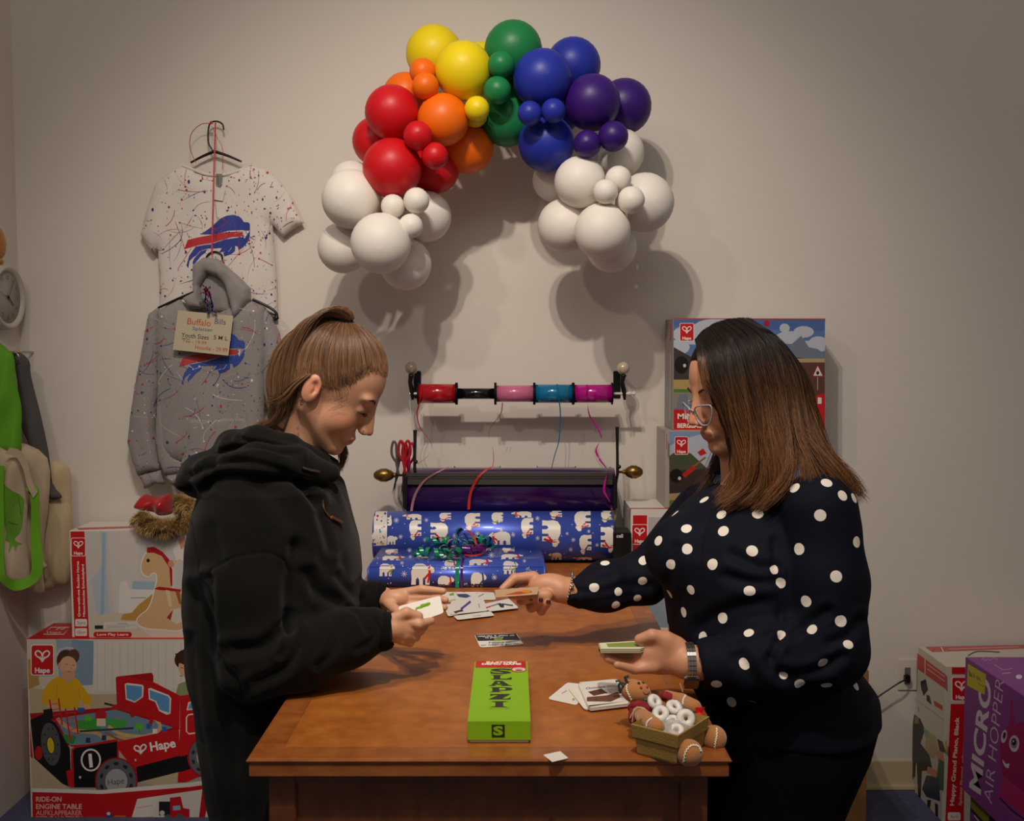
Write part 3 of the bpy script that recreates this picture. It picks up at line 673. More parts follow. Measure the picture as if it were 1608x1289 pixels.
# red band left
pz([(350, 320), (460, 318), (496, 1145), (385, 1150)], RD); hx0, hy0 = RZ(360, 372); hx1, hy1 = RZ(465, 508); hape(P, hx0, hy0, hx1, hy1)
P.text('Grow-with-me Rocking Horse', *RZ(428, 982), 4.0, '#eee4da', ax=(-.028, -1), ay=(-1, .028), w=87, bold=.02); P.text('Mitwachsendes Schaukelpferd', *RZ(466, 982), 3.6, '#eee4da', ax=(-.028, -1), ay=(-1, .028), w=82, bold=.02)
for (ya, yb, tx) in ((1000, 1058, '3yrs'), (1072, 1132, '10m+')):
    a = RZ(388, ya); c = RZ(480, yb); P.rrect(a[0], a[1], c[0], c[1], 2, '#e4dcd2'); P.text(tx, (a[0] + c[0]) / 2, c[1] - 3, 5.5, '#a02c28', align='C', w=13)
a = RZ(540, 1050); c = RZ(605, 1078); P.rect(*a, *c, '#26352c'); a = RZ(612, 1022); c = RZ(865, 1078); P.rect(*a, *c, '#d8d2ca'); P.text('WARNING', *RZ(715, 1042), 2, '#444040', w=16)
for k in range(3): P.line([RZ(625, 1052 + k * 9), RZ(855 - k * 40, 1049 + k * 9)], .5, '#8c8680')
a = RZ(530, 1100); c = RZ(828, 1142); P.rrect(a[0], a[1], c[0], c[1], 4, RD); P.text('Love Play Learn', (a[0] + c[0]) / 2, c[1] - 2.6, 3.9, '#eee4da', align='C', w=49, bold=.02)
P.into(mb)
T = Print(map_plane((0, 0, zt), (0, 0, 1))); T.poly([(120, 829), (310, 823), (310, 825.5), (124, 832)], '#b8423c'); T.into(mb)
horse_box = finish(mb, 'rocking_horse_box', 'white toy box with red spine and rocking horse photo, atop the engine table box')

# ---- mining boxes, right of the rack
def stack_box(px0, px1, py_top, zlo, Y, depth):
    a = W(px0, py_top, Y); c = W(px1, py_top, Y); return (a[0], Y, zlo), (c[0], Y + depth, a[2])
z3 = W(990, 799, 3.10)[2]; z2 = W(1045, 676, 3.12)[2]; z4 = .44
# third (behind the dispenser)
def plain(px0, px1, Y, zlo, zhi, c): a = W(px0, 900, Y)[0]; d = W(px1, 900, Y)[0]; return (a, Y, zlo), (d, 3.31, zhi)
lo, hi = plain(990, 1290, 3.10, z4 + .0005, z3, WH); mb = MB(); mb.box(lo, hi, 0, WH, bev=.001)
P = Print(map_plane((0, 3.10, 0), (0, -1, 0)))
P.rect(994, 809, 1016, 1000, RD); hape(P, 993, 824, 1016, 854); P.rect(1018, 812, 1200, 880, '#b9b1b4'); P.rect(1018, 900, 1200, 985, '#8f9aa5'); P.into(mb)
T = Print(map_plane((0, 0, z3), (0, 0, 1))); T.poly([(985, 797.5), (1100, 797.5), (1100, 799), (985, 799)], '#b8423c'); T.into(mb)
finish(mb, 'toy_box', 'white toy box with a red corner band, behind the black battery pack on the desk', 'toy boxes stacked behind the desk')
lo, hi = plain(1000, 1275, 3.11, .0, z4, WH); mb = MB(); mb.box(lo, hi, 0, WH, bev=.001)
P = Print(map_plane((0, 3.11, 0), (0, -1, 0))); P.rect(1002, 1052, 1040, 1200, RD); P.rect(1040, 1052, 1240, 1200, '#9fa79b'); P.into(mb)
finish(mb, 'toy_box', 'lowest toy box of the stack on the floor behind the woman', 'toy boxes stacked behind the desk')
# second: crane photo
a = W(1045, 676, 3.12); c = W(1285, 676, 3.12); mb = MB(); mb.box((a[0], 3.12, z3 + .0005), (c[0], 3.31, a[2]), 0, '#a59c92', bev=.001)
P = Print(map_plane((0, 3.12, 0), (0, -1, 0)))
P.rect(1051, 678, 1284, 798, '#7f93b5'); P.poly([(1051, 700), (1070, 690), (1100, 682), (1125, 700), (1120, 740), (1051, 745)], '#b4bac6'); P.poly([(1051, 716), (1065, 706), (1085, 712), (1110, 735), (1120, 760), (1051, 760)], '#4b4e36')
P.poly([(1051, 740), (1120, 735), (1120, 770), (1051, 775)], '#3b2c26'); P.poly([(1051, 775), (1284, 765), (1284, 798), (1051, 798)], '#a58d63'); P.poly([(1051, 786), (1090, 780), (1100, 798), (1051, 798)], '#55702d')
P.ell(1062, 747, 10, 11, '#17120f'); P.ell(1067, 751, 2.5, 2.8, '#c9beb2'); P.poly([(1071, 745), (1088, 730), (1094, 735), (1076, 750)], '#b8221c'); P.poly([(1095, 710), (1104, 704), (1110, 712), (1100, 716)], '#b8221c'); P.line([(1088, 733), (1108, 718)], 3, '#8a5f3a')
hape(P, 1060, 686, 1080, 713)
S = Print(map_plane((a[0], 0, 0), (-1, 0, 0))); S.line([(1047.2, 682), (1047, 706)], 1.3, RD); S.into(mb)
P.into(mb); finish(mb, 'crane_toy_box', 'toy box with a red crane photo, directly under the mine toy box', 'toy boxes stacked behind the desk')
# top: mine photo
a = W(1057, 500, 3.15); c = W(1296, 500, 3.15); a = (a[0], 3.15, W(1057, 500, 3.15)[2]); zm = z2 + .0005
mb = MB(); mb.box((a[0], 3.15, zm), (c[0], 3.31, a[2]), 0, '#8d8580', bev=.001)
P = Print(map_plane((0, 3.15, 0), (0, -1, 0)))
P.clip = (1058, 501, 1295.5, 677); P.rect(1058, 502, 1295, 643, '#5a74a8'); P.poly([(1058, 502), (1295, 502), (1295, 520), (1058, 512)], '#4a66a0')
for q in ((1090, 525, 34, 16), (1130, 512, 40, 12), (1240, 530, 22, 10), (1262, 521, 16, 9), (1285, 540, 16, 12), (1232, 515, 8, 7), (1270, 545, 30, 10), (1065, 545, 18, 12)): P.ell(*q, '#b9bdc8')
P.poly([(1220, 575), (1238, 545), (1258, 527), (1270, 545), (1284, 548), (1295, 556), (1295, 575)], '#6f7788'); P.poly([(1200, 570), (1240, 560), (1295, 566), (1295, 620), (1200, 620)], '#4b4a50')
P.ell(1204, 508, 5, 5, '#a8202a'); P.rect(1200, 563, 1295, 569, '#b49a72'); P.poly([(1058, 545), (1085, 560), (1085, 615), (1058, 615)], '#3e3833'); P.ell(1070, 573, 11, 14, '#191412'); P.ell(1075, 574, 2.5, 2.8, '#c9beb2')
P.rect(1058, 596, 1085, 611, '#b0935c'); P.rect(1058, 611, 1085, 616, '#4f7a26'); P.rect(1058, 616, 1100, 641, '#8a8274'); P.poly([(1062, 640), (1066, 620), (1078, 618), (1086, 640)], '#6e7684'); P.rect(1200, 569, 1295, 640, '#5b3a30')
P.poly([(1274, 592), (1284, 570), (1294, 592)], '#8d1f22'); P.poly([(1277, 590), (1284, 574.5), (1291.5, 590)], '#dcd3c8'); P.ell(1284, 585.5, 2.4, 3, '#2a2422'); P.rect(1283.4, 592, 1284.4, 612, '#b5b0aa')
P.poly([(1281, 621), (1295, 617), (1295, 676), (1286, 676)], RD); P.rect(1058, 643, 1200, 677, RD); P.text('MINE', 1064, 657.5, 8.2, '#eee4da', w=33, bold=.03); P.text('BERGBAU', 1063.5, 671.5, 6.8, '#eee4da', w=39, bold=.03)
P.rrect(1284, 624, 1290, 634, 1, '#e4dcd2')
hape(P, 1068, 508, 1089, 535)
P.into(mb)
S = Print(map_plane((a[0], 0, 0), (-1, 0, 0))); S.line([(1053.5, 508), (1053.2, 535)], 1.8, RD); S.line([(1053, 556), (1052, 660)], 2.2, '#a8a19a'); S.into(mb)
T = Print(map_plane((0, 3.15, 0), (0, -1, 0))); T.poly([(1058, 499.6), (1296, 500.2), (1296, 502), (1058, 501.4)], '#a8383c'); T.into(mb)
finish(mb, 'mine_toy_box', 'toy box with a blue sky mine photo, topmost of the stack behind the woman', 'toy boxes stacked behind the desk')

# ---- plain brown carton behind the woman
b = MB(); xr = W(1365, 1052, 2.75)[0]; zt_ = W(1365, 1052, 2.75)[2]
b.box((xr - .30, 2.75, 0), (xr, 3.10, zt_), 0, bev=.003)
b.add([(xr - .30, 2.75, zt_), (xr - .30, 3.10, zt_), (xr - .18, 3.10, zt_ + .02), (xr - .18, 2.75, zt_ + .02)], [(0, 1, 2, 3)]); b.box((xr - .003, 2.76, zt_), (xr, 3.09, zt_ + .001))
tag(b.build('cardboard_box', kraft), 'tall plain brown cardboard box on the floor behind the woman', 'box')

# ---- grand piano box
XL = W(1442, 1015, 3.30)[0]; zP = W(1442, 1015, 3.30)[2]; YP = 3.085
mb = MB(); mb.box((XL, YP, 0), (XL + .50, 3.30, zP), 0, '#c9c0b0', bev=.0012)
S = Print(map_plane((XL, 0, 0), (-1, 0, 0)))
def Z8(x, y): return 1340 + x * 268 / 1118, 980 + y * 309 / 1289
def sz(pts, col): S.poly([Z8(*p) for p in pts], col)
sz([(420, 190), (612, 335), (612, 430), (418, 290)], '#bd3a34'); S.line([Z8(470, 185 + 40), Z8(470, 330)], 1.2, '#ddd4c4')
for k in range(2): S.line([Z8(485, 262 + k * 30), Z8(600, 345 + k * 30)], 1.1, '#ddb8ac')
sz([(440, 375), (475, 360), (490, 430), (460, 470), (445, 420)], '#252223'); sz([(480, 460), (500, 470), (515, 530), (480, 500)], '#2b2728'); sz([(528, 498), (585, 535), (585, 565), (530, 530)], '#bd3a34'); S.line([Z8(400, 485), Z8(598, 630)], .6, '#8a8278'); S.line([Z8(425, 540), Z8(430, 575)], 1.2, '#c8582c')
sz([(400, 590), (440, 620), (470, 690), (440, 780), (500, 860), (520, 960), (450, 960), (440, 1170), (425, 1130), (415, 900), (385, 1030), (390, 650)], '#2a2625'); sz([(405, 600), (430, 615), (430, 650), (400, 650)], '#8a6a50')
sz([(480, 700), (540, 730), (560, 830), (520, 880), (470, 820)], '#b5a070'); sz([(460, 680), (495, 700), (500, 750), (470, 740)], '#7da184'); sz([(550, 750), (585, 770), (605, 830), (570, 850)], '#4a2d22'); sz([(545, 820), (590, 840), (595, 900), (550, 890)], '#c98a68'); sz([(560, 880), (595, 900), (590, 1090), (540, 1080)], '#2f6440'); sz([(480, 990), (560, 1000), (570, 1160), (480, 1130), (450, 1080)], '#2c3550'); sz([(490, 930), (550, 960), (545, 1010), (480, 970)], '#c98a68'); sz([(485, 1150), (510, 1150), (500, 1220), (485, 1225)], '#1d1a1a'); sz([(535, 1170), (555, 1180), (558, 1330), (540, 1330)], '#1d1a1a'); sz([(600, 770), (615, 760), (620, 820), (605, 830)], '#d0a030')
S.into(mb)
P = Print(map_plane((0, YP, 0), (0, -1, 0)))
def fz(pts, col): P.poly([Z8(*p) for p in pts], col)
fz([(645, 282), (740, 282), (740, 328), (645, 328)], RD); fz([(640, 520), (800, 520), (800, 1400), (592, 1400)], '#c9c0b4'); fz([(638, 522), (730, 522), (724, 1320), (600, 1320)], RD)
a = Z8(648, 350); c = Z8(770, 500); hape(P, a[0], a[1], c[0], c[1])
P.text('Happy Grand Piano, Black', *Z8(658, 1188), 6.2, '#e9d6cc', ax=(.06, -1), ay=(-1, -.06), w=139, bold=.03); P.text('Spinett Fluegel, schwarz', *Z8(708, 1188), 4.6, '#e0b8ac', ax=(.06, -1), ay=(-1, -.06), w=101, bold=.02)
a = Z8(618, 1232); c = Z8(702, 1285); P.rrect(a[0], a[1], c[0], c[1], 2.5, '#e4dcd2'); P.text('3yrs', (a[0] + c[0]) / 2, c[1] - 4, 4.5, '#a02c28', align='C', w=12)
P.into(mb)
T = Print(map_plane((0, 0, zP), (0, 0, 1))); T.poly([(1452, 1015.6), (1640, 1012), (1640, 1017), (1464, 1024)], '#b8524a'); T.line([(1478, 1016), (1482, 1024)], 1.5, '#ddd4c4'); T.line([(1490, 1019), (1600, 1015.5)], .8, '#ddb8ac'); T.line(spline([(1520, 1030), (1535, 1023), (1570, 1024)], 4), 1.8, '#252223'); T.into(mb)
finish(mb, 'piano_box', 'tall white and red toy piano box standing on the floor by the outlet')

# ---- purple hopper box on a dark box
XM = W(1516, 1031.5, 2.90)[0]; zM = W(1516, 1031.5, 2.90)[2]; zMb = W(1512, 1238, 2.90)[2]
mb = MB(); mb.box((XM + .012, 2.22, 0), (XM + .40, 2.87, zMb - .0005), 0, '#2a2620', bev=.001)
S = Print(map_plane((XM + .012, 0, 0), (-1, 0, 0))); sz([(770, 1130), (900, 1240), (880, 1320), (770, 1200)], '#8c8122'); sz([(765, 1220), (850, 1300), (850, 1360), (765, 1300)], '#6f3f78'); S.line([Z8(790, 1250), Z8(830, 1300)], 1.5, '#d8d0d8'); S.into(mb)
finish(mb, 'toy_box', 'dark yellow-marked box on the floor under the purple scooter box')
mb = MB(); mb.box((XM, 2.15, zMb), (XM + .42, 2.90, zM), 0, '#8a3f8e', bev=.0012)
S = Print(map_plane((XM, 0, 0), (-1, 0, 0)))
def sp(pts, col, n=0): S.poly([Z8(*p) for p in (spline(pts, n, True) if n else pts)], col)
S.text('MICRO', *Z8(838, 1118), 21, '#ddd3dd', ax=(.08, -1), ay=(-1, -.62), w=170, bold=.045) if False else None
def vtext(tx, x, y, h, wd, col, bold, lean):
    S.text(tx, x, y, h, col, ax=(.10, -1), ay=(-1, -lean), w=wd, bold=bold)
vtext('MICRO', *Z8(832, 1120), 17.5, 176, '#ddd3dd', .03, .72); vtext('AIR HOPPER', *Z8(908, 1182), 13.5, 194, '#d3c3d3', -.012, .70)
sp([(752, 258), (870, 330), (860, 462), (745, 400)], '#c9c02c'); S.line([Z8(760, 300), Z8(768, 330), Z8(775, 345)], .8, '#3a3a20'); S.text('$69 99', *Z8(757, 335), 7, '#3a3a20', ax=(.86, .52), ay=(0, -1), w=21); S.line([Z8(815, 385), Z8(855, 410)], .7, '#3a3a20')
sp([(1030, 500), (1045, 485), (1050, 600), (1062, 650), (1140, 640), (1300, 760), (1300, 1400), (1100, 1240), (985, 1010), (962, 900), (962, 780), (990, 690), (1020, 650), (1028, 600)], '#a01560')
sp([(985, 1000), (1120, 1100), (1300, 1260), (1300, 1400), (1150, 1290), (955, 1120)], '#b82a6c'); S.line([Z8(958, 1135), Z8(1040, 1220), Z8(1118, 1275)], 1.8, '#1e0d1c')
S.ell(*Z8(988, 735), 4.4, 10.5, '#d8cedb', rot=.2); S.ell(*Z8(990, 730), 2.6, 6, '#7a5a92', rot=.2); S.ell(*Z8(991, 728), 1.8, 4, '#150f18', rot=.2)
S.ell(*Z8(1055, 782), 7.9, 13, '#d8cedb'); S.ell(*Z8(1053, 778), 5.5, 8.5, '#8a78b0'); S.ell(*Z8(1053, 772), 3.4, 5.5, '#150f18'); S.ell(*Z8(1050, 766), 1.1, 1.6, '#e6dfe6')
sp([(978, 885), (1000, 915), (1024, 912), (1018, 945), (995, 935), (980, 905)], '#ddd3dd'); S.line([Z8(1118, 560), Z8(1300, 640)], .8, '#c77fc4')
S.into(mb)
T = Print(map_plane((0, 0, zM), (0, 0, 1))); T.line([Z8(840, 235), Z8(850, 222), Z8(865, 240), Z8(880, 225), Z8(895, 238), Z8(920, 222), Z8(945, 232)], 1, '#c79ac8'); T.line([Z8(920, 262), Z8(980, 300), Z8(1040, 290)], 1, '#c79ac8'); T.line([Z8(975, 325), Z8(1030, 318)], .9, '#d8c8d8'); T.ell(*Z8(1085, 345), 5, 3.5, '#e0d6e0')
T.into(mb)
finish(mb, 'scooter_box', 'purple box with a pink hopper toy and yellow price sticker, far right')
# ================================================================== clothes on the wall
jersey_w = mat('white_jersey', '#d8cfc6', rough=.9, sheen=.2, bump=.25, bscale=900)
jersey_g = mat('grey_fleece', '#8d8784', rough=.95, sheen=.2, bump=.4, bscale=700, var=.05, vscale=120)
paint = print_mat('fabric_paint', .5)
def sf(seed, amp=.004, fx=30, fz=14):
    def g(x, z): return amp * (np.sin(fx * x + 2 * np.sin(fz * z * .6 + seed) + seed) * np.cos(fz * z * .5 + 4 * x + seed) + .5 * np.sin(fx * 1.9 * x - fz * z + 2 * seed))
    return g
def Z2(x, y): return 180 + x * 320 / 1031, 170 + y * 400 / 1289
def Z3(x, y): return 180 + x * 300 / 1018, 470 + y * 380 / 1289
def hanger(name, hookpts, arms, Y, label, up=None):
    b = MB(); b.tube([W(x, y, Y) for x, y in spline(hookpts, 6)], .0028, 8)
    L, C, R_ = arms
    for e in (L, R_):
        pts = spline([C, ((C[0] + e[0]) / 2, (C[1] + e[1]) / 2 - 1), e], 6); b.tube([W(x, y, Y) for x, y in pts], [.0055 - .0025 * i / len(pts) for i in range(len(pts))], 8)
    return tag(b.build(name, blk), label, 'hanger', 'black plastic hangers on the wall')
# T-shirt
YT = 3.305
sh = [Z2(*p) for p in [(345, 290), (385, 300), (470, 322), (560, 322), (650, 300), (690, 285), (760, 310), (830, 360), (890, 440), (958, 580), (905, 610), (852, 652), (800, 590), (808, 700), (820, 850), (826, 1060), (700, 1075), (500, 1080), (300, 1075), (228, 1060), (228, 900), (220, 720), (200, 740), (165, 700), (132, 640), (160, 520), (205, 385), (280, 320)]]
tee = inflate('tee_shirt', sh, YT, .030, [jersey_w, paint], None, fold=sf(1, .005), wid=.06, back=.002, step=.008)
tag(tee, 'white splatter-painted tee shirt with a blue and red emblem, hanging on the wall', 'shirt')
def paint_on(obj, fn, seed, splat, cols, lines):
    B = bvh_of(obj); P = Print(map_bvh(B), step=4.0, base=.0005, lay=.000005); P2 = Print(map_bvh(B), base=.0006, lay=.000002)
    fn(P); P.compact(); r = random.Random(seed)
    x0, x1, y0, y1 = splat
    for i in range(lines):
        x, y = r.uniform(x0, x1), r.uniform(y0, y1); a = r.uniform(0, 6.28); L = r.uniform(8, 55); k = r.uniform(-.8, .8); c = r.choice(cols)
        pts = [(x + L * t * math.cos(a + k * t), y + L * t * math.sin(a + k * t)) for t in [j / 7 for j in range(8)]]
        P2.line(pts, r.uniform(.35, 1.1), c, taper=r.random() < .5)
        if r.random() < .5: P2.ell(pts[0][0], pts[0][1], r.uniform(.8, 1.9), r.uniform(.8, 1.9), c, n=8)
    for i in range(lines * 5):
        rr = r.uniform(.25, 1.0) if r.random() < .85 else r.uniform(1, 2); P2.ell(r.uniform(x0, x1), r.uniform(y0, y1), rr, rr * r.uniform(.7, 1.6), r.choice(cols), n=7)
    P2.compact(); n0 = len(obj.data.vertices); V = np.zeros(n0 * 3, np.float32); obj.data.vertices.foreach_get('co', V); org = np.array(obj['_loc'])
    Vv = np.concatenate([V.reshape(-1, 3) + org, np.array(P.V).reshape(-1, 3), np.array(P2.V).reshape(-1, 3)])
    Fc = [list(p.vertices) for p in obj.data.polygons]; nf = len(Fc)
    o1 = n0; Fc += [[i + o1 for i in f] for f in P.F]; o2 = n0 + len(P.V); Fc += [[i + o2 for i in f] for f in P2.F]
    me = obj.data; mats = [m for m in me.materials]; nm = me.name; lab = {k: obj[k] for k in ('label', 'category') if k in obj}; name = obj.name
    col = np.concatenate([np.full((nf, 3), .5), np.array(P.C + P2.C).reshape(-1, 3)])
    # drop shapes that fell off the cloth
    bad = set(np.where(Vv[:, 2] < -3)[0].tolist())
    keep = [i for i, f in enumerate(Fc) if not any(v in bad for v in f)]
    Vv[list(bad)] = org if bad else Vv[list(bad)]
    Fc = [Fc[i] for i in keep]; fm = [0 if i < nf else 1 for i in keep]
    bpy.data.objects.remove(obj)
    o = link_mesh(name, Vv, Fc, mats, None, org, True, fmat=fm, fcol=col[keep])
    for k, v in lab.items(): o[k] = v
    return o
def ZL(x, y): return 270 + x * 150 / 1608, 330 + y * 100 / 1072
def bison(P, M, bl='#28388f', rd='#b8252b'):
    q = lambda pts, c: P.poly([M(*p) for p in pts], c)
    q([(480, 408), (640, 300), (720, 230), (820, 140), (920, 92), (1040, 78), (1130, 105), (1180, 150), (1210, 200), (1290, 205), (1315, 240), (1315, 340), (1270, 345), (1180, 335), (950, 345), (850, 375), (700, 410)], bl)
    q([(1315, 340), (1312, 430), (1290, 500), (1255, 560), (1200, 625), (1125, 675), (1105, 610), (1065, 600), (1062, 690), (1000, 740), (880, 780), (870, 740), (860, 700), (790, 715), (840, 640), (700, 640), (600, 650), (560, 720), (490, 770), (400, 880), (360, 920), (345, 880), (400, 760), (300, 850), (275, 975), (245, 930), (290, 770), (400, 610), (650, 575), (900, 490), (1190, 450), (1190, 360), (1240, 352), (1220, 480)], bl)
    q([(268, 500), (450, 455), (700, 410), (900, 370), (1060, 362), (1192, 357), (1190, 440), (1000, 455), (880, 490), (700, 545), (450, 590), (205, 660)], rd)
    q([(1192, 357), (1242, 352), (1222, 480), (1200, 440)], '#cfc6bc')
    P.line([M(410, 610), M(650, 560), M(800, 520)], .5, '#cfc6bc'); P.line([M(385, 800), M(480, 690), M(620, 645)], .6, '#cfc6bc'); P.line([M(870, 705), M(960, 690), M(1010, 620)], .6, '#cfc6bc'); P.line([M(1040, 405), M(1180, 360)], .4, '#cfc6bc')
tee = paint_on(tee, lambda P: bison(P, ZL), 3, (225, 470, 255, 480), ['#1f2a6e', '#1f2a6e', '#b3283a', '#b3283a', '#8c2433'], 100)
# neck rib and inner label
b = MB(); b.tube([W(*Z2(x, y), YT - .022 if 400 < x < 640 else YT - .012) for x, y in spline([(345, 290), (400, 312), (470, 336), (560, 336), (640, 310), (690, 285)], 6)], .005, 8)
col_ = b.build('collar', jersey_w, tee)
b = MB(); P = Print(map_plane((0, YT - .034, 0), (0, -1, 0)))
P.poly([Z2(*p) for p in [(512, 330), (545, 332), (542, 380), (528, 405), (512, 378)]], '#77756f'); P.poly([Z2(*p) for p in [(505, 395), (560, 410), (548, 470), (500, 462)]], '#d3ccc2'); P.line([Z2(522, 340), Z2(524, 385)], 1.5, '#4b4a48'); P.build('neck_label', PRINT, tee)
hanger('coat_hanger', [Z2(*p) for p in [(552, 110), (545, 80), (515, 66), (485, 75), (474, 110), (474, 170), (490, 205), (505, 225)]], (Z2(385, 275), Z2(505, 218), Z2(642, 270)), YT - .004, 'black plastic hanger holding the white tee shirt')
redr = mat('red_ribbon', '#b3121f', rough=.3, coat=.4)
b = MB(); p0 = W(*Z2(510, 72), 3.285); p1 = W(*Z2(492, 745), 3.235); b.ribbon([p0, W(*Z2(500, 400), 3.262), p1], .0050, (1, 0, 0))
b.tube([W(x, y, 3.28) for x, y in spline([Z2(*p) for p in [(500, 78), (440, 80), (390, 125), (380, 190), (395, 240), (412, 275)]], 6)], .0012, 6)
b.tube([W(x, y, 3.28) for x, y in spline([Z2(*p) for p in [(485, 75), (510, 130), (545, 200), (548, 260), (545, 310)]], 6)], .0009, 6); b.ball(W(*Z2(488, 72), 3.282), .005, 8)
tag(b.build('ribbon', redr), 'red ribbon linking the tee shirt hanger to the hoodie hanger', 'ribbon')
# hoodie
YH = 3.262
hb = [Z3(*p) for p in [(340, 10), (440, 60), (560, 70), (640, 30), (720, 5), (800, 40), (850, 110), (880, 180), (915, 330), (940, 480), (880, 545), (800, 500), (795, 640), (780, 760), (700, 830), (520, 870), (400, 860), (330, 900), (385, 990), (330, 994), (290, 985), (240, 900), (225, 760), (215, 640), (228, 470), (190, 560), (115, 650), (80, 760), (140, 920), (250, 995), (160, 1005), (122, 940), (70, 770), (85, 610), (105, 470), (135, 320), (165, 170), (180, 75), (250, 35)]]
body = [Z3(*p) for p in [(345, 0), (440, 60), (560, 70), (640, 30), (725, 0), (800, 40), (815, 160), (800, 400), (795, 640), (800, 800), (785, 860), (600, 900), (420, 890), (300, 860), (240, 800), (222, 640), (230, 440), (222, 200), (235, 60)]]
V1, F1 = inflate('', body, YH, .040, None, fold=sf(2, .006, 26, 12), wid=.07, step=.009, build=False)
slL = [Z3(*p) for p in [(235, 40), (180, 80), (160, 180), (135, 320), (105, 470), (82, 620), (68, 760), (100, 880), (125, 935), (250, 905), (258, 890), (232, 800), (160, 700), (100, 600), (230, 460), (240, 300), (245, 150)]]
slL2 = [Z3(*p) for p in [(228, 445), (240, 520), (222, 640), (218, 760), (235, 860), (265, 935), (385, 925), (380, 880), (330, 830), (290, 700), (262, 560), (262, 420)]]
slL = [Z3(*p) for p in [(240, 35), (180, 78), (158, 190), (135, 320), (105, 470), (84, 610), (68, 760), (96, 870), (125, 938), (252, 905), (238, 830), (215, 700), (222, 560), (240, 440), (255, 250)]]
slR = [Z3(*p) for p in [(800, 40), (850, 110), (880, 180), (915, 330), (945, 470), (990, 640), (1000, 800), (985, 940), (880, 940), (860, 760), (800, 520), (780, 300), (780, 120)]]
def mk(o_, th, s, Yo, w=.035): return inflate('', o_, Yo, th, None, fold=sf(s, .004, 34, 20), wid=w, step=.009, build=False)
parts = [mk(slL, .030, 5, YH + .006), mk(slL2, .022, 6, YH - .012), mk(slR, .030, 7, YH + .006)]
cuff1 = [Z3(*p) for p in [(122, 932), (252, 905), (268, 985), (215, 985), (190, 1000), (160, 1008), (145, 970)]]
cuff2 = [Z3(*p) for p in [(265, 935), (385, 922), (395, 985), (330, 985), (320, 997), (300, 985)]]
parts += [mk(cuff1, .020, 3, YH + .006, .02), mk(cuff2, .018, 4, YH - .012, .02)]
hoodlo = [Z2(*p) for p in [(345, 960), (400, 930), (395, 850), (400, 790), (450, 755), (520, 760), (570, 800), (640, 860), (688, 910), (690, 970), (640, 1040), (600, 1080), (590, 1010), (560, 900), (520, 850), (470, 835), (430, 900), (440, 970), (460, 1010), (380, 1020)]]
parts.append(inflate('', hoodlo, YH - .02, .030, None, fold=sf(8, .005, 60, 50), wid=.02, step=.007, build=False))
inner = [Z2(*p) for p in [(410, 900), (450, 800), (530, 830), (580, 900), (595, 1030), (440, 1030)]]
parts.append(inflate('', inner, YH + .0, .010, None, wid=.02, step=.01, build=False))
pocket = [Z3(*p) for p in [(395, 632), (690, 636), (760, 800), (780, 850), (600, 890), (350, 880), (380, 800)]]
parts.append(inflate('', pocket, YH - .038, .006, None, fold=sf(2, .006, 26, 12), wid=.01, step=.01, build=False))
Vh = np.concatenate([V1] + [p[0] for p in parts]); Fh = [list(f) for f in F1]; o = len(V1)
for v, f in parts: Fh += [[i + o for i in q] for q in f]; o += len(v)
hd = link_mesh('hooded_sweatshirt', Vh, Fh, [jersey_g, paint])
tag(hd, 'grey splatter-painted hooded sweatshirt hanging below the white tee shirt', 'hoodie')
def M3(x, y):   # emblem of the tee moved onto the hoodie
    px, py = ZL(x, y); return 281 + (px - 289) * 1.0, 560 + (py - 375) * .98
hd = paint_on(hd, lambda P: bison(P, M3, '#2a4390', '#a8322f'), 5, (202, 446, 485, 755), ['#27357e', '#27357e', '#b02c38', '#b02c38', '#d5cfca', '#d5cfca'], 95)
hanger('coat_hanger', [Z2(*p) for p in [(545, 765), (540, 740), (510, 726), (475, 738), (455, 780), (452, 840), (462, 885)]], (Z3(232, 45), Z3(480, -60), Z3(860, 85)), YH + .006, 'black plastic hanger holding the grey hooded sweatshirt')
b = MB(); b.tube([W(*Z3(x, y), YH - .004) for x, y in spline([(735, 0), (800, 30), (850, 60), (866, 90), (850, 108)], 5)], [.0045] * 16 + [.008] * 5, 8)
b.build('hanger_shoulder', blk, bpy.data.objects['coat_hanger.001'])
# curled ribbon tie, red and blue, and the paper sign
for cn, cc, seed, lb in (('red', '#c01722', 1, 'red curled ribbon tied at the hoodie hook'), ('blue', '#1b2a80', 2, 'blue curled ribbon hanging over the hand-lettered sign')):
    r = random.Random(seed); b = MB()
    for j in range(4):
        x, y = Z2(455 + r.uniform(-15, 30), 895 + r.uniform(-10, 20)); pts = [(x, y)]
        for k in range(7): x += r.uniform(-5, 5); y += r.uniform(1, 9) if cn == 'blue' else r.uniform(-2, 7.5); pts.append((x, min(y, 492)))
        b.ribbon([W(px, py, 3.19 + .012 * math.sin(i * 1.3)) for i, (px, py) in enumerate(spline(pts, 6))], .0042, (1, 0, .2))
    tag(b.build('curled_ribbon', mat('ribbon_' + cn, cc, rough=.3, coat=.4)), lb, 'ribbon')
YS = 3.195
def tilt_plane(y0): return map_plane((0, y0, W(318, 520, y0)[2]), (0.0, -1, .06))
P = Print(tilt_plane(YS), base=0)
q = [Z3(338, 58), Z3(632, 88), Z3(606, 300), Z3(310, 268)]
mb = MB(); f = tilt_plane(YS); A4 = [f(*p)[0] for p in q]; B4 = [p + np.array([0, .0012, 0]) for p in A4]
mb.add(A4 + B4, [(0, 1, 2, 3), (7, 6, 5, 4), (0, 4, 5, 1), (1, 5, 6, 2), (2, 6, 7, 3), (3, 7, 4, 0)], 0, '#b5a98f', False)
P = Print(f, base=.0003); ax = (1, .10)
def hand(tx, x, y, h, w, c): P.text(tx, *Z3(x, y), h, c, ax=(.995, .10), ay=(.12, -1), w=w, bold=.004)
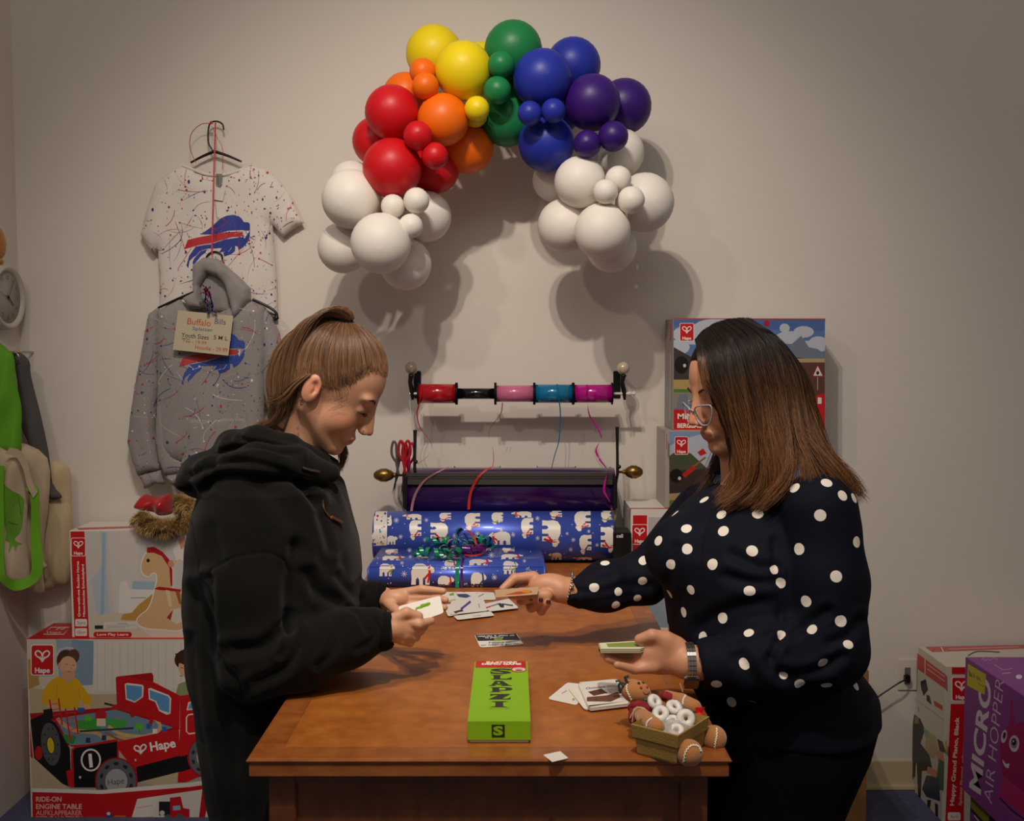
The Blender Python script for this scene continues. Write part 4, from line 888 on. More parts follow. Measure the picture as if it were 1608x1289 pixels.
hand('Buffalo', 386, 132, 10, 37, '#b04a28'); hand('Bills', 532, 130, 8.5, 17.5, '#55506e'); hand('Splatter', 415, 162, 5.2, 32, '#46507e'); hand('Youth Sizes', 355, 200, 7, 43, '#2b2a2a'); hand('S M L', 527, 212, 6.5, 22, '#3b3536'); hand('Tee - 19.99', 360, 227, 4.6, 38, '#b0452c'); hand('Hoodie - 29.99', 428, 264, 6, 51, '#b0452c')
P.line([Z3(358, 208), Z3(400, 212)], .7, '#2b2a2a'); P.line([Z3(580, 262), Z3(603, 264)], .6, '#b0452c')
P.into(mb)
tag(mb.build('price_sign', [mat('sign_card', '#b5a98f', rough=.8), PRINT]), 'hand-lettered cream price card hanging in front of the grey hoodie', 'sign')

# ================================================================== left wall: clock, plush, bags
XW = -1.63
ck = thing('wall_clock', (XW, 3.215, W(0, 467, 3.2)[2]), 'round white wall clock with faint numerals on the left wall', 'clock')
cc = np.array((XW, 3.205, WX(14, 467, -1.60)[2]))
whp = mat('clock_white', '#c2b9ae', rough=.4); fcm = mat('clock_face', '#a89f95', rough=.5)
R0 = .103
MB().lathe([(R0 * .96, .0), (R0, .008), (R0, .026), (R0 * .97, .034), (R0 * .92, .038), (R0 * .80, .028), (R0 * .80, .024)], cc, (1, 0, 0), 48).build('rim', whp, ck)
MB().lathe([(R0 * .80, .0), (R0 * .80, .026), (.001, .026)], cc, (1, 0, 0), 40).build('dial', fcm, ck)
cx = cc[0] + .0265; D = Print(map_uv((cx, cc[1], cc[2]), (0, 1, 0), (0, 0, 1)), base=.0002)
for h in range(1, 13):
    a = h * PI / 6; D = Print(map_uv((cx, cc[1], cc[2]), (0, 1, 0), (0, 0, 1)), base=.0002); D.text(str(h), R0 * .62 * math.sin(a), R0 * .62 * math.cos(a) - .0065, .013, '#4d4944', align='C', ax=(1, 0), ay=(0, 1)); D.build('numeral', PRINT, ck)
D = Print(map_uv((cx + .003, cc[1], cc[2]), (0, 1, 0), (0, 0, 1)), base=.0002)
for nm, a, L, w_, c_ in (('hour_hand', 128, .040, .0045, '#2e2b2a'), ('minute_hand', 33, .066, .003, '#3a3635'), ('second_hand', 285, .07, .0014, '#8a3a34')):
    D = Print(map_uv((cx + .003, cc[1], cc[2]), (0, 1, 0), (0, 0, 1)), base=.0004); a = math.radians(a); D.line([(-.012 * math.sin(a), -.012 * math.cos(a)), (L * math.sin(a), L * math.cos(a))], w_, c_); D.ell(0, 0, .005, .005, '#8a3a34'); D.build(nm, PRINT, ck)
pl = mat('gold_plush', '#b8761f', rough=1, sheen=.5, bump=1, bscale=300)
c = np.array(W(-9, 382, 3.22)); bb = MB(); bb.ball(c, (.033, .04, .060), 20); bb.ball(c + [.012, -.01, -.058], (.020, .022, .012), 12)
pt = tag(bb.build('plush_toy', pl), 'golden plush toy above the wall clock at the left edge', 'plush toy')
bb = MB(); bb.ball(c + [0, -.012, -.056], (.022, .030, .010), 12); bb.build('black_band', blk, pt)
# hook strip and hooks
grn = mat('green_canvas', '#5c9a18', rough=.75, bump=.3, bscale=400); grn2 = mat('green_strap', '#69a81c', rough=.7, bump=.2, bscale=500)
gry = mat('grey_felt', '#4f4b49', rough=.95, bump=.4, bscale=500); bei = mat('natural_canvas', '#b7a288', rough=.9, bump=.4, bscale=600, var=.05, vscale=20); bei2 = mat('cream_canvas', '#c0aa86', rough=.9, bump=.4, bscale=600)
def Z4(x, y): return x * 200 / 430, 340 + y * 600 / 1289
b = MB(); p = W(26, 560, 3.22)
b.tube([(p[0] + .022 * math.cos(a), p[1] - .03, p[2] + .014 * math.sin(a)) for a in [k * PI / 8 for k in range(17)]], .0025, 8, closed=False); b.tube([(p[0], WALLY, p[2] + .014), (p[0], 3.18, p[2] + .014)], .004, 8)
tag(b.build('wall_hook', mat('chrome', '#b8b4ae', rough=.15, metal=1)), 'silver wall hook and ring above the hanging green bag', 'hook')
def bag(name, pts, Y, th, m, label, cat='bag', seed=1, w=.05, sp_=3, fold=.010):
    return tag(inflate(name, [Z4(*p) for p in pts], Y, th, m, None, fold=sf(seed, fold, 50, 22), wid=w, step=.009, smooth_pts=sp_), label, cat, 'cloth bags hanging at the left')
bag('tote_bag', [(90, 800), (180, 820), (235, 850), (240, 960), (250, 1100), (235, 1230), (200, 1245), (160, 1260), (100, 1230), (80, 1100), (85, 950)], 3.275, .03, bei2, 'cream canvas tote bag hanging behind the frog tote', seed=3)
bag('shark_bag', [(40, 462), (70, 460), (100, 490), (105, 540), (140, 680), (165, 800), (178, 900), (208, 940), (200, 952), (165, 945), (120, 830), (95, 760), (70, 700), (60, 560)], 3.235, .03, gry, 'dark grey shark-shaped bag with a tail fin hanging beside the green bag', seed=4)
bag('canvas_bag', [(60, 760), (160, 815), (165, 960), (150, 1080), (150, 1160), (160, 1180), (145, 1200), (150, 1270), (110, 1265), (60, 1200), (30, 1000), (30, 800)], 3.205, .03, bei, 'beige canvas bag hanging just behind the frog tote', seed=6)
bag('green_bag', [(-20, 448), (30, 452), (48, 480), (55, 560), (72, 640), (72, 720), (68, 800), (20, 806), (-20, 800)], 3.175, .035, grn, 'bright green cloth bag hanging folded below the wall clock', seed=5)
fb = bag('frog_tote_bag', [(-18, 800), (40, 800), (90, 815), (98, 900), (92, 1000), (90, 1100), (100, 1225), (60, 1245), (0, 1240), (-18, 1100)], 3.150, .03, bei, 'beige tote bag with a green frog print and green handles', seed=7)
B = bvh_of(fb); P = Print(map_bvh(B), step=3.0, base=.001, lay=.00005)
def fq(pts, c, n=3): P.poly([tuple(q) for q in spline([Z4(*p) for p in pts], n, True)], c)
fq([(8, 905), (40, 925), (70, 940), (82, 960), (78, 1000), (70, 1060), (45, 1085), (20, 1060), (12, 1000)], '#5f9226')
fq([(30, 1040), (55, 1050), (50, 1090), (75, 1105), (60, 1108), (52, 1130), (44, 1108), (30, 1135), (32, 1100), (18, 1090)], '#5f9226')
P.line([Z4(20, 930), Z4(48, 980), Z4(40, 1050)], .8, '#33521a'); P.line([Z4(62, 945), Z4(70, 1000), Z4(55, 1060)], .8, '#33521a'); P.line([Z4(10, 1000), Z4(30, 1030), Z4(60, 1040)], .8, '#33521a')
P.build('frog_print', paint, fb)
b = MB(); hp_ = spline([Z4(*p) for p in [(98, 930), (110, 920), (118, 960), (120, 1080), (125, 1190), (100, 1230), (50, 1245), (15, 1225), (-5, 1180), (-4, 1000), (0, 840)]], 6)
pts = [W(x, y, 3.105) for x, y in hp_]; sides = []
for i in range(len(pts)):
    t = np.array(pts[min(i + 1, len(pts) - 1)]) - np.array(pts[max(i - 1, 0)]); s_ = nrm(np.cross(t, (0, 1, 0))); sides.append(tuple(nrm(s_ + np.array([0, .35 * math.sin(i * .35), 0]))))
V = []; wv = .032
b.ribbon(pts, wv, sides); b.ribbon([(p[0], p[1] + .002, p[2]) for p in pts], wv, sides)
b.build('handle', grn2, fb)
b = MB(); b.ribbon([W(x, y, 3.10) for x, y in spline([Z4(*p) for p in [(25, 790), (60, 800), (85, 840), (100, 900), (120, 940)]], 5)], .024, (.6, 0, .8)); b.build('rolled_top', bei, fb)

# fur-trimmed red hat on the horse box
hat = thing('fur_trimmed_hat', (W(258, 830, 3.2)[0], 3.2, zt), 'red satin hat with spotted brown fur trim lying on the rocking horse box', 'hat')
satin = mat('red_satin', '#a80c14', rough=.28, sheen=.3, spec=.7)
def Z5(x, y): return 40 + x * 300 / 1487, 770 + y * 260 / 1289
hc = [Z5(*p) for p in [(855, 125), (890, 60), (930, 30), (1000, 45), (1060, 40), (1120, 25), (1145, 60), (1150, 120), (1140, 180), (1060, 195), (1010, 170), (900, 150)]]
inflate('crown', hc, 3.20, .05, satin, hat, fold=sf(9, .010, 70, 60), wid=.03, step=.006, smooth_pts=3)
cen = [W(*Z5(x, y), 3.13 + yo) for x, y, yo in [(885, 210, .01), (940, 265, -.01), (1060, 290, -.02), (1180, 275, -.01), (1290, 220, .01), (1330, 150, .05), (1240, 110, .09), (1180, 105, .10)]]
cenp = spline(cen, 6); b = MB(); b.tube(cenp, .021, 12); b.build('fur_core', mat('fur_dark', '#6b4a24', rough=1), hat)
r = random.Random(4); V = []; Fc = []; C_ = []
tn = [nrm(np.array(cenp[min(i + 1, len(cenp) - 1)]) - cenp[max(i - 1, 0)]) for i in range(len(cenp))]
for k in range(9000):
    i = r.randrange(len(cenp)); t = tn[i]; a = np.cross(t, (0, 0, 1)); a = nrm(a); b2 = np.cross(t, a); th = r.uniform(0, 6.28); d = a * math.cos(th) + b2 * math.sin(th)
    p0 = np.array(cenp[i]) + t * r.uniform(-.008, .008) + d * .019; L = r.uniform(.012, .024); dr_ = nrm(d + t * r.uniform(-.2, .7) + np.array([r.uniform(-.3, .3), r.uniform(-.3, .3), -.35 + r.uniform(-.3, .3)])); s_ = nrm(np.cross(dr_, (r.random(), 1, r.random()))) * .0005
    p1 = p0 + dr_ * L * .6; p2 = p0 + dr_ * L + np.array([0, 0, -.003]); o = len(V); V += [p0 - s_, p0 + s_, p1 + s_ * .8, p1 - s_ * .8, p2]; Fc += [[o, o + 1, o + 2, o + 3], [o + 3, o + 2, o + 4]]
    spot_ = math.sin(i * 1.1 + th * 2.3) + math.sin(th * 3 + i * .57); c0 = lin('#3a2814') if spot_ > .75 else lin(r.choice(['#c09a58', '#d6b578', '#a87c40', '#e2c890'])); C_ += [c0, c0]
link_mesh('fur_trim', V, Fc, print_mat('fur_hair', .8), hat, None, False, fcol=C_)
# ================================================================== ribbon rack and paper cutter on the wall
brass = mat('aged_brass', '#8a6a35', rough=.35, metal=.9, bump=.5, bscale=120)
def gloss(n, c, rough=.22, **k): return mat('gloss_' + n, c, rough=rough, coat=.5, **k)
YK = 3.20
zr = W(804, 618, YK)[2]
rack = thing('ribbon_rack', (W(812, 618, WALLY)[0], WALLY - .01, zr - .03), 'wall-mounted ribbon rod on black brackets with round glass finials', 'rack')
b = MB(); b.tube([(W(643, 618, YK)[0], YK, zr), (W(998, 618, YK)[0], YK, zr)], .0042, 12)
x = W(985, 618, YK)[0]; b.lathe([(.006, 0), (.0065, .002), (.0065, .012), (.004, .014)], (x, YK, zr), (1, 0, 0), 14); b.lathe([(.008, 0), (.008, .004)], (x + .02, YK, zr), (1, 0, 0), 14)
b.build('rod', plast, rack)
for px, nm, c in ((646, 'smoky', '#8c7a66'), (979, 'pearl', '#b9a88c')):
    b = MB(); q = lambda x_, y_, Y=YK: W(x_, y_, Y)
    b.tube([q(px, 588), q(px - 2, 600), q(px + 1, 615), q(px + 2, 628)], [.009, .007, .008, .004], 10); b.tube([q(px, 590), W(px - 2, 592, WALLY - .001)], .006, 8); b.lathe([(.010, 0), (.010, .004), (.006, .006)], q(px, 591), (0, 0, 1), 14)
    b.box((q(px, 0)[0] - .012, WALLY - .006, zr - .02), (q(px, 0)[0] + .012, WALLY - .0005, zr + .07), bev=.002)
    b.build('bracket', blk, rack)
    MB().ball(q(px, 578), .0205, 24).build('finial', mat(nm + '_glass', c, rough=.12, spec=.8, coat=.6), rack)
flm = mat('spool_black', '#060606', rough=.6, spec=.15)
sp = [('red', 657, 716, 15.2, '#a80e1a'), ('black', 718, 777, 8.5, '#0c0c0f'), ('pink', 779, 838, 13, '#c76a8c'), ('blue', 840, 899, 14.6, '#0c6a95'), ('magenta', 901, 961, 14.2, '#ab0f7e')]
for n_, xa, xb, r_, c in sp:
    k = YK / F; xa_, xb_ = W(xa - 1.1, 618, YK)[0], W(xb + 1.1, 618, YK)[0]; t = thing('ribbon_spool', ((xa_ + xb_) / 2, YK, zr - 17 * k), 'spool of %s ribbon on the wall rod' % n_, 'ribbon spool', 'ribbon spools on the wall rod')
    MB().lathe([(.006, 0), (17.5 * k, 0), (17.5 * k, .0035), (r_ * k * .9, .0035), (r_ * k * .9, xb_ - xa_ - .0042), (17.5 * k, xb_ - xa_ - .0042), (17.5 * k, xb_ - xa_ - .0006), (.006, xb_ - xa_ - .0006)], (xa_ + .0003, YK, zr), (1, 0, 0), 28, smooth=False).build('flange', flm, t)
    MB().lathe([(r_ * k * .92, .0036), (r_ * k, .0038), (r_ * k, xb_ - xa_ - .0055), (r_ * k * .92, xb_ - xa_ - .0052)], (xa_ + .001, YK, zr), (1, 0, 0), 32, smooth=True).build('wound_ribbon', gloss(n_, c, .18), t)
def ribbon_thing(name, pts, w, m, label, twist=0, n=8, parent=None, side0=(1, 0, 0)):
    P_ = spline(pts, n); sd = []
    for i in range(len(P_)):
        a = twist * i / len(P_); sd.append((math.cos(a) * side0[0], math.sin(a) * .9, .15 * math.sin(a * .5)))
    b = MB(); b.ribbon(P_, w, [tuple(nrm(s_)) for s_ in sd]); return tag(b.build(name, m), label, 'ribbon', 'ribbon ends around the wall rack')
def pp(l): return [W(x, y, Y) for x, y, Y in l]
ribbon_thing('ribbon_strand', pp([(662, 605, 3.17), (660, 625, 3.168), (655, 650, 3.18), (660, 672, 3.19), (675, 692, 3.2), (678, 705, 3.2), (670, 718, 3.2), (655, 729, 3.2)]), .0042, gloss('red', '#a80e1a'), 'red ribbon strand dangling from the red spool', 2.2)
ribbon_thing('ribbon_strand', pp([(789, 632, 3.172), (786, 650, 3.19), (770, 672, 3.2), (768, 690, 3.2), (774, 705, 3.2), (775, 722, 3.2), (773, 736, 3.19)]), .0038, gloss('pink', '#c76a8c'), 'pink ribbon strand dangling from the pink spool', 3)
ribbon_thing('ribbon_strand', pp([(875, 603, 3.17), (877, 622, 3.168), (880, 650, 3.19), (878, 690, 3.2), (871, 715, 3.2), (866, 736, 3.19)]), .0040, gloss('blue', '#0c6a95'), 'turquoise ribbon strand dangling from the blue spool', 1)
ribbon_thing('ribbon_strand', pp([(922, 604, 3.17), (922, 620, 3.168), (925, 650, 3.18), (938, 672, 3.18), (944, 688, 3.17), (936, 706, 3.17), (942, 722, 3.16), (953, 738, 3.15), (950, 756, 3.13), (949, 772, 3.125), (958, 788, 3.12), (961, 800, 3.12)]), .0075, gloss('magenta', '#ab0f7e', .15), 'curly magenta ribbon strand hanging over the purple roll', 12, 10)
# cutter
YC = 3.235; zc = W(804, 772, YC)[2]; RC = .078
cut = thing('paper_cutter', (W(800, 772, YC)[0], YC, zc - RC), 'wall-mounted wrapping paper cutter with grey bar and brass pinecone finials', 'paper cutter')
xa, xb = W(640, 772, YC)[0], W(964, 772, YC)[0]
gm = mat('dark_steel', '#2f2e30', rough=.35, metal=.6); gb = mat('grey_bar', '#5a5755', rough=.3, metal=.5)
for px in (636, 966):
    x = W(px, 770, 3.16)[0]; b = MB(); b.box((x - .006, 3.15, zc - .045), (x + .006, 3.31, zc + .055), bev=.004); b.box((x - .004, 3.30, zc - .09), (x + .004, WALLY - .0005, zc + .07)); b.build('end_bracket', gm, cut)
for px, y0, y1 in ((651, 676, 737), (970, 671, 745)):
    b = MB(); x = W(px, 700, 3.16)[0]; z0_, z1_ = W(px, y1, 3.16)[2], W(px, y0, 3.16)[2]
    b.tube([(x, 3.16, z0_), (x, 3.17, (z0_ + z1_) / 2), (x, 3.18, z1_)], [.005, .0045, .006], 10); b.ball((x + .004, 3.155, z0_ + .025), .007, 10); b.tube([(x, 3.16, z0_), (x, 3.2, z0_ - .03)], .005, 8); b.build('spring_arm', blk, cut)
yb = 3.152; b = MB()
for (ya, yc_, dd) in ((742, 748, .000), (748.5, 752, .003), (752.5, 761, .0)):
    za, zb_ = W(800, yc_, yb)[2], W(800, ya, yb)[2]; b.box((W(640, 750, yb)[0], yb - .004 + dd, za), (W(962, 750, yb)[0], yb + .006, zb_), bev=.0012)
b.build('cutting_bar', gb, cut)
for px, sgn in ((605, -1), (991, 1)):
    p0 = W(632 if sgn < 0 else 972, 746 if sgn < 0 else 741, 3.19); c = W(px, 745 if sgn < 0 else 741, 3.19); L = abs(c[0] - p0[0]); k = 3.19 / F
    prof = [(.004, 0), (.004, L * .28), (.008, L * .32), (.0045, L * .38), (.009, L * .46), (.005, L * .5)]; e = L + 18 * k; s0 = L * .5
    for i in range(9): t = i / 8; prof.append((.004 + .0185 * math.sin(PI * (t * .92 + .04)) ** .7 * (1 if i % 2 else .93), s0 + (e - s0) * t))
    prof.append((.001, e + .001)); MB().lathe(prof, p0, (sgn, 0, 0), 20).build('finial', brass, cut)
pr = tag(MB().lathe([(.018, .0), (RC * .98, 0), (RC, .001), (RC, xb - xa - .001), (RC * .98, xb - xa), (.018, xb - xa)], (xa, YC, zc), (1, 0, 0), 48, c=(0, 0, 0)).build('wrapping_paper_roll', mat('purple_foil', '#33104f', rough=.2, metal=.25, coat=.5)), 'shiny dark purple wrapping paper roll in the wall cutter', 'wrapping paper roll')
for xa_, xb_, nm, c, lb in ((713, 786, 'silver', '#9c9894', 'glittery silver ribbon spool lying behind the purple roll'), (843, 904, 'violet', '#3a2170', 'violet ribbon spool lying behind the purple roll')):
    x0_, x1_ = W(xa_, 735, 3.30)[0], W(xb_, 735, 3.30)[0]; z_ = W(800, 742, 3.30)[2]; t = thing('ribbon_spool', ((x0_ + x1_) / 2, 3.30, z_ - .02), lb, 'ribbon spool')
    MB().lathe([(.004, 0), (.022, 0), (.022, .002), (.012, .002), (.012, x1_ - x0_ - .002), (.022, x1_ - x0_ - .002), (.022, x1_ - x0_), (.004, x1_ - x0_)], (x0_, 3.30, z_), (1, 0, 0), 22, smooth=False).build('flange', flm, t)
    MB().lathe([(.016, .003), (.018, .003), (.018, x1_ - x0_ - .003), (.016, x1_ - x0_ - .003)], (x0_, 3.30, z_), (1, 0, 0), 22).build('wound_ribbon', gloss(nm, c, .2, bump=1 if nm == 'silver' else 0, bscale=300), t)
ribbon_thing('ribbon_strand', pp([(704, 733, 3.17), (688, 741, 3.145), (668, 753, 3.14), (654, 772, 3.14), (648, 790, 3.14), (646, 803, 3.135)]), .0095, mat('ribbed_pink', '#b07c84', rough=.35, bump=1, bscale=240), 'ribbed pale pink ribbon draped over the left of the purple roll', .6, 8, side0=(.7, 0, .7))
ribbon_thing('ribbon_strand', pp([(787, 733, 3.18), (770, 734, 3.16), (752, 748, 3.14), (741, 768, 3.14), (737, 785, 3.14), (736, 800, 3.135)]), .0095, mat('ribbed_red', '#c4301c', rough=.35, bump=1, bscale=240), 'orange red ribbon draped over the middle of the purple roll', .6, 8)
# scissors
steel = mat('steel', '#8d8a86', rough=.25, metal=1)
def scissors(nm, cx, cy, Y, hc, label, blade, dx, scale=1.0, seed=0):
    m = mat('handle_' + nm, hc, rough=.35); t = thing('scissors', W(cx, cy + 40, Y), label, 'scissors', 'scissors hanging by the paper cutter')
    k = Y / F * scale
    def q(x, y, d=0): p = W(cx, cy, Y); return (p[0] + x * k, Y + d, p[2] - y * k)
    for s_, d in ((-1, 0), (1, .006)):
        loop = [(s_ * 2, 22), (s_ * 8.5, 12), (s_ * 9, 0), (s_ * 6, -10), (s_ * 2.2, -6), (s_ * 1.6, 6), (s_ * 1, 16)]
        b = MB(); b.tube([q(x, y, d) for x, y in spline(loop, 5, True)], .0040, 8, closed=True); b.tube([q(s_ * 2, 20, d), q(-s_ * 1.5, 42, d)], [.0052, .0035], 8); b.build('handle', m, t)
        b = MB(); e = q(-s_ * 2 + dx, blade, d); a = q(-s_ * 1.2, 38, d); a2 = q(-s_ * 1.2 + 4.5 * (1 if s_ > 0 else -1), 40, d)
        b.add([a, a2, e, (a[0], a[1] + .0015, a[2]), (a2[0], a2[1] + .0015, a2[2]), (e[0], e[1] + .0015, e[2])], [(0, 1, 2), (5, 4, 3), (0, 3, 4, 1), (1, 4, 5, 2), (2, 5, 3, 0)], smooth=False); b.build('blade', steel, t)
scissors('grey', 624, 703, 3.175, '#5b5554', 'grey-handled scissors hanging left of the purple roll', 76, -8)
scissors('red', 635, 702, 3.150, '#b3151a', 'red-handled scissors hanging by the left brass finial', 84, -6)
scissors('pink', 641, 706, 3.195, '#b01455', 'magenta-handled scissors hanging behind the red-handled pair', 66, -2)
b = MB(); b.tube(pp([(643, 628, 3.19), (646, 655, 3.2), (650, 678, 3.19)]), .0012, 6); tag(b.build('string', plast), 'white cord hanging from the left rack bracket', 'cord')

# ================================================================== things on the desk
# wrapping roll
def ZA(x, y): return 580 + x * 220 / 1608, 790 + y * 150 / 1096
def ZB(x, y): return 780 + x * 280 / 1608, 790 + y * 150 / 861
RW = .0785; YW = 3.150; xa, xb = W(584, 842, YW - RW)[0], W(965, 842, YW - RW)[0]; zw = DZ + RW + .0006
foil = mat('blue_gift_foil', '#4058bc', rough=.38, metal=.35, coat=.3); ink = print_mat('gift_ink', .34)
mb = MB(); mb.lathe([(.02, .0), (RW * .985, 0), (RW, .0004), (RW, xb - xa - .0004), (RW * .985, xb - xa), (.02, xb - xa)], (xa, YW, zw), (1, 0, 0), 72, 0)
roll0 = link_mesh('tmp', mb.V, mb.F, foil); Bw = bvh_of(roll0); bpy.data.objects.remove(roll0)
BEAR = [(0, .36), (.05, .27), (.14, .22), (.17, .16), (.22, .20), (.32, .22), (.5, .12), (.78, .12), (.95, .25), (1.0, .45), (.98, .7), (1.0, .95), (.80, .95), (.80, .74), (.72, .66), (.66, .76), (.66, .95), (.50, .95), (.50, .68), (.40, .66), (.40, .95), (.22, .95), (.22, .62), (.16, .5), (.03, .47)]
def bear(P, x, y, w, h, rot, flip=0, scarf='#b81c28', step=None):
    """bear in the box (x,y,w,h); rot 0..3 quarter turns"""
    def M(a, c):
        a, c = (1 - a if flip else a) - .5, c - .5
        for _ in range(rot): a, c = c, -a
        return x + w * (a + .5), y + h * (c + .5)
    P.poly([M(*p) for p in BEAR], '#ddd6cc', step)
    if scarf:
        P.poly([M(*p) for p in [(.20, .17), (.30, .19), (.27, .42), (.24, .60), (.15, .50)]], scarf, step); P.poly([M(*p) for p in [(.22, .45), (.34, .85), (.26, .9), (.16, .5)]], scarf, step); P.poly([M(*p) for p in [(.24, .45), (.48, .70), (.44, .78), (.2, .55)]], scarf, step)
def flake(P, x, y, r, c='#cfd0e2'):
    for k in range(4): a = k * PI / 4 + .2; P.line([(x - r * math.cos(a), y - r * math.sin(a)), (x + r * math.cos(a), y + r * math.sin(a))], r * .16, c)
P = Print(map_bvh(Bw), step=2.6, base=.0005, lay=.000008)
P.poly([(583, 803), (608, 803), (607.5, 856), (583, 857)], '#d8d0c8')
for i in range(34):
    P.ell(rnd.uniform(585, 605), rnd.uniform(805, 855), *([rnd.choice([.5, .8, 1.4, 2])] * 2), rnd.choice(['#b81c38', '#5a2a8a', '#2a9ab8', '#c9962a', '#555', '#b81c38']) if False else rnd.choice(['#b81c38', '#5a2a8a', '#2a9ab8', '#c9962a', '#555555']), n=8)
BR, GB_, NV = '#b81c28', '#7a8a2a', '#23336a'
for (f_, x, y, w_, h_, r_, fl, sc) in [(ZA, 380, 118, 220, 75, 0, 0, '#c05040'), (ZA, 205, 140, 60, 120, 3, 0, None), (ZA, 440, 195, 165, 230, 1, 0, BR), (ZA, 690, 225, 240, 230, 3, 1, BR), (ZA, 785, 112, 160, 100, 1, 0, BR), (ZA, 1070, 115, 210, 200, 1, 0, BR), (ZA, 1385, 108, 150, 140, 1, 0, GB_), (ZA, 205, 360, 120, 120, 0, 1, None), (ZA, 1370, 305, 250, 180, 0, 0, BR),
   (ZB, 130, 70, 185, 65, 0, 0, BR), (ZB, 205, 135, 130, 185, 1, 0, BR), (ZB, 465, 65, 130, 80, 1, 0, BR), (ZB, 400, 155, 200, 240, 3, 1, BR), (ZB, 680, 75, 175, 180, 1, 0, BR), (ZB, 925, 65, 135, 110, 1, 0, GB_), (ZB, 730, 285, 130, 175, 1, 0, NV), (ZB, 930, 215, 150, 230, 3, 1, BR), (ZB, 465, 435, 120, 75, 0, 0, GB_), (ZB, 680, 480, 180, 30, 0, 0, BR), (ZB, 0, 90, 60, 90, 1, 0, None)]:
    a = f_(x, y); c = f_(x + w_, y + h_); bear(P, a[0], a[1], c[0] - a[0], c[1] - a[1], r_, fl, sc)
for q in [ZA(310, 200), ZA(655, 198), ZA(640, 420), ZA(360, 385), ZA(985, 375), ZA(1510, 305), ZA(1240, 350), ZB(368, 140), ZB(148, 285), ZB(368, 315), ZB(635, 275), ZB(668, 415), ZB(905, 375), ZB(1040, 215), ZB(40, 238), ZB(830, 255), ZB(690, 330)]: flake(P, *q, rnd.uniform(2.6, 4.6))
for i in range(40): P.ell(rnd.uniform(610, 962), rnd.uniform(806, 876), .7, .7, '#cfd0e2', n=7)
P.into(mb)
tag(mb.build('wrapping_paper_roll', [foil, ink]), 'thick roll of blue polar bear wrapping paper lying across the back of the desk', 'wrapping paper roll')
# gift box
YG0, YG1 = 2.78, 3.055; hG = .0605
gx0, gx1 = W(576, 900, YG0)[0], W(857, 900, YG0)[0]; z0g = DZ + .0005; z1g = z0g + hG
mb = MB(); bm = bmesh.new(); bmesh.ops.create_cube(bm, size=1)
for v in bm.verts: v.co = Vector(((gx0 + gx1) / 2 + v.co.x * (gx1 - gx0), (YG0 + YG1) / 2 + v.co.y * (YG1 - YG0), (z0g + z1g) / 2 + v.co.z * hG))
bmesh.ops.bevel(bm, geom=bm.edges[:], offset=.007, segments=4, affect='EDGES'); mb.add([v.co[:] for v in bm.verts], [[v.index for v in f.verts] for f in bm.faces], 0); bm.free()
for s_ in (0, 1):   # folded paper flaps on the right end
    mb.add([(gx1, YG0 + .01, z1g - .002), (gx1, YG1 - .01, z1g - .002), (gx1 + .006, YG1 - .08, z0g + .02), (gx1 + .012, YG0 + .06, z0g + .015)], [(0, 1, 2, 3)], 0, smooth=False)
roll0 = link_mesh('tmp', mb.V, mb.F, foil); Bg = bvh_of(roll0); bpy.data.objects.remove(roll0)
P = Print(map_bvh(Bg), step=2.4, base=.0005, lay=.000008)
for (f_, x, y, w_, h_, r_, fl, sc) in [(ZA, 165, 530, 170, 60, 1, 0, BR), (ZA, 220, 480, 210, 35, 0, 1, BR), (ZA, 150, 600, 260, 60, 0, 1, BR), (ZA, 115, 675, 180, 170, 0, 1, GB_), (ZA, 480, 660, 270, 290, 0, 1, BR), (ZA, 785, 810, 190, 190, 0, 1, BR), (ZA, 860, 640, 150, 130, 0, 1, BR), (ZA, 1145, 635, 270, 85, 0, 1, BR), (ZA, 1165, 765, 180, 235, 0, 1, NV), (ZA, 1535, 650, 140, 130, 0, 1, GB_), (ZA, 1530, 900, 100, 100, 0, 1, None), (ZA, 560, 475, 150, 30, 0, 1, BR), (ZA, 880, 470, 200, 60, 1, 0, BR), (ZA, 850, 590, 200, 35, 0, 1, BR), (ZA, 1290, 500, 110, 60, 1, 0, BR), (ZA, 1505, 510, 170, 60, 1, 0, BR), (ZA, 500, 595, 180, 50, 0, 0, None), (ZB, 40, 455, 200, 55, 0, 1, BR), (ZB, 65, 510, 130, 135, 0, 1, GB_)]:
    a = f_(x, y); c = f_(x + w_, y + h_); bear(P, a[0], a[1], c[0] - a[0], c[1] - a[1], r_, fl, sc)
for q in [ZA(375, 690), ZA(400, 810), ZA(850, 750), ZA(1435, 850), ZA(1105, 925), ZB(250, 525), ZB(285, 600), ZA(460, 545), ZA(470, 620), ZA(1400, 600)]: flake(P, *q, rnd.uniform(3, 5))
for i in range(40): P.ell(rnd.uniform(592, 850), rnd.uniform(860, 925), .7, .7, '#cfd0e2', n=7)
P.into(mb); gift = tag(mb.build('wrapped_gift', [foil, ink]), 'flat gift box wrapped in blue polar bear paper with a curly ribbon bow', 'gift')
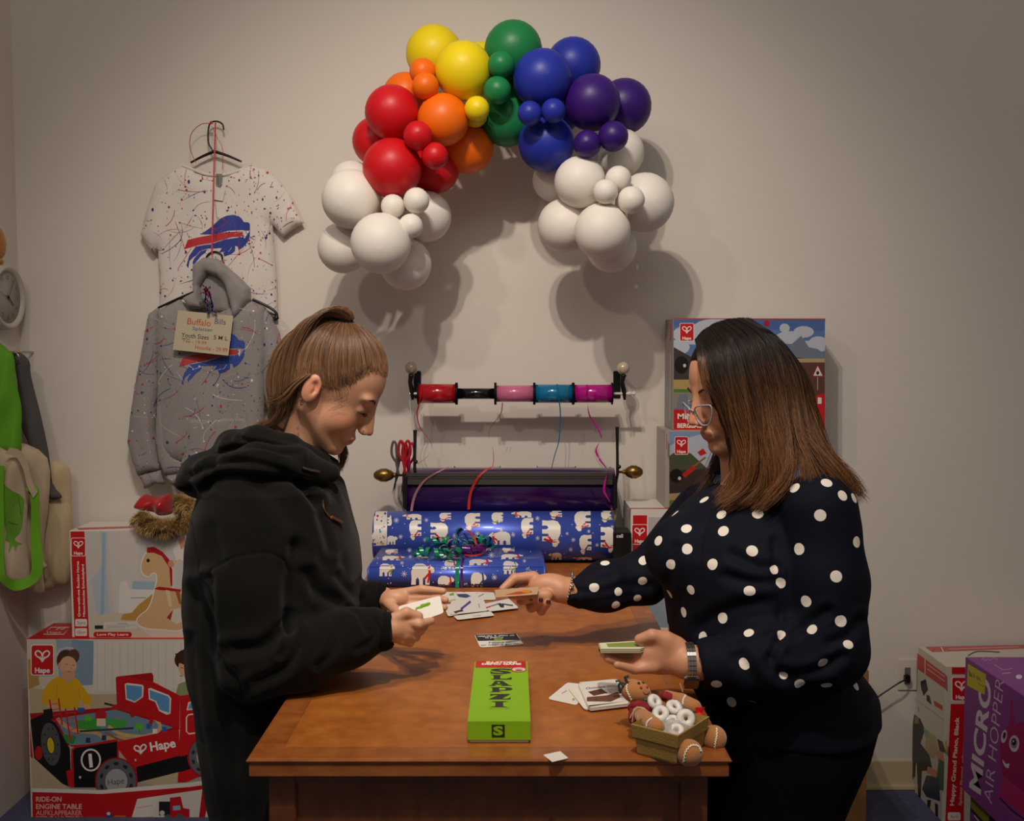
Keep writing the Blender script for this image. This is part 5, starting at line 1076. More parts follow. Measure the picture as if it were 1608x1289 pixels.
# ribbon round the gift and curled bow
gg = gloss('green', '#0a8258', .2); gp = gloss('violet_band', '#4a1460', .16); gr2 = mat('dotted_red', '#bf3020', rough=.3, coat=.4)
for pxa, wv, m_, nm in ((718, 6, gg, 'ribbon_band'), (725, 4, gp, 'ribbon_band')):
    x = W(pxa, 900, YG0)[0]; wv = wv * YG0 / F; o = .0012 + (.0006 if m_ is gp else 0)
    path = [(x, YG0 - o, z0g), (x, YG0 - o, z1g - .008), (x, YG0 + .0015, z1g - .0015), (x, YG0 + .009, z1g + o), (x, YG1 - .009, z1g + o), (x, YG1 + o, z1g - .008), (x, YG1 + o, z0g)]
    b = MB(); b.ribbon(path, wv, (1, 0, 0)); b.build(nm, m_, gift)
def curl(pts, rad, turns, w, m, seed=0):
    P_ = spline(pts, 40 // max(1, len(pts) - 1) * 3); N = len(P_); out = []; sd = []
    for i, p in enumerate(P_):
        t = nrm(np.array(P_[min(i + 1, N - 1)]) - P_[max(i - 1, 0)]); u = nrm(np.cross(t, (0, .3, 1))); v = np.cross(t, u); a = 2 * PI * turns * i / N + seed
        out.append(np.array(p) + (u * math.cos(a) + v * math.sin(a)) * rad); sd.append(tuple(nrm(t + .25 * (u * math.sin(a)))))
    b = MB(); b.ribbon(out, w, sd); return b
zb = z1g + .012
def bt(x, y, dz=.012): return WZ(*ZA(x, y), z1g + dz)
for i, (pts, rad, tr, m_) in enumerate([([(1030, 540), (900, 570), (760, 575), (650, 560), (520, 560)], .009, 5.5, gg), ([(1020, 500), (950, 440), (850, 430), (760, 440), (690, 430)], .008, 4.5, gg), ([(1050, 500), (1040, 400), (1050, 340), (1090, 420)], .010, 2.2, gg), ([(1060, 520), (1180, 470), (1280, 420), (1400, 450)], .010, 5, gg), ([(1060, 470), (1160, 430), (1260, 440), (1380, 490)], .009, 4, gg), ([(860, 470), (850, 540), (850, 590)], .009, 2, gg), ([(1050, 530), (960, 560), (930, 600)], .007, 2.5, gg), ([(1080, 530), (1160, 530), (1290, 520)], .009, 5, gp), ([(1200, 530), (1260, 520), (1290, 530)], .008, 2.5, gr2), ([(940, 450), (960, 520), (1000, 580)], .009, 2, mat('ribbed_pink', '#b07c84'))]):
    curl([bt(x, y, .022 + (.02 if i == 2 else 0)) for x, y in pts], rad * 1.6, tr, .0120, m_, i).build('curled_ribbon', m_, gift)
b = MB(); pts = spline([bt(1000, 460, .01), bt(1010, 540, .01), bt(1090, 590, .008), bt(1200, 600, .008), bt(1300, 575, .01), bt(1300, 520, .02)], 8); b.ribbon(pts, .0045, (0, .25, 1)); pts = spline([bt(1080, 330, .045), bt(1130, 315, .055), bt(1200, 390, .045), bt(1225, 470, .03), bt(1230, 540, .015)], 8); b.ribbon(pts, .006, (.9, 0, .4)); b.build('curled_ribbon', gr2, gift)
# battery pack and tape roll
mb = MB(); a = W(962, 853, 3.06); c = W(992, 800, 3.06); mb.box((a[0] + .002, 3.06, DZ + .0005), (c[0], 3.16, DZ + .105), 0, '#0c0c0e', bev=.002); P = Print(map_plane((0, 3.06, 0), (0, -1, 0))); P.text('cell', 968, 844, 5.5, '#cfcac4', bold=.03); P.into(mb)
tag(mb.build('battery_pack', [card, PRINT]), 'black battery carton at the right end of the paper roll', 'box')
tp = mat('tape', '#a38a5a', rough=.3, coat=.3); c = W(948, 806, 3.19)
tag(MB().lathe([(.036, -.009), (.0415, -.009), (.0415, .009), (.036, .009), (.036, -.009)], c, (.15, 1, 0), 40, smooth=False).build('tape_roll', tp), 'roll of tan tape standing behind the right end of the blue paper roll', 'tape')
ribbon_thing('ribbon_strand', [W(727, 803, 3.06 + .09), W(733, 798, 3.15), W(740, 795, 3.15), W(748, 799, 3.15), W(752, 804, 3.15)], .010, mat('ribbed_pink', '#b07c84'), 'pale pink ribbon loop peeking above the middle of the blue paper roll', 0, 6, side0=(0, 1, 0))
# ---- cards
cardm = mat('card_stock', '#d9d3ca', rough=.45)
def C3(x, y): return 580 + x * 340 / 1608, 880 + y * 160 / 757
def C4(x, y): return 700 + x * 480 / 1608, 1020 + y * 269 / 901
def round_quad(q, r=.12):
    out = []
    for i in range(4):
        p = np.array(q[i]); a = np.array(q[i - 1]); b_ = np.array(q[(i + 1) % 4]); p0 = p + (a - p) * r; p1 = p + (b_ - p) * r
        for t in (0, .33, .66, 1): out.append((1 - t) ** 2 * p0 + 2 * t * (1 - t) * p + t * t * p1)
    return out
def flat_card(name, quad, z, draw, label, group=None, th=.0006, nlay=1, edge='#d9d3ca', cat='card', r=.10):
    mb = MB()
    for k in range(nlay):
        j = (k - nlay + 1) * .0015 if nlay > 1 else 0; zt_ = z + th * k
        pts = [np.array(WZ(x, y, z + th)) + [rnd.uniform(-1, 1) * abs(j), rnd.uniform(-1, 1) * abs(j), 0] for x, y in round_quad(quad, r)] if k == 0 or nlay == 1 else [p + [.0006 * rnd.uniform(-1, 1), .0006 * rnd.uniform(-1, 1), 0] for p in base]
        base = [np.array([p[0], p[1], z]) for p in pts]; n = len(base)
        V = [(p[0], p[1], zt_ + th * .15) for p in base] + [(p[0], p[1], zt_ + th) for p in base]
        mb.add(V, [list(range(n))[::-1], [n + i for i in range(n)]] + [(i, (i + 1) % n, n + (i + 1) % n, n + i) for i in range(n)], 0, smooth=False)
    P = Print(map_plane((0, 0, z + th * nlay), (0, 0, 1)), base=.0002)
    if draw: draw(P)
    P.into(mb); group = group or ('picture cards on the desk' if name == 'picture_card' else None); return tag(mb.build(name, [cardm if edge == '#d9d3ca' else mat('card_edge_' + edge[1:], edge, rough=.5), PRINT]), label, cat, group)
def leaf(P, M, pts, c='#6f9a20'): P.poly([M(*p) for p in pts], c)
z = DZ + .0003; D1 = .0009
flat_card('picture_card', [C3(535, 235), C3(700, 232), C3(715, 300), C3(545, 308)], z, lambda P: (leaf(P, C3, [(590, 250), (620, 240), (650, 238), (630, 258), (600, 262)]), leaf(P, C3, [(590, 295), (640, 285), (680, 292), (640, 308), (600, 306)], '#9cc060')), 'white card with two green leaf pictures, at the back left of the card spread')
flat_card('picture_card', [C3(700, 232), C3(925, 236), C3(940, 290), C3(730, 295)], z + D1, lambda P: (P.line([C3(770, 290), C3(850, 248)], 1.2, '#6a6468'), P.ell(*C3(795, 244), 1.5, 1, '#a8a0a0')), 'white card with a thin grey tool picture, at the back right of the card spread')
flat_card('picture_card', [C3(625, 240), C3(790, 236), C3(820, 290), C3(640, 300)], z + 2 * D1, lambda P: P.poly([C3(*p) for p in [(645, 250), (720, 248), (755, 265), (720, 278), (665, 272)]], '#3b3f58'), 'white card with a dark blue object picture, middle of the card spread')
flat_card('picture_card', [C3(548, 330), C3(800, 295), C3(870, 360), C3(585, 415)], z + 3 * D1, None, 'blank-looking white card sticking out at the left under the purple-handled tool card')
flat_card('picture_card', [C3(625, 412), C3(900, 376), C3(930, 408), C3(655, 440)], z + 4 * D1, lambda P: P.text('knife', *C3(775, 417), 2, '#77716c', w=11, rot=-.1), 'white card edge with small grey writing, nearest the viewer in the card spread')
flat_card('picture_card', [C3(605, 300), C3(845, 285), C3(885, 372), C3(600, 402)], z + 5 * D1, lambda P: (P.line([C3(680, 362), C3(752, 304)], 3.4, '#3d2a78'), P.line([C3(690, 352), C3(740, 312)], 1, '#6a4aa8'), P.poly([C3(*p) for p in [(625, 380), (690, 362), (700, 378), (660, 385), (640, 395)]], '#3f2d2a'), P.line([C3(812, 320), C3(818, 350)], 2.2, '#a8a2a0')), 'white card showing a purple-handled tool, on top of the card spread')
flat_card('picture_card', [C3(850, 322), C3(1035, 282), C3(1112, 352), C3(890, 378)], z + 6 * D1, lambda P: (P.line([C3(868, 350), C3(975, 318)], 1.3, '#5a3438'), P.poly([C3(*p) for p in [(950, 318), (1000, 322), (1000, 350), (975, 350)]], '#2e2d33'), P.poly([C3(*p) for p in [(985, 318), (1068, 330), (1065, 340), (1000, 330)]], '#3a3940'), P.line([C3(868, 352), C3(900, 342)], 1.6, '#a82030')), 'white card showing a black and red folding tool, rightmost of the card spread')
def garden(P):
    c = [C3(*p) for p in ((786, 552), (1088, 543), (1120, 590), (806, 598))]; P.poly(c, '#1d1b1e')
    P.poly([C3(*p) for p in ((925, 578), (985, 577), (990, 596), (930, 597))], '#7a9a18')
    P.text('Found in', *C3(888, 617), 2.7, '#454140', w=33, rot=-.03, bold=.01); P.text('or near a garden', *C3(828, 635), 2.7, '#454140', w=64, rot=-.04, bold=.01)
    P.text('Found in', *C3(992, 566), 2.6, '#d8d0c8', ax=(-.999, .03), ay=(.05, 1), w=28, bold=.02); P.text('or near a garden', *C3(1078, 552), 2.6, '#d8d0c8', ax=(-.999, .03), ay=(.05, 1), w=58, bold=.02)
flat_card('clue_card', [C3(780, 549), C3(1092, 541), C3(1147, 624), C3(822, 646)], z, garden, 'half black half white clue card lying alone in the middle of the desk')
flat_card('paper_tile', [C4(512, 553), C4(602, 533), C4(645, 570), C4(560, 590)], z, None, 'small blank white paper square near the front edge of the desk', r=.05, cat='paper')
flat_card('picture_card', [C4(535, 258), C4(640, 172), C4(745, 184), C4(690, 292)], z, lambda P: (P.text('Milk', *C4(612, 235), 2.4, '#5a4a44', w=10, ax=(.85, -.52), ay=(-.3, -.95)), P.ell(*C4(672, 262), 2.2, 2, '#c98a3a')), 'loose white card lying half under the left of the chocolate card stack')
flat_card('picture_card', [C4(640, 205), C4(760, 180), C4(860, 290), C4(735, 318)], z + D1, None, 'white card fanned out just under the chocolate card stack', nlay=2, th=.0012)
flat_card('card_stack', [C4(700, 188), C4(895, 166), C4(965, 290), C4(752, 318)], z + 3.2 * D1, lambda P: (P.text('Chocolate', *C4(737, 209), 2.8, '#3c3a50', w=31, ax=(.995, -.10), ay=(-.1, -1), bold=.02), P.poly([C4(*p) for p in [(748, 222), (818, 205), (852, 228), (778, 243)]], '#5c3a2c'), P.poly([C4(*p) for p in [(742, 250), (850, 240), (905, 222), (920, 250), (868, 274), (742, 272)]], '#6a4634'), P.line([C4(790, 247), C4(790, 272)], .7, '#3c241a'), P.line([C4(850, 240), C4(866, 273)], .7, '#3c241a')), 'stack of white cards topped by a chocolate card, beside the gingerbread basket', th=.0011, nlay=6)

# ---- game box
def SZ(x, y): return 730 + x * 120 / 1031, 1030 + y * 150 / 1289
YS0 = WZ(*SZ(40, 1180), DZ)[1]; xs0, xs1 = WZ(*SZ(38, 1180), DZ)[0], WZ(*SZ(886, 1180), DZ)[0]
hS = W(*SZ(35, 880), YS0)[2] - DZ; YS1 = WZ(*SZ(150, 70), DZ + hS)[1]
mb = MB(); mb.box((xs0 + .003, YS0 + .003, DZ + .0004), (xs1 - .003, YS1 - .003, DZ + hS - .003), 0, '#c9c2b8', bev=.0006)
mb.box((xs0, YS0, DZ + .0055), (xs1, YS1, DZ + hS), 0, '#7fae10', bev=.0007)
P = Print(map_plane((0, 0, DZ + hS), (0, 0, 1)))
P.poly([SZ(150, 68), SZ(822, 72), SZ(828, 160), SZ(140, 157)], '#b8201c')
for tx, y, w_ in (('IN-STORE', 97, 48), ('DEMO GAME', 120, 62)): P.text(tx, SZ(495, 0)[0], SZ(0, y)[1], 2.5, '#e6ddd2', align='C', w=w_, bold=.05)
P.text('NOT FOR SALE', SZ(480, 0)[0], SZ(0, 143)[1], 1.4, '#7c1512', align='C', w=56)
def slab(pts, c='#26281a'): P.poly([SZ(*p) for p in pts], c)
G = '#26281a'; LG = '#8fbf16'
P.text('S', *SZ(345, 240), 7.8, G, w=33, bold=.035); slab([(345, 205), (360, 210), (372, 236), (348, 242)]); slab([(620, 172), (600, 178), (585, 190), (612, 195)])
slab([(345, 256), (520, 256), (478, 268), (478, 306), (560, 308), (620, 290), (636, 292), (628, 320), (345, 318), (388, 306), (388, 268)])
slab([(408, 336), (508, 336), (590, 390), (645, 403), (470, 405), (505, 396), (495, 388), (410, 388), (405, 396), (425, 404), (305, 404), (360, 390)]); slab([(432, 372), (480, 372), (458, 352)], LG)
slab([(335, 423), (560, 423), (625, 432), (645, 445), (630, 460), (560, 468), (465, 467), (465, 478), (505, 488), (325, 488), (370, 478), (372, 434)]); slab([(465, 435), (530, 435), (558, 446), (530, 457), (465, 457)], LG)
slab([(340, 514), (618, 514), (500, 575), (570, 577), (622, 556), (612, 588), (318, 586), (450, 528), (375, 530), (345, 545)])
slab([(345, 612), (590, 612), (515, 626), (518, 680), (595, 694), (325, 692), (410, 680), (412, 626)])
P.text('Like it a LOT!', *SZ(320, 718), 1.0, G, w=34)
P.ell(*SZ(725, 185), 12.5, 4.1, '#b8201c', n=28); P.ell(*SZ(728, 183), 10.5, 3.2, '#cfc6be', n=24); P.ell(*SZ(728, 172), 7, 1.6, '#d9a0a0'); P.ell(*SZ(728, 195), 6, 1.2, '#7a3a3a')
P.into(mb)
P = Print(map_plane((0, YS0, 0), (0, -1, 0))); P.poly([SZ(360, 925), SZ(538, 925), SZ(538, 1098), SZ(362, 1098)], '#262a12'); P.text('S', SZ(449, 0)[0], SZ(0, 1062)[1], 13, '#7fae10', align='C', w=15.5, bold=.05); P.into(mb)
tag(mb.build('card_game_box', [card, PRINT]), 'bright green card game box with a red sheet, on the front half of the desk', 'game box')

# ---- gingerbread basket
def G5(x, y): return 920 + x * 260 / 1197, 960 + y * 280 / 1289
felt = mat('gingerbread_felt', '#a9703c', rough=1, sheen=.4, bump=.5, bscale=700); icing = mat('icing_braid', '#ddd2bf', rough=.8); burlap = mat('burlap', '#94763a', rough=.95, bump=.6, bscale=450, var=.06, vscale=60)
A_ = np.array(WZ(*G5(372, 1035), DZ)); B_ = np.array(WZ(*G5(655, 1112), DZ)); dAB = B_ - A_
C_ = np.array(WZ(*G5(845, 985), DZ)); D_ = A_ + C_ - B_
gb_ = thing('gingerbread_basket', tuple((A_ + C_) / 2), 'gingerbread plush doll holding a small burlap basket of mints at the desk corner', 'plush basket')
Hb = .052; cen2 = (A_ + C_) / 2
b = MB(); low = [A_, B_, C_, D_]; V = []
def ring(s_, z, n=6, out=0):
    o = []
    for i in range(4):
        p, q = low[i], low[(i + 1) % 4]
        for k in range(n): m_ = p + (q - p) * k / n; d = (m_ - cen2) * s_; o.append((cen2[0] + d[0], cen2[1] + d[1], DZ + z))
    return o
rs = [ring(.97, .0006), ring(1.0, .004), ring(1.06, .024), ring(1.05, .030), ring(1.14, .031), ring(1.20, Hb), ring(1.15, Hb + .001), ring(1.05, .036), ring(.95, .028)]
V = sum(rs, []); n = 24; Fq = [(i * n + k, i * n + (k + 1) % n, (i + 1) * n + (k + 1) % n, (i + 1) * n + k) for i in range(len(rs) - 1) for k in range(n)] + [list(range(n))[::-1], [(len(rs) - 1) * n + k for k in range(n)]]
b.add(V, Fq, 0, smooth=False); b.build('basket', burlap, gb_)
k = WZ(*G5(500, 900), DZ)[1] / F
hd = np.array(W(*G5(360, 580), 1.725)); footL = np.array(W(*G5(748, 1022), 1.575)); footR = np.array(W(*G5(925, 915), 1.655))
armL = [np.array(W(*G5(*p), y_)) for p, y_ in (((385, 730), 1.68), ((440, 790), 1.645), ((515, 835), 1.61))]
armR = [np.array(W(*G5(*p), y_)) for p, y_ in (((590, 615), 1.76), ((690, 650), 1.74), ((780, 690), 1.70))]
bodyc = np.array(W(*G5(470, 760), 1.735)); Rh = Matrix.Rotation(.35, 3, 'Y')
def plush(P):
    d = ell(P, hd, (.0275, .022, .0205), np.array(Rh)); d = smin(d, ell(P, bodyc, (.024, .02, .036)), .006)
    d = smin(d, ell(P, bodyc + [0, 0, .02], (.02, .018, .02)), .01)
    d = smin(d, chain(P, armL, [.012, .0145, .0125], .004), .004); d = smin(d, chain(P, armR, [.011, .0135, .013], .004), .004)
    for f_, s_ in ((footL, 1), (footR, 1)): d = smin(d, ell(P, f_, (.0215, .020, .0215)), .002)
    mid = np.array([cen2[0] + .01, cen2[1], DZ + .018])
    for f_ in (footL, footR): d = smin(d, cap(P, f_ + [-.005, .015, -.004], mid, .011, .012), .004)
    return d
Vg, Fg = sdf_mesh(plush, (hd[0] - .05, 1.52, DZ - .01), (footR[0] + .05, 1.82, DZ + .16), .0019); Vg[:, 2] = np.maximum(Vg[:, 2], DZ + .0004)
pb = link_mesh('doll_body', Vg, Fg, felt, gb_)
Bp = BVHTree.FromPolygons([Vector(v) for v in Vg.tolist()], Fg.tolist()); mp = map_bvh(Bp)
def braid(pts, amp=2.0, n=5, r=.0013):
    S_ = spline([G5(*p) for p in pts], n); o = []
    for i, p in enumerate(S_):
        t = np.array(S_[min(i + 1, len(S_) - 1)]) - S_[max(i - 1, 0)]; t = t / np.hypot(*t); q = np.array(p) + np.array([-t[1], t[0]]) * amp * .42 * (1 if i % 2 else -1); h = mp(*q)
        if h: o.append(np.array(h[0]) + np.array(h[1]) * .0008)
    if len(o) > 2: b = MB(); b.tube([tuple(x) for x in spline(o, 3)], r, 6); b.build('icing_trim', icing, gb_)
braid([(300, 515), (295, 560), (310, 600), (330, 640)]); braid([(480, 772), (455, 790), (442, 810), (440, 830)]); braid([(722, 608), (705, 640), (702, 672)]); braid([(708, 1085), (720, 1020), (760, 972), (810, 975), (830, 1010)], n=6); braid([(945, 845), (945, 900), (935, 950), (930, 1000)], n=6)
def dots(lst, m_, r, nm):
    for p in lst:
        h = mp(*G5(*p))
        if h: MB().ball(np.array(h[0]), r, 10).build(nm, m_, gb_)
dots([(382, 520), (412, 516)], mat('bead_black', '#0a0a0a', rough=.1), .0026, 'eye'); rk = mat('red_felt', '#a81c1c', rough=.7); dots([(398, 552), (440, 548)], rk, .0026, 'cheek')
o = [mp(*G5(*p)) for p in spline([(412, 582), (428, 597), (452, 592), (458, 575)], 4)]; b = MB(); b.tube([tuple(np.array(h[0]) + np.array(h[1]) * .0003) for h in o if h], .0006, 5); b.build('mouth', mat('brown_thread', '#5a2c18', rough=.8), gb_)
sc = mat('plaid_scarf', '#7c1a20', rough=.9, var=.4, vscale=150)
b = MB(); P_ = spline([W(*G5(335, 700), 1.70), W(*G5(370, 680), 1.685), W(*G5(430, 690), 1.685), W(*G5(470, 720), 1.69)], 6); b.tube(P_, .009, 10); b.tube(spline([W(*G5(345, 700), 1.69), W(*G5(335, 760), 1.675), W(*G5(345, 800), 1.67)], 5), [.007] * 10 + [.004], 8); b.build('scarf', sc, gb_)
b = MB(); b.tube(spline([W(*G5(545, 615), 1.76), W(*G5(580, 610), 1.75), W(*G5(620, 630), 1.745)], 5), .008, 8); b.build('scarf', sc, gb_)
b = MB(); tw = mat('twine', '#c5b08a', rough=.9)
for q in ([(320, 770), (345, 720), (370, 690), (430, 705)], [(345, 720), (335, 800)], [(680, 520), (700, 580)]): b.tube([W(*G5(*p), 1.665) for p in q], .0010, 5)
b.build('twine', tw, gb_)
b = MB(); tb = mat('twig_ribbon', '#2e3a34', rough=.6, var=.3, vscale=200)
for q in ([(255, 580), (235, 540), (250, 510), (280, 520)], [(250, 590), (240, 560)], [(270, 540), (240, 500), (215, 505)], [(290, 510), (285, 480), (310, 465)], [(300, 515), (280, 475), (290, 470)]): b.tube([W(*G5(*p), 1.715) for p in q], .0022, 6)
b.build('hair_twig', tb, gb_)
gl = mat('leaf_green', '#24603a', rough=.6); MB().ball(W(*G5(432, 640), 1.70), (.004, .003, .003), 8).build('leaf', gl, gb_); MB().ball(W(*G5(545, 590), 1.76), (.004, .003, .003), 8).build('leaf', gl, gb_)
# mints in clear wrappers
mint = mat('white_mint', '#dfdbd6', rough=.4, sss=.1); wrapm = mat('clear_wrapper', '#ffffff', rough=.05, trans=1, ior=1.15, alpha=.30, bump=1, bscale=160)
first = None; mp2 = [((497, 655), 1.705, (.5, -.6, .6), .0125, 'upper left'), ((640, 695), 1.70, (.2, -.5, .8), .0135, 'upper right'), ((540, 740), 1.675, (-.3, -.7, .6), .0130, 'left'), ((722, 775), 1.665, (.1, -.9, .4), .0145, 'rightmost, standing'), ((655, 862), 1.628, (-.1, -.6, .8), .0120, 'front'), ((630, 790), 1.665, (0, -.3, 1), .0115, 'middle')]
labs = ['white ring mint by the doll\'s chin in the basket', 'white ring mint at the back centre of the basket', 'white ring mint beside the doll\'s left arm, left of the others', 'largest white ring mint standing upright near the red candy', 'white ring mint nearest the front corner of the basket', 'half-buried white ring mint in the middle of the basket']
for (q, y_, ax, r_, _), lb in zip(mp2, labs):
    c = np.array(W(*G5(*q), y_ - .018)); t = thing('wrapped_mint', tuple(c - [0, 0, r_]), lb, 'candy', 'wrapped ring mints in the basket')
    r_ *= 1.08; ax_ = nrm(ax); u_ = nrm(np.cross(ax_, (.3, .2, 1))); v_ = np.cross(ax_, u_); b = MB(); b.tube([c + (u_ * math.cos(k * PI / 12) + v_ * math.sin(k * PI / 12)) * r_ * .62 for k in range(24)], r_ * .42, 12, closed=True); b.build('mint', mint, t)
    bm = bmesh.new(); bmesh.ops.create_icosphere(bm, subdivisions=3, radius=1); R_ = nrm(ax)
    V = []
    for v in bm.verts:
        p = np.array(v.co); al = p @ R_; q_ = (p - R_ * al) * 1.12 + R_ * al * .6; q_ = q_ * (1 + .10 * math.sin(9 * p[0] + 5 * p[2]) * math.cos(8 * p[1] + q[0])); V.append(c + q_ * r_)
    b = MB(); b.add(V, [[v.index for v in f.verts] for f in bm.faces], 0, smooth=False); bm.free(); b.build('wrapper', wrapm, t)
c = np.array(W(*G5(822, 780), 1.672)); t = thing('red_candy', tuple(c - [0, 0, .012]), 'shiny red wrapped candy at the right end of the basket', 'candy')
b = MB(); b.ball(c, (.011, .010, .013), 14); b.add([c + [-.004, 0, .010], c + [.004, 0, .010], c + [.009, -.002, .022], c + [-.008, .002, .020]], [(0, 1, 2, 3)], 0, smooth=False); b.build('candy_body', mat('red_foil', '#c8141c', rough=.15, coat=.6, bump=1, bscale=150), t)
# crumpled cellophane filling the basket
b = MB(); r = random.Random(3); Vc = []; n_ = 12
cc_ = [cen2 + (low[i] - cen2) * .98 for i in range(4)]
for i in range(n_ + 1):
    for j in range(n_ + 1):
        u, v = i / n_, j / n_; p = (cc_[0] * (1 - u) + cc_[1] * u) * (1 - v) + (cc_[3] * (1 - u) + cc_[2] * u) * v; Vc.append((p[0], p[1], DZ + .036 + .014 * math.sin(PI * u) * math.sin(PI * v) + r.uniform(-.003, .003)))
b.add(Vc, [(i * (n_ + 1) + j, (i + 1) * (n_ + 1) + j, (i + 1) * (n_ + 1) + j + 1, i * (n_ + 1) + j + 1) for i in range(n_) for j in range(n_)], 0, smooth=False)
tag(b.build('cellophane', mat('cellophane', '#c9c3bd', rough=.12, alpha=.55, spec=1)), 'crumpled clear cellophane under the mints in the burlap basket', 'wrapping')
# ================================================================== people
def proj(V):
    d = V - np.array([0, 0, CAMZ]); dep = d[:, 1] * _cp - d[:, 2] * _sp; up = d[:, 1] * _sp + d[:, 2] * _cp
    return 804 + F * d[:, 0] / dep, 644.5 - F * up / dep
def vnormals(V, Q):
    n = np.cross(V[Q[:, 1]] - V[Q[:, 0]], V[Q[:, 2]] - V[Q[:, 0]]); N = np.zeros_like(V)
    for k in range(Q.shape[1]): np.add.at(N, Q[:, k], n)
    return N / (np.linalg.norm(N, axis=1)[:, None] + 1e-12)
def relax(V, Q, it=1):
    for _ in range(it):
        S = np.zeros_like(V); c = np.zeros(len(V))
        for k in range(4): j = (k + 1) % 4; np.add.at(S, Q[:, k], V[Q[:, j]]); np.add.at(S, Q[:, j], V[Q[:, k]]); np.add.at(c, Q[:, k], 1); np.add.at(c, Q[:, j], 1)
        V = V * .5 + .5 * S / np.maximum(c, 1)[:, None]
    return V
def pdist(px, py, line):
    P = np.stack([px, py], 1); d = np.full(len(P), 1e9)
    for a, b in zip(line[:-1], line[1:]):
        a = np.array(a, float); ab = np.array(b, float) - a; t = np.clip((P - a) @ ab / (ab @ ab), 0, 1); d = np.minimum(d, np.hypot(*(P - a - t[:, None] * ab).T))
    return d
def crease(V, Q, lines):
    """press folds (polyline, width px, depth m) into the side of the cloth that faces the room"""
    N = vnormals(V, Q); px, py = proj(V); fac = np.clip(-N[:, 1] * 1.6, 0, 1); D = np.zeros(len(V))
    for line, w_, A in lines:
        if w_ > 2.5: w_, A = w_ * 1.5, A * 1.0
        if len(line) > 2: line = [tuple(q) for q in spline(line, 5)]
        d = pdist(px, py, line); D += -A * np.exp(-(d / w_) ** 2) + (.45 * A * np.exp(-((d - 2.2 * w_) / w_) ** 2) if w_ > 2.5 else 0)
    return V + N * (D * fac)[:, None]
def rot(yaw, pitch, roll=0):
    y, p, r = yaw, pitch, roll
    Rz = np.array([[math.cos(y), -math.sin(y), 0], [math.sin(y), math.cos(y), 0], [0, 0, 1]]); Ry = np.array([[math.cos(p), 0, math.sin(p)], [0, 1, 0], [-math.sin(p), 0, math.cos(p)]]); Rx = np.array([[1, 0, 0], [0, math.cos(r), -math.sin(r)], [0, math.sin(r), math.cos(r)]])
    return Rz @ Ry @ Rx
def head_sdf(L, full=1.0, smile=0.0):
    """L: points in the head frame (x forward, y left, z up, origin between the ears)"""
    A = L.copy(); A[:, 1] = np.abs(A[:, 1])
    d = ell(A, (.008, 0, .052), (.100, .077, .090))
    d = smin(d, ell(A, (.050, 0, -.008), (.054, .060 * full, .078)), .022)
    d = smin(d, cap(A, (.002, .054 * full, -.034), (.078, .016, -.080), .017, .0155), .024)
    d = smin(d, ell(A, (.089, 0, -.081), (.013, .017, .013)), .016)
    d = smin(d, ell(A, (.060, .036, -.022), (.034, .026 * full, .030)), .016)
    d = smin(d, ell(A, (.091, .026, .041), (.013, .026, .008)), .012)
    d = smax(d, -ell(A, (.1165, .032, .020), (.0145, .015, .0115)), .012)
    d = smin(d, ell(A, (.0885, .0315, .0155), (.0120, .0145, .0115)), .0045)
    d = smin(d, cap(A, (.1020, 0, .036), (.1275, 0, -.017), .0072, .0080), .011)
    d = smin(d, cap(A, (.098, .007, .024), (.114, .007, -.012), .007, .006), .012)
    d = smin(d, ell(A, (.1165, .0105, -.0215), (.0115, .0065, .0070)), .0045)
    d = smax(d, -ell(A, (.119, .0062, -.0285), (.0045, .0030, .0040)), .0025)
    d = smin(d, ell(A, (.0945, 0, -.050), (.0165, .026, .016)), .012)
    d = smin(d, ell(A, (.1050, .004, -.0455), (.0060, .0170, .0040)), .005)
    d = smin(d, ell(A, (.1025, 0, -.0550), (.0062, .0165, .0048)), .005)
    d = smax(d, -(np.hypot((A[:, 0] - .1125) * .8, A[:, 2] + .0502 - smile * A[:, 1] * 1.2) - .0016 + np.clip(A[:, 1] - .022, 0, 1)), .0015)
    # ear
    e = ell(A, (-.006, .076, .004), (.0175, .0085, .030), np.array(Matrix.Rotation(-.18, 3, 'Y')))
    e = smax(e, -ell(A, (-.001, .0885, .009), (.0100, .0125, .0185)), .003)
    e = smin(e, ell(A, (-.006, .080, .0), (.006, .004, .012)), .004)
    d = smin(d, e, .006)
    return d
def skin_cols(V, heads, hands=(), base='#c08a6a'):
    """natural skin colours: lips, cheeks, ears and knuckles are redder"""
    C = np.tile(np.array(lin(base)), (len(V), 1))
    def mixc(w_, c): C[:] = C * (1 - w_[:, None]) + np.array(lin(c)) * w_[:, None]
    for O, R, s_, lip in heads:
        L = (V - O) @ R / s_; ay = np.abs(L[:, 1])
        g = lambda c, r: np.exp(-(((L[:, 0] - c[0]) / r[0]) ** 2 + ((ay - c[1]) / r[1]) ** 2 + ((L[:, 2] - c[2]) / r[2]) ** 2))
        mixc(.5 * g((.075, .050, -.02), (.03, .02, .02)), '#c06a55'); mixc(.45 * g((.125, 0, -.018), (.02, .015, .012)), '#bb6a55'); mixc(.5 * g((-.005, .08, .01), (.02, .02, .03)), '#b8604c')
        zl = L[:, 2] + .0503; m = np.clip((.0095 * np.sqrt(np.clip(1 - (ay / .0235) ** 2, 0, 1)) - np.abs(zl)) / .003, 0, 1) * (L[:, 0] > .090); mixc(m * .7, lip)
        m = ((L[:, 0] > .088) & (np.hypot((ay - .031) / .017, (L[:, 2] - .019) / .0085) < 1)).astype(float); mixc(m * .35, '#8a5a48')
    return C
skinm = mat('skin', rough=.48, attr=True, sss=.12, bump=.12, bscale=900); hairm = mat('hair', rough=.36, attr=True, spec=.6)
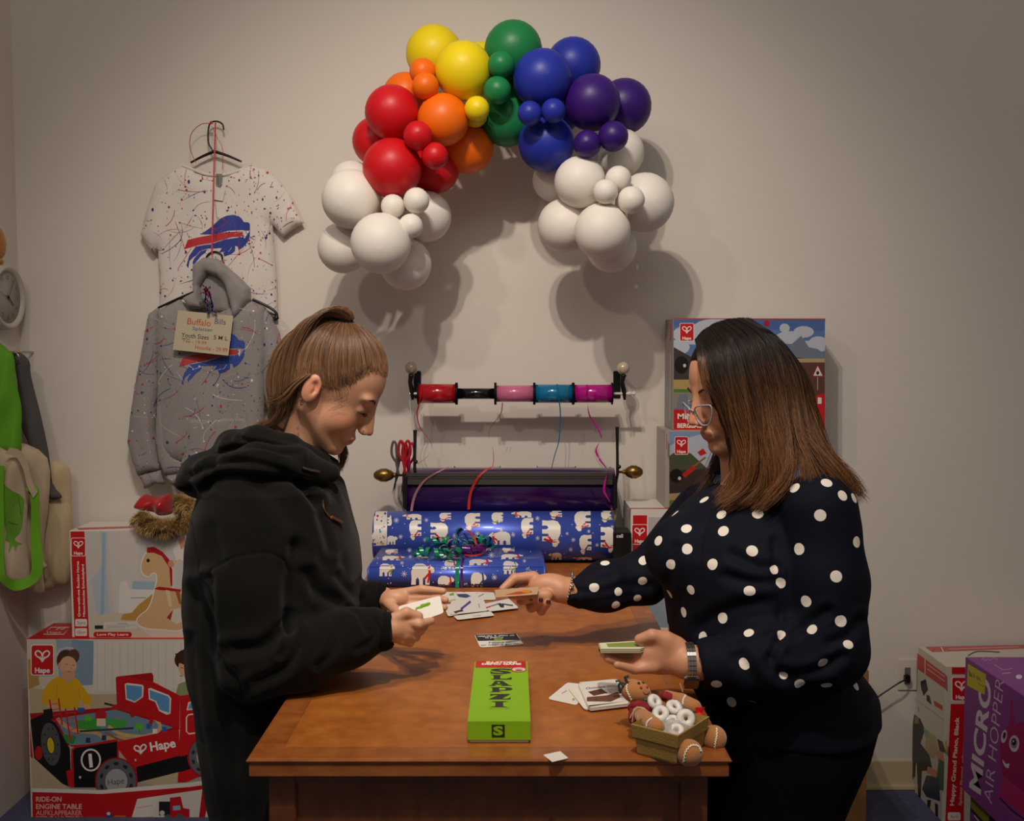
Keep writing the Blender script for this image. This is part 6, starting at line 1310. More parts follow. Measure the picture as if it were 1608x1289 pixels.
def strands(name, guides, N, parent, col, wid=.00045, jit=.006, npts=26, seed=1, wave=0.0, tipjit=2.0, closed=False, lens=(.8, 1.0), root=0.0, clump_=0.0, K=6, m=None):
    """strands combed between neighbouring guide curves"""
    r = np.random.RandomState(seed); G = []
    for g in guides:
        s_ = np.array(spline(g, 8)); L = np.r_[0, np.cumsum(np.linalg.norm(np.diff(s_, axis=0), axis=1))]; t = np.linspace(0, L[-1], npts); G.append(np.stack([np.interp(t, L, s_[:, k]) for k in range(3)], 1))
    G = np.array(G); n = len(G); u = r.uniform(0, n - 1 if not closed else n, N); i = np.floor(u).astype(int); i = np.minimum(i, n - 2) if not closed else i % n; f = (u - i) if not closed else u - np.floor(u); j = (i + 1) % n
    P = G[i] * (1 - f)[:, None, None] + G[j] * f[:, None, None]
    t = np.linspace(0, 1, npts)
    if clump_:   # neighbouring strands gather into locks towards the tips
        uc = (np.floor(u * K) + .5) / K; uc = np.clip(uc, 0, n - 1.001); ic = np.minimum(np.floor(uc).astype(int), n - 2); fc = uc - ic; Pc = G[ic] * (1 - fc)[:, None, None] + G[ic + 1] * fc[:, None, None]
        hsh = np.floor(u * K); off = np.stack([np.sin(hsh * 12.9), np.cos(hsh * 7.3), np.sin(hsh * 5.1 + 1)], 1)[:, None] * .012 * t[None, :, None] ** 2; ck = clump_ * t[None, :, None] ** .8; P = P * (1 - ck) + Pc * ck + off
    J = r.normal(0, 1, (N, 1, 3)) * jit * (.35 + tipjit * .65 * t[None, :, None] ** 1.5)
    ph = r.uniform(0, 6.28, (N, 1)); clump = np.floor(u * K)[:, None]; W_ = wave * np.sin(9 * t[None] + clump * 1.3 + ph * .25) * t[None]
    P = P + J; P[:, :, 0] += W_; P[:, :, 1] += .5 * wave * np.cos(8 * t[None] + clump) * t[None]
    L = r.uniform(lens[0], lens[1], N); r0 = (r.uniform(0, 1, N) * root)[:, None]; tt = np.clip(r0 + t[None] * (L[:, None] - r0), 0, 1) * (npts - 1); k0 = np.minimum(tt.astype(int), npts - 2); fr = (tt - k0)[..., None]
    ar = np.arange(N)[:, None]; P = P[ar, k0] * (1 - fr) + P[ar, k0 + 1] * fr
    T = np.gradient(P, axis=1); T /= np.linalg.norm(T, axis=2)[..., None] + 1e-9
    A = np.cross(T, r.normal(0, 1, (N, 1, 3))); A /= np.linalg.norm(A, axis=2)[..., None] + 1e-9; B = np.cross(T, A)
    w_ = wid * (1 - .75 * t[None, :, None] ** 3)
    V = np.stack([P + w_ * (A * math.cos(a) + B * math.sin(a)) for a in (0, 2.094, 4.189)], 2).reshape(-1, 3)
    base = (np.arange(N) * npts * 3)[:, None, None] + (np.arange(npts - 1) * 3)[None, :, None] + np.arange(3)[None, None]; nx = (np.arange(N) * npts * 3)[:, None, None] + (np.arange(npts - 1) * 3)[None, :, None] + ((np.arange(3) + 1) % 3)[None, None]
    Fq = np.stack([base, nx, nx + 3, base + 3], -1).reshape(-1, 4)
    c = col(np.repeat(t[None], N, 0), r.uniform(0, 1, (N, 1)), u[:, None] / n); C = np.repeat(c.reshape(-1, 3), 3, axis=0)
    return link_mesh(name, V, Fq, m or hairm, parent, None, True, vcol=C)
def capmesh(name, f, lo, hi, h, m, parent, post=None, vc=None, rl=1):
    V, Q = sdf_mesh(f, lo, hi, h); V = relax(V, Q, rl)
    if post: V = post(V, Q)
    o = link_mesh(name, V, Q, m, parent, None, True, vcol=vc(V) if vc else None); return o, V, Q
def Zof(py, Y): return W(804, py, Y)[2]
def rows(Y, tab, key=0):
    zs = [Zof(r_[0], Y) for r_ in tab]; l = [W(r_[1], r_[0], Y)[0] for r_ in tab]; r2 = [W(r_[2], r_[0], Y)[0] for r_ in tab]
    return zs, [(a + b_) / 2 for a, b_ in zip(l, r2)], [(b_ - a) / 2 for a, b_ in zip(l, r2)], [r_[3] for r_ in tab]
A3 = np.array
# ------------------------------------------------------------------ woman on the left (black hoodie)
GO = A3(W(503, 613, 2.05)) + [0, .0, 0]; GR = rot(math.radians(0), math.radians(33)); GS = 1.02
YB = 2.08
gt = [(715, 400, 500, .085), (740, 345, 520, .150), (760, 325, 535, .190), (800, 312, 548, .205), (850, 304, 560, .205), (900, 299, 566, .20), (950, 298, 562, .20), (1000, 302, 545, .20), (1050, 310, 510, .20), (1085, 317, 480, .20), (1150, 327, 478, .20), (1200, 338, 478, .195), (1289, 352, 476, .19), (1340, 356, 474, .185)]
zs, cx_, rx_, ry_ = rows(YB, gt)
g_sh = A3(W(392, 800, 1.945)); g_el = A3(W(408, 1040, 1.905)); g_wr = A3(W(592, 990, 1.945))
g_sh2 = A3(W(415, 800, 2.23)); g_el2 = A3(W(470, 985, 2.27)); g_wr2 = A3(W(598, 938, 2.13))
def gh(P, skin=False):   # hands
    q = lambda x, y, Y: A3(W(x, y, Y))
    d = cap(P, g_wr, q(616, 986, 1.953), .0235, .024); d = smin(d, ell(P, q(628, 986, 1.957), (.030, .015, .031), np.array(Matrix.Rotation(.15, 3, 'Y'))), .012)
    for c, rr in (([q(640, 975, 1.957), q(658, 980, 1.95), q(677, 975, 1.975)], [.0098, .0090, .0078]), ([q(641, 987, 1.955), q(660, 990, 1.965), q(668, 982, 1.995)], [.0100, .0092, .0078]), ([q(638, 997, 1.955), q(653, 1000, 1.968), q(656, 991, 1.995)], [.0096, .0088, .0075]), ([q(631, 1006, 1.957), q(644, 1009, 1.968), q(647, 1001, 1.99)], [.0088, .0080, .0068]), ([q(616, 973, 1.95), q(638, 962, 1.952), q(658, 967, 1.958)], [.0125, .0108, .0085])):
        d = smin(d, chain(P, c, rr, .004), .004)
    e = cap(P, g_wr2, q(608, 942, 2.115), .022, .022); e = smin(e, ell(P, q(622, 940, 2.10), (.028, .020, .020)), .01)
    for c, rr in (([q(628, 931, 2.11), q(662, 925, 2.10), q(696, 928, 2.085)], [.0095, .0088, .0072]), ([q(635, 940, 2.105), q(672, 938, 2.10), q(700, 942, 2.075)], [.0095, .0088, .0072]), ([q(632, 949, 2.10), q(668, 952, 2.09), q(698, 954, 2.06)], [.0092, .0085, .0072]), ([q(628, 957, 2.09), q(655, 966, 2.07), q(675, 970, 2.03)], [.0085, .0075, .0065]), ([q(606, 944, 2.10), q(620, 957, 2.06), q(630, 966, 2.025)], [.0120, .0105, .0085])):
        e = smin(e, chain(P, c, rr, .004), .004)
    return np.minimum(d, e)
g_neck = A3(W(445, 740, 2.07))
def girl_body(P):
    L = (P - GO) @ GR / GS; d = head_sdf(L, .93, -.2) * GS
    d = smin(d, cap(P, GO + GR @ A3([-.028, 0, -.03]), g_neck, .053, .058), .018)
    d = smin(d, cap(P, GO + GR @ A3([.02, 0, -.045]), g_neck + [.02, 0, .0], .040, .05), .012)
    t = loft(P, zs, cx_, [YB] * len(zs), np.array(rx_) - .03, np.array(ry_) - .035); d = smin(d, t, .03)
    for a, b_, c in ((g_sh, g_el, g_wr), (g_sh2, g_el2, g_wr2)): d = smin(d, smin(cap(P, a, b_, .050, .040), cap(P, b_, c, .040, .024), .01), .02)
    for y in (-.09, .09):
        hip = A3([cx_[-1], YB + y, zs[-1] + .02]); kn = A3([-.56, YB + y, .46]); an = A3([-.60, YB + y, .08]); d = smin(d, smin(cap(P, hip, kn, .080, .055), cap(P, kn, an, .052, .035), .01), .03); d = smin(d, cap(P, an, an + [.12, 0, -.035], .035, .026), .01)
    return smin(d, gh(P), .008)
V, Q = sdf_mesh(girl_body, (-.76, 1.80, .0), (-.08, 2.36, 1.56), .0027); V = relax(V, Q, 1)
girl = link_mesh('person', V, Q, skinm, None, (-.55, 2.08, 0), True, vcol=skin_cols(V, [(GO, GR, GS, '#a8504a')], base='#c39072'))
tag(girl, 'person with a brown ponytail in a black hoodie leaning over the desk, left', 'person')
BG = None
fleece = mat('black_fleece', '#100f0d', rough=.95, spec=.15, sheen=.06, bump=.3, bscale=800); fleece2 = mat('black_ribbing', '#0b0a0a', rough=.95, spec=.15, sheen=.03, bump=.4, bscale=600)
denim = mat('black_trousers', '#070708', rough=.9, spec=.15)
def hoodie(P):
    d = loft(P, zs, cx_, [YB] * len(zs), rx_, ry_)
    d = smax(d, Zof(1335, YB) - P[:, 2], .02)
    a = chain(P, [g_sh + [.005, .02, .0], (g_sh + g_el) / 2 + [-.012, 0, 0], g_el + [-.008, 0, .005]], [.082, .077, .070], .03); a = smin(a, chain(P, [g_el, g_el + (g_wr - g_el) * .35 + [0, 0, -.006], g_el + (g_wr - g_el) * .72, g_wr + [-.012, 0, 0]], [.068, .066, .053, .046], .03), .025)
    a = smin(a, ell(P, g_el + (g_wr - g_el) * .78 + [0, -.002, .012], (.035, .045, .045)), .015)
    b_ = chain(P, [g_sh2, g_el2, g_el2 + (g_wr2 - g_el2) * .6, g_wr2 + [-.015, 0, 0]], [.075, .062, .052, .036], .03)
    d = smin(smin(d, a, .012), b_, .02)
    # hood bunched round the neck
    hd_ = chain(P, [W(520, 742, 2.00), W(470, 725, 1.955), W(400, 725, 1.93), W(335, 745, 1.97), W(315, 750, 2.08), W(340, 740, 2.2), W(430, 720, 2.24), W(510, 740, 2.15)], [.018, .026, .034, .036, .038, .036, .03, .02], .02)
    hd_ = smin(hd_, chain(P, [W(505, 722, 2.03), W(455, 700, 1.985), W(405, 690, 1.985), W(370, 700, 2.03), W(365, 700, 2.10), W(400, 690, 2.17), W(470, 700, 2.18)], [.016, .020, .026, .030, .032, .026, .02], .015), .012)
    hd_ = smin(hd_, ell(P, W(345, 735, 2.08), (.065, .11, .040)), .02)
    hd_ = smin(hd_, ell(P, W(308, 752, 2.06), (.030, .09, .026)), .015)
    d = smin(d, hd_, .010)
    col_ = chain(P, [W(525, 735, 2.06), W(490, 728, 2.01), W(450, 712, 2.0), W(425, 690, 2.05), W(430, 690, 2.11), W(480, 705, 2.16), W(522, 730, 2.12)], [.013, .017, .019, .02, .02, .017, .014], .012); d = smin(d, col_, .006)
    n = chain(P, [GO + GR @ A3([-.02, 0, -.05]), g_neck + [.02, 0, .02]], [.049, .052]); d = smax(d, -n, .006)
    return d + folds(P, .0028, 1.0, 2)
cr = [([(395, 770), (402, 850), (398, 905)], 1.6, .003), ([(300, 820), (325, 930), (360, 1030)], 1.5, .002), ([(330, 905), (345, 885), (400, 868), (440, 875), (455, 900)], 2, .004), ([(330, 910), (333, 990), (352, 1040), (385, 1085)], 5, .008), ([(462, 860), (455, 930), (452, 985)], 7, .012), ([(365, 1020), (410, 1015), (440, 990), (455, 970)], 6, .011), ([(400, 1072), (445, 1050), (465, 1020), (462, 990)], 5, .009), ([(452, 975), (452, 1010), (440, 1030)], 3, .006), ([(522, 965), (530, 990), (520, 1025), (500, 1045)], 4, .006), ([(545, 955), (565, 965), (575, 990)], 3, .005), ([(560, 1020), (583, 1005), (590, 975)], 3, .004),
      ([(480, 900), (500, 930), (530, 945)], 6, .008), ([(520, 800), (535, 850), (545, 900)], 5, .006), ([(300, 745), (360, 725), (430, 735), (505, 765)], 3.5, .008), ([(330, 735), (345, 712), (400, 700), (470, 712)], 3, .007), ([(325, 765), (345, 748), (400, 745), (470, 760), (500, 790)], 4, .009), ([(380, 690), (420, 700), (470, 722)], 3, .006), ([(470, 760), (500, 800), (520, 860)], 5, .008), ([(410, 760), (450, 800), (470, 860)], 8, .006), ([(335, 830), (345, 880)], 7, .005), ([(590, 962), (598, 990), (596, 1018)], 1.5, .004), ([(575, 958), (584, 990), (580, 1022)], 1.5, .002), ([(310, 930), (330, 1060), (352, 1180), (368, 1289)], 8, .008), ([(360, 1100), (370, 1200), (380, 1289)], 9, .008), ([(300, 1000), (318, 1150), (345, 1280)], 4, .004), ([(530, 905), (545, 925), (565, 940)], 4, .006)]
ho, Vh_, Qh_ = capmesh('hoodie', hoodie, (-.80, 1.80, .50), (-.22, 2.42, 1.44), .0042, [fleece], girl, post=lambda V, Q: crease(V, Q, cr))
def cuff(P): return smin(cap(P, g_wr + [-.020, 0, 0], g_wr + [.006, 0, 0], .043, .040), cap(P, g_wr2 + [-.02, 0, 0], g_wr2 + [.002, 0, 0], .034, .032), .001)
capmesh('cuff', lambda P: smax(cap(P, g_wr + [-.022, 0, .002], g_wr + [.008, 0, -.001], .043, .040), -cap(P, g_wr, g_wr + [.06, 0, 0], .030, .03), .003), g_wr - .09, g_wr + .09, .003, fleece2, ho)
capmesh('cuff', lambda P: smax(cap(P, g_wr2 + [-.02, 0, 0], g_wr2 + [-.002, 0, 0], .035, .033), -cap(P, g_wr2, g_wr2 + [.06, 0, 0], .026, .03), .003), g_wr2 - .08, g_wr2 + .08, .003, fleece2, ho)
Bh = BVHTree.FromPolygons([Vector(v) for v in Vh_.tolist()], Qh_.tolist()); mh = map_bvh(Bh)
def on_cloth(M_, pts, off=.001): o = []; [o.append(tuple(np.array(h[0]) + np.array(h[1]) * off)) for h in (M_(x, y) for x, y in pts) if h]; return o
b = MB(); zp_ = on_cloth(mh, spline([(507, 785), (508, 798), (514, 808), (520, 815)], 5)); b.tube(zp_, .0022, 6) if len(zp_) > 2 else None
zz = on_cloth(mh, [(518, 812), (534, 821)], .004); b.tube(zz, .0030, 6) if len(zz) > 1 else None
b.build('zipper', mat('antique_zip', '#8a6a4c', rough=.3, metal=.9), ho)
b = MB(); dd = on_cloth(mh, spline([(474, 734), (483, 737), (499, 739)], 5), .004)
b.tube(dd, .0026, 8) if len(dd) > 2 else None; b.build('drawstring_tip', steel, ho)
def trous(P):
    d = None
    for y in (-.09, .09):
        hip = A3([cx_[-1], YB + y, zs[-1] + .03]); kn = A3([-.56, YB + y, .46]); an = A3([-.60, YB + y, .08]); e = smin(cap(P, hip, kn, .100, .078), cap(P, kn, an, .078, .062), .02); d = e if d is None else smin(d, e, .02)
    return smax(d, .05 - P[:, 2], .004)
capmesh('trousers', trous, (-.80, 1.84, .03), (-.40, 2.34, .68), .007, denim, girl)
for y in (-.09, .09): capmesh('shoe', lambda P, y=y: smax(smin(ell(P, (-.55, YB + y, .045), (.125, .046, .035)), ell(P, (-.60, YB + y, .07), (.05, .04, .05)), .02), .001 - P[:, 2], .004), (-.72, YB + y - .07, -.005), (-.40, YB + y + .07, .14), .005, blk, girl)
# eyes, brow, lashes, nose stud, earring (near side; the far side mirrors it)
def face_bits(parent, O, R, s_, brow, lashc='#0e0a08', browz=.040):
    H = lambda x, y, z: O + R @ (A3([x, y, z]) * s_)
    B = bvh_of(parent)
    def snap(x, y, z, off=.0004):   # onto the skin, coming from in front of the face
        o = H(.16, y, z); d = R @ A3([-1, 0, 0]); h = B.ray_cast(Vector(o), Vector(d)); return (A3(h[0]) - d * off) if h[0] is not None else H(x, y, z)
    for sg in (-1, 1):
        b = MB(); zl = lambda t: .0105 + .0022 * t * t * (1 if t < 0 else .3); ts = [k / 5 - 1 for k in range(11)]
        b.tube([snap(.1, sg * (.0315 + t * .0135), zl(t), .0006) for t in ts], [.0006 + .0009 * (1 - abs(t)) for t in ts], 6)
        for k in range(15):
            t = k / 7 - 1; p = snap(.1, sg * (.0315 + t * .0135), zl(t)); e = p + R @ (A3([.0075 - .002 * abs(t), sg * .004 * t + sg * .001, -.0035]) * s_); b.tube([p, (p + e) / 2 + R @ A3([0, 0, -.0010]), e], [.00055, .0004, .0001], 4)
        b.build('eyelashes', mat('lashes', lashc, rough=.6), parent)
        b = MB()
        for k in range(70):
            t = rnd.uniform(-1, 1); w_ = (1 - .65 * max(0, t)) * .0024; y = .030 + t * .0150; z = browz + .0035 * (1 - (t - .3) ** 2) + rnd.uniform(-w_, w_); p = snap(.1, sg * y, z); e = snap(.1, sg * (y + .006), z + .0010 * (1 - t), .0010); b.tube([p, e], [.00055, .0002], 4)
        b.build('eyebrow', mat('brow_' + brow[1:], brow, rough=.7), parent)
face_bits(girl, GO, GR, GS, '#4a2a1c')
gH = lambda x, y, z: GO + GR @ (A3([x, y, z]) * GS)
b = MB(); b.ball(gH(.118, -.0175, -.019), .0011, 8); b.build('nose_stud', steel, girl)
b = MB(); b.ball(gH(-.004, -.0855, -.030), .0022, 10); b.ball(gH(-.010, -.0845, -.024), .0016, 8); b.build('earring', steel, girl)
# hair
xs_ = [-.12, -.045, -.036, -.024, .0, .008, .028, .042, .056, .066, .078, .0987, .115]; zm_ = [.0, .0, -.002, .012, .022, .012, .012, .026, .046, .074, .088, .092, .10]
zg_ = [-.13, -.10, -.06, -.038, -.006, .02]; xg_ = [-.006, -.010, -.018, -.0235, -.036, -.040]
def gcap(P):
    L = (P - GO) @ GR / GS; up = np.interp(L[:, 0], xs_, zm_) - L[:, 2]
    d = ell(L, (.006, 0, .054), (.1045, .0815, .0945)) + .0045 * np.clip(1 + up / .035, 0, 1); d = smin(d, cap(L, (-.026, 0, -.03), (.000, 0, -.10), .0575, .0585), .02)
    reg = smin(up + .010 * (L[:, 0] > .01), L[:, 0] - np.interp(L[:, 2], zg_, xg_), .008); reg = smax(reg, -.100 - L[:, 2], .004)
    d = smax(d, reg, .003); d = smin(d, ell(L, (-.045, 0, .136), (.024, .024, .014)), .012)
    return d * GS
pony = [W(547, 503, 2.045), W(537, 491, 2.03), W(512, 489, 2.015), W(482, 510, 2.0), W(461, 552, 1.995), W(453, 600, 1.995), W(448, 640, 2.0), W(432, 662, 2.01), W(404, 669, 2.02)]
def gsolid(P):
    d = gcap(P); return smin(d, chain(P, [W(543, 503, 2.05), W(522, 498, 2.05), W(498, 510, 2.045), W(476, 537, 2.04), W(463, 570, 2.045), W(456, 610, 2.05), W(452, 640, 2.055)], [.014, .014, .015, .017, .018, .017, .008], .01), .006)
def gcol(t, rn, u):
    c = np.array(lin('#674a33'))[None, None] * (.35 + 1.5 * rn[..., None]) * (1 + .15 * t[..., None]); k = .75 * np.exp(-(t[..., None] / .07) ** 2); return np.clip(c * (1 - k) + np.array(lin('#a67c5c')) * k, 0, 1)
hm0 = mat('hair_base_brown', '#4a3322', rough=.5)
hg, _, _ = capmesh('hair', gsolid, GO - [.22, .13, .12], GO + [.16, .13, .20], .003, hm0, girl)
# combed strands from the hairline to the tie
guides = []; bun = gH(-.040, 0, .146)
for sg in (-1, 1):
    seq = [(-.062, -.012, -.094), (-.052, -.034, -.094), (-.030, -.050, -.094), (-.020, -.055, -.070), (-.026, -.060, -.045), (-.034, -.066, -.020), (-.034, -.074, .002), (-.022, -.079, .015), (.0, -.080, .025), (.012, -.080, .016), (.028, -.078, .016), (.042, -.075, .030), (.056, -.067, .050), (.066, -.058, .077), (.080, -.043, .091), (.092, -.024, .094), (.098, -.010, .095)]
    if sg == 1: seq = [(a, -c, e) for a, c, e in seq][::-1]
    for x, y, z in seq:
        c0 = A3([.006, 0, .054]); r0 = A3([.1055, .0825, .0955]); p = A3([x, y, z]); g = []
        q0 = (p - c0) / r0; m0 = np.linalg.norm(q0); q0 /= m0; m0 = min(max(m0, .96), 1.6) if x < 0 else .965; q1 = (A3([-.040, 0, .150]) - c0) / r0; q1 /= np.linalg.norm(q1); om = math.acos(np.clip(q0 @ q1, -1, 1))
        for t in np.linspace(0, 1, 9): qq = (math.sin((1 - t) * om) * q0 + math.sin(t * om) * q1) / math.sin(om); bow = A3([-.18 * math.sin(PI * t) * (1 - t) * (1 if x > -.01 else 0), 0, 0]); qq = (qq + bow) / np.linalg.norm(qq + bow); qq = qq * (1.0 + .015 * math.sin(PI * t) + (m0 - 1) * (1 - t) ** (2.2 if m0 > 1 else 5)); g.append(GO + GR @ ((c0 + qq * r0) * GS))
        guides.append(g)
strands('hair_strand', guides, 6500, hg, gcol, .00042, .0019, 20, 3, .0015, .7, lens=(.78, 1.0), root=.20)
pg = []
for k in range(8):
    a = k * PI / 4; g = []
    for i, p in enumerate(pony): rr = [.010, .014, .018, .020, .019, .017, .013, .008, .003][i]; g.append(A3(p) + [rr * math.cos(a), rr * math.sin(a), rr * .5 * math.cos(a)])
    pg.append(g)
strands('ponytail', pg, 2600, hg, gcol, .00045, .0035, 24, 5, .002, 1.5, closed=True, lens=(.75, 1.0))
fl = [[gH(.03, -.078, .030), gH(.045, -.078, .018), gH(.035, -.076, .0), gH(.05, -.073, -.012)], [gH(.045, -.078, .045), gH(.06, -.070, .03), gH(.05, -.073, .015), gH(.03, -.078, .01)], [gH(-.02, -.084, .03), gH(-.03, -.084, .0), gH(-.035, -.078, -.03), gH(-.06, -.06, -.07)], [gH(-.04, -.078, .0), gH(-.05, -.07, -.03), gH(-.06, -.055, -.06), gH(-.085, -.03, -.08)]]
strands('loose_hair', fl[:2], 10, hg, gcol, .00034, .004, 14, 8, .002, 1); strands('loose_hair', fl[2:], 160, hg, gcol, .00040, .004, 14, 9, .002, 2)
strands('loose_hair', [[W(520, 690, 2.12), W(532, 715, 2.12), W(533, 745, 2.12)], [W(540, 690, 2.12), W(546, 712, 2.12), W(538, 735, 2.12)]], 150, hg, gcol, .00045, .002, 12, 10)
b = MB(); c = gH(-.040, 0, .140); ax = nrm(bun - gH(0, 0, .04)); u = nrm(np.cross(ax, (0, 1, 0))); v = np.cross(ax, u)
b.tube([c + (u * math.cos(k * PI / 12) + v * math.sin(k * PI / 12)) * .021 for k in range(24)], .0065, 8, closed=True); b.build('hair_tie', fleece2, hg)
# card she holds
def held_card(name, c4, draw, label, color='#d9d3ca', th=.0008, rq=.1):
    c4 = [A3(c) for c in c4]; n = nrm(np.cross(c4[1] - c4[0], c4[3] - c4[0])); n = n if n[1] < 0 else -n
    pts = []
    for i in range(4):
        p = c4[i]; a = c4[i - 1]; b_ = c4[(i + 1) % 4]; p0 = p + (a - p) * rq; p1 = p + (b_ - p) * rq
        for t in (0, .33, .66, 1): pts.append((1 - t) ** 2 * p0 + 2 * t * (1 - t) * p + t * t * p1)
    N = len(pts); mb = MB(); mb.add([p for p in pts] + [p - n * th for p in pts], [list(range(N)), [N + i for i in range(N)][::-1]] + [(i, (i + 1) % N, N + (i + 1) % N, N + i) for i in range(N)], 0, smooth=False)
    P = Print(map_plane(c4[0], n), base=.0002)
    if draw: draw(P)
    P.into(mb); return tag(mb.build(name, [mat('card_' + color[1:], color, rough=.45), PRINT]), label, 'card')
def lf(P):
    P.poly([C3(*p) for p in [(325, 385), (340, 372), (345, 350), (375, 340), (385, 325), (420, 318), (440, 310), (500, 318), (525, 325), (505, 350), (470, 378), (420, 395), (390, 398), (370, 392)]], '#6d9a1c')
    P.line([C3(330, 384), C3(400, 350), C3(515, 328)], .9, '#a3bf52'); P.line([C3(370, 365), C3(400, 345), C3(440, 322)], 1.6, '#4e7c14'); P.line([C3(395, 385), C3(440, 368), C3(480, 355)], 1.6, '#4e7c14')
held_card('picture_card', [W(625, 952, 2.035), W(691, 935, 2.045), W(697, 962, 1.990), W(634, 984, 1.975)], lf, 'white card with a large green leaf picture held in the left person\'s hands')
# ------------------------------------------------------------------ woman on the right (navy blouse with dots)
WO = A3(W(1172, 622, 2.05)); WR = rot(math.radians(197), math.radians(15)); WS = 1.02
YW_ = 2.05
wt = [(752, 1150, 1225, .06), (770, 1110, 1285, .13), (790, 1082, 1318, .165), (820, 1054, 1335, .185), (860, 1036, 1340, .205), (900, 1037, 1338, .21), (950, 1046, 1330, .205), (1000, 1052, 1326, .20), (1040, 1060, 1338, .205), (1080, 1074, 1366, .215), (1120, 1082, 1370, .22), (1160, 1090, 1358, .22), (1210, 1100, 1335, .21), (1289, 1108, 1300, .20), (1350, 1112, 1290, .19)]
zw_, cw_, rw_, yw_ = rows(YW_, wt)
q = lambda x, y, Y: A3(W(x, y, Y))
w_sh, w_el, w_wr = q(1285, 800, 1.885), q(1296, 1020, 1.85), q(1092, 1042, 1.84)
w_sh2, w_el2, w_wr2 = q(1110, 805, 2.235), q(1015, 905, 2.27), q(896, 928, 2.205)
def wh(P):
    d = cap(P, w_wr + [.05, 0, .003], q(1078, 1040, 1.845), .033, .0315); d = smin(d, ell(P, q(1040, 1031, 1.855), (.055, .021, .034)), .014); d = smin(d, ell(P, q(1050, 1012, 1.855), (.032, .020, .020)), .012)
    fg = None
    for c, rr in (([q(1045, 1003, 1.85), q(1024, 998, 1.845), q(1004, 1004, 1.85)], [.0150, .0125, .0100]), ([q(1014, 1032, 1.890), q(978, 1031, 1.892), q(946, 1021, 1.895)], [.0112, .0100, .0080]), ([q(1014, 1037, 1.874), q(978, 1038, 1.868), q(948, 1027, 1.872)], [.0114, .0102, .0082]), ([q(1016, 1043, 1.858), q(982, 1043, 1.858), q(954, 1034, 1.848)], [.0112, .0100, .0080]), ([q(1026, 1048, 1.842), q(996, 1051, 1.838), q(969, 1044, 1.826)], [.0106, .0090, .0072])):
        f1 = chain(P, c, rr, .003); fg = f1 if fg is None else smin(fg, f1, .002)
    d = smin(d, fg, .011)
    e = cap(P, w_wr2, q(880, 926, 2.20), .029, .029); e = smin(e, ell(P, q(858, 920, 2.205), (.042, .024, .028), np.array(Matrix.Rotation(-.15, 3, 'Y'))), .014)
    for c, rr in (([q(838, 905, 2.215), q(808, 908, 2.205), q(789, 925, 2.19)], [.0125, .0110, .0085]), ([q(858, 935, 2.17), q(830, 934, 2.165), q(803, 934, 2.165)], [.0145, .0120, .0095]), ([q(842, 912, 2.225), q(815, 925, 2.22), q(818, 943, 2.19), q(834, 941, 2.165)], [.0120, .0108, .0100, .0082]), ([q(850, 922, 2.225), q(828, 940, 2.215), q(834, 955, 2.19), q(849, 944, 2.16)], [.0118, .0105, .0098, .0080]), ([q(862, 932, 2.215), q(845, 950, 2.20), q(850, 960, 2.18), q(861, 947, 2.155)], [.0108, .0095, .0088, .0072])):
        e = smin(e, chain(P, c, rr, .0035), .004)
    return np.minimum(d, e)
w_neck = q(1195, 765, 2.06)
def woman_body(P):
    L = (P - WO) @ WR / WS; d = head_sdf(L, 1.06, .25) * WS
    d = smin(d, cap(P, WO + WR @ A3([-.025, 0, -.03]), w_neck, .056, .062), .02); d = smin(d, cap(P, WO + WR @ A3([.035, 0, -.06]), w_neck + [-.03, 0, -.01], .040, .05), .02)
    t = loft(P, zw_, cw_, [YW_] * len(zw_), np.array(rw_) - .02, np.array(yw_) - .022); d = smin(d, t, .03)
    for a, b_, c in ((w_sh, w_el, w_wr), (w_sh2, w_el2, w_wr2)): d = smin(d, smin(cap(P, a, b_, .052, .043), cap(P, b_, c, .043, .028), .01), .02)
    for y in (-.10, .10):
        hip = A3([cw_[-1], YW_ + y, zw_[-1] + .03]); kn = A3([.56, YW_ + y, .46]); an = A3([.60, YW_ + y, .08]); d = smin(d, smin(cap(P, hip, kn, .085, .06), cap(P, kn, an, .055, .036), .01), .03); d = smin(d, cap(P, an, an + [-.12, 0, -.035], .035, .026), .01)
    return smin(d, wh(P), .008)
V, Q = sdf_mesh(woman_body, (-.06, 1.76, .0), (.76, 2.38, 1.56), .0028); V = relax(V, Q, 1)
woman = link_mesh('person', V, Q, skinm, None, (.57, 2.05, 0), True, vcol=skin_cols(V, [(WO, WR, WS, '#9c453e')], base='#bb8566'))
tag(woman, 'person with long brown hair and glasses in a navy polka dot blouse, right', 'person')
navy = mat('navy_crepe', '#060816', rough=.8, spec=.2, bump=.25, bscale=900); dotm = mat('cream_dot_print', '#d8cfc4', rough=.75, bump=.25, bscale=900)
zhem = Zof(1122, YW_)
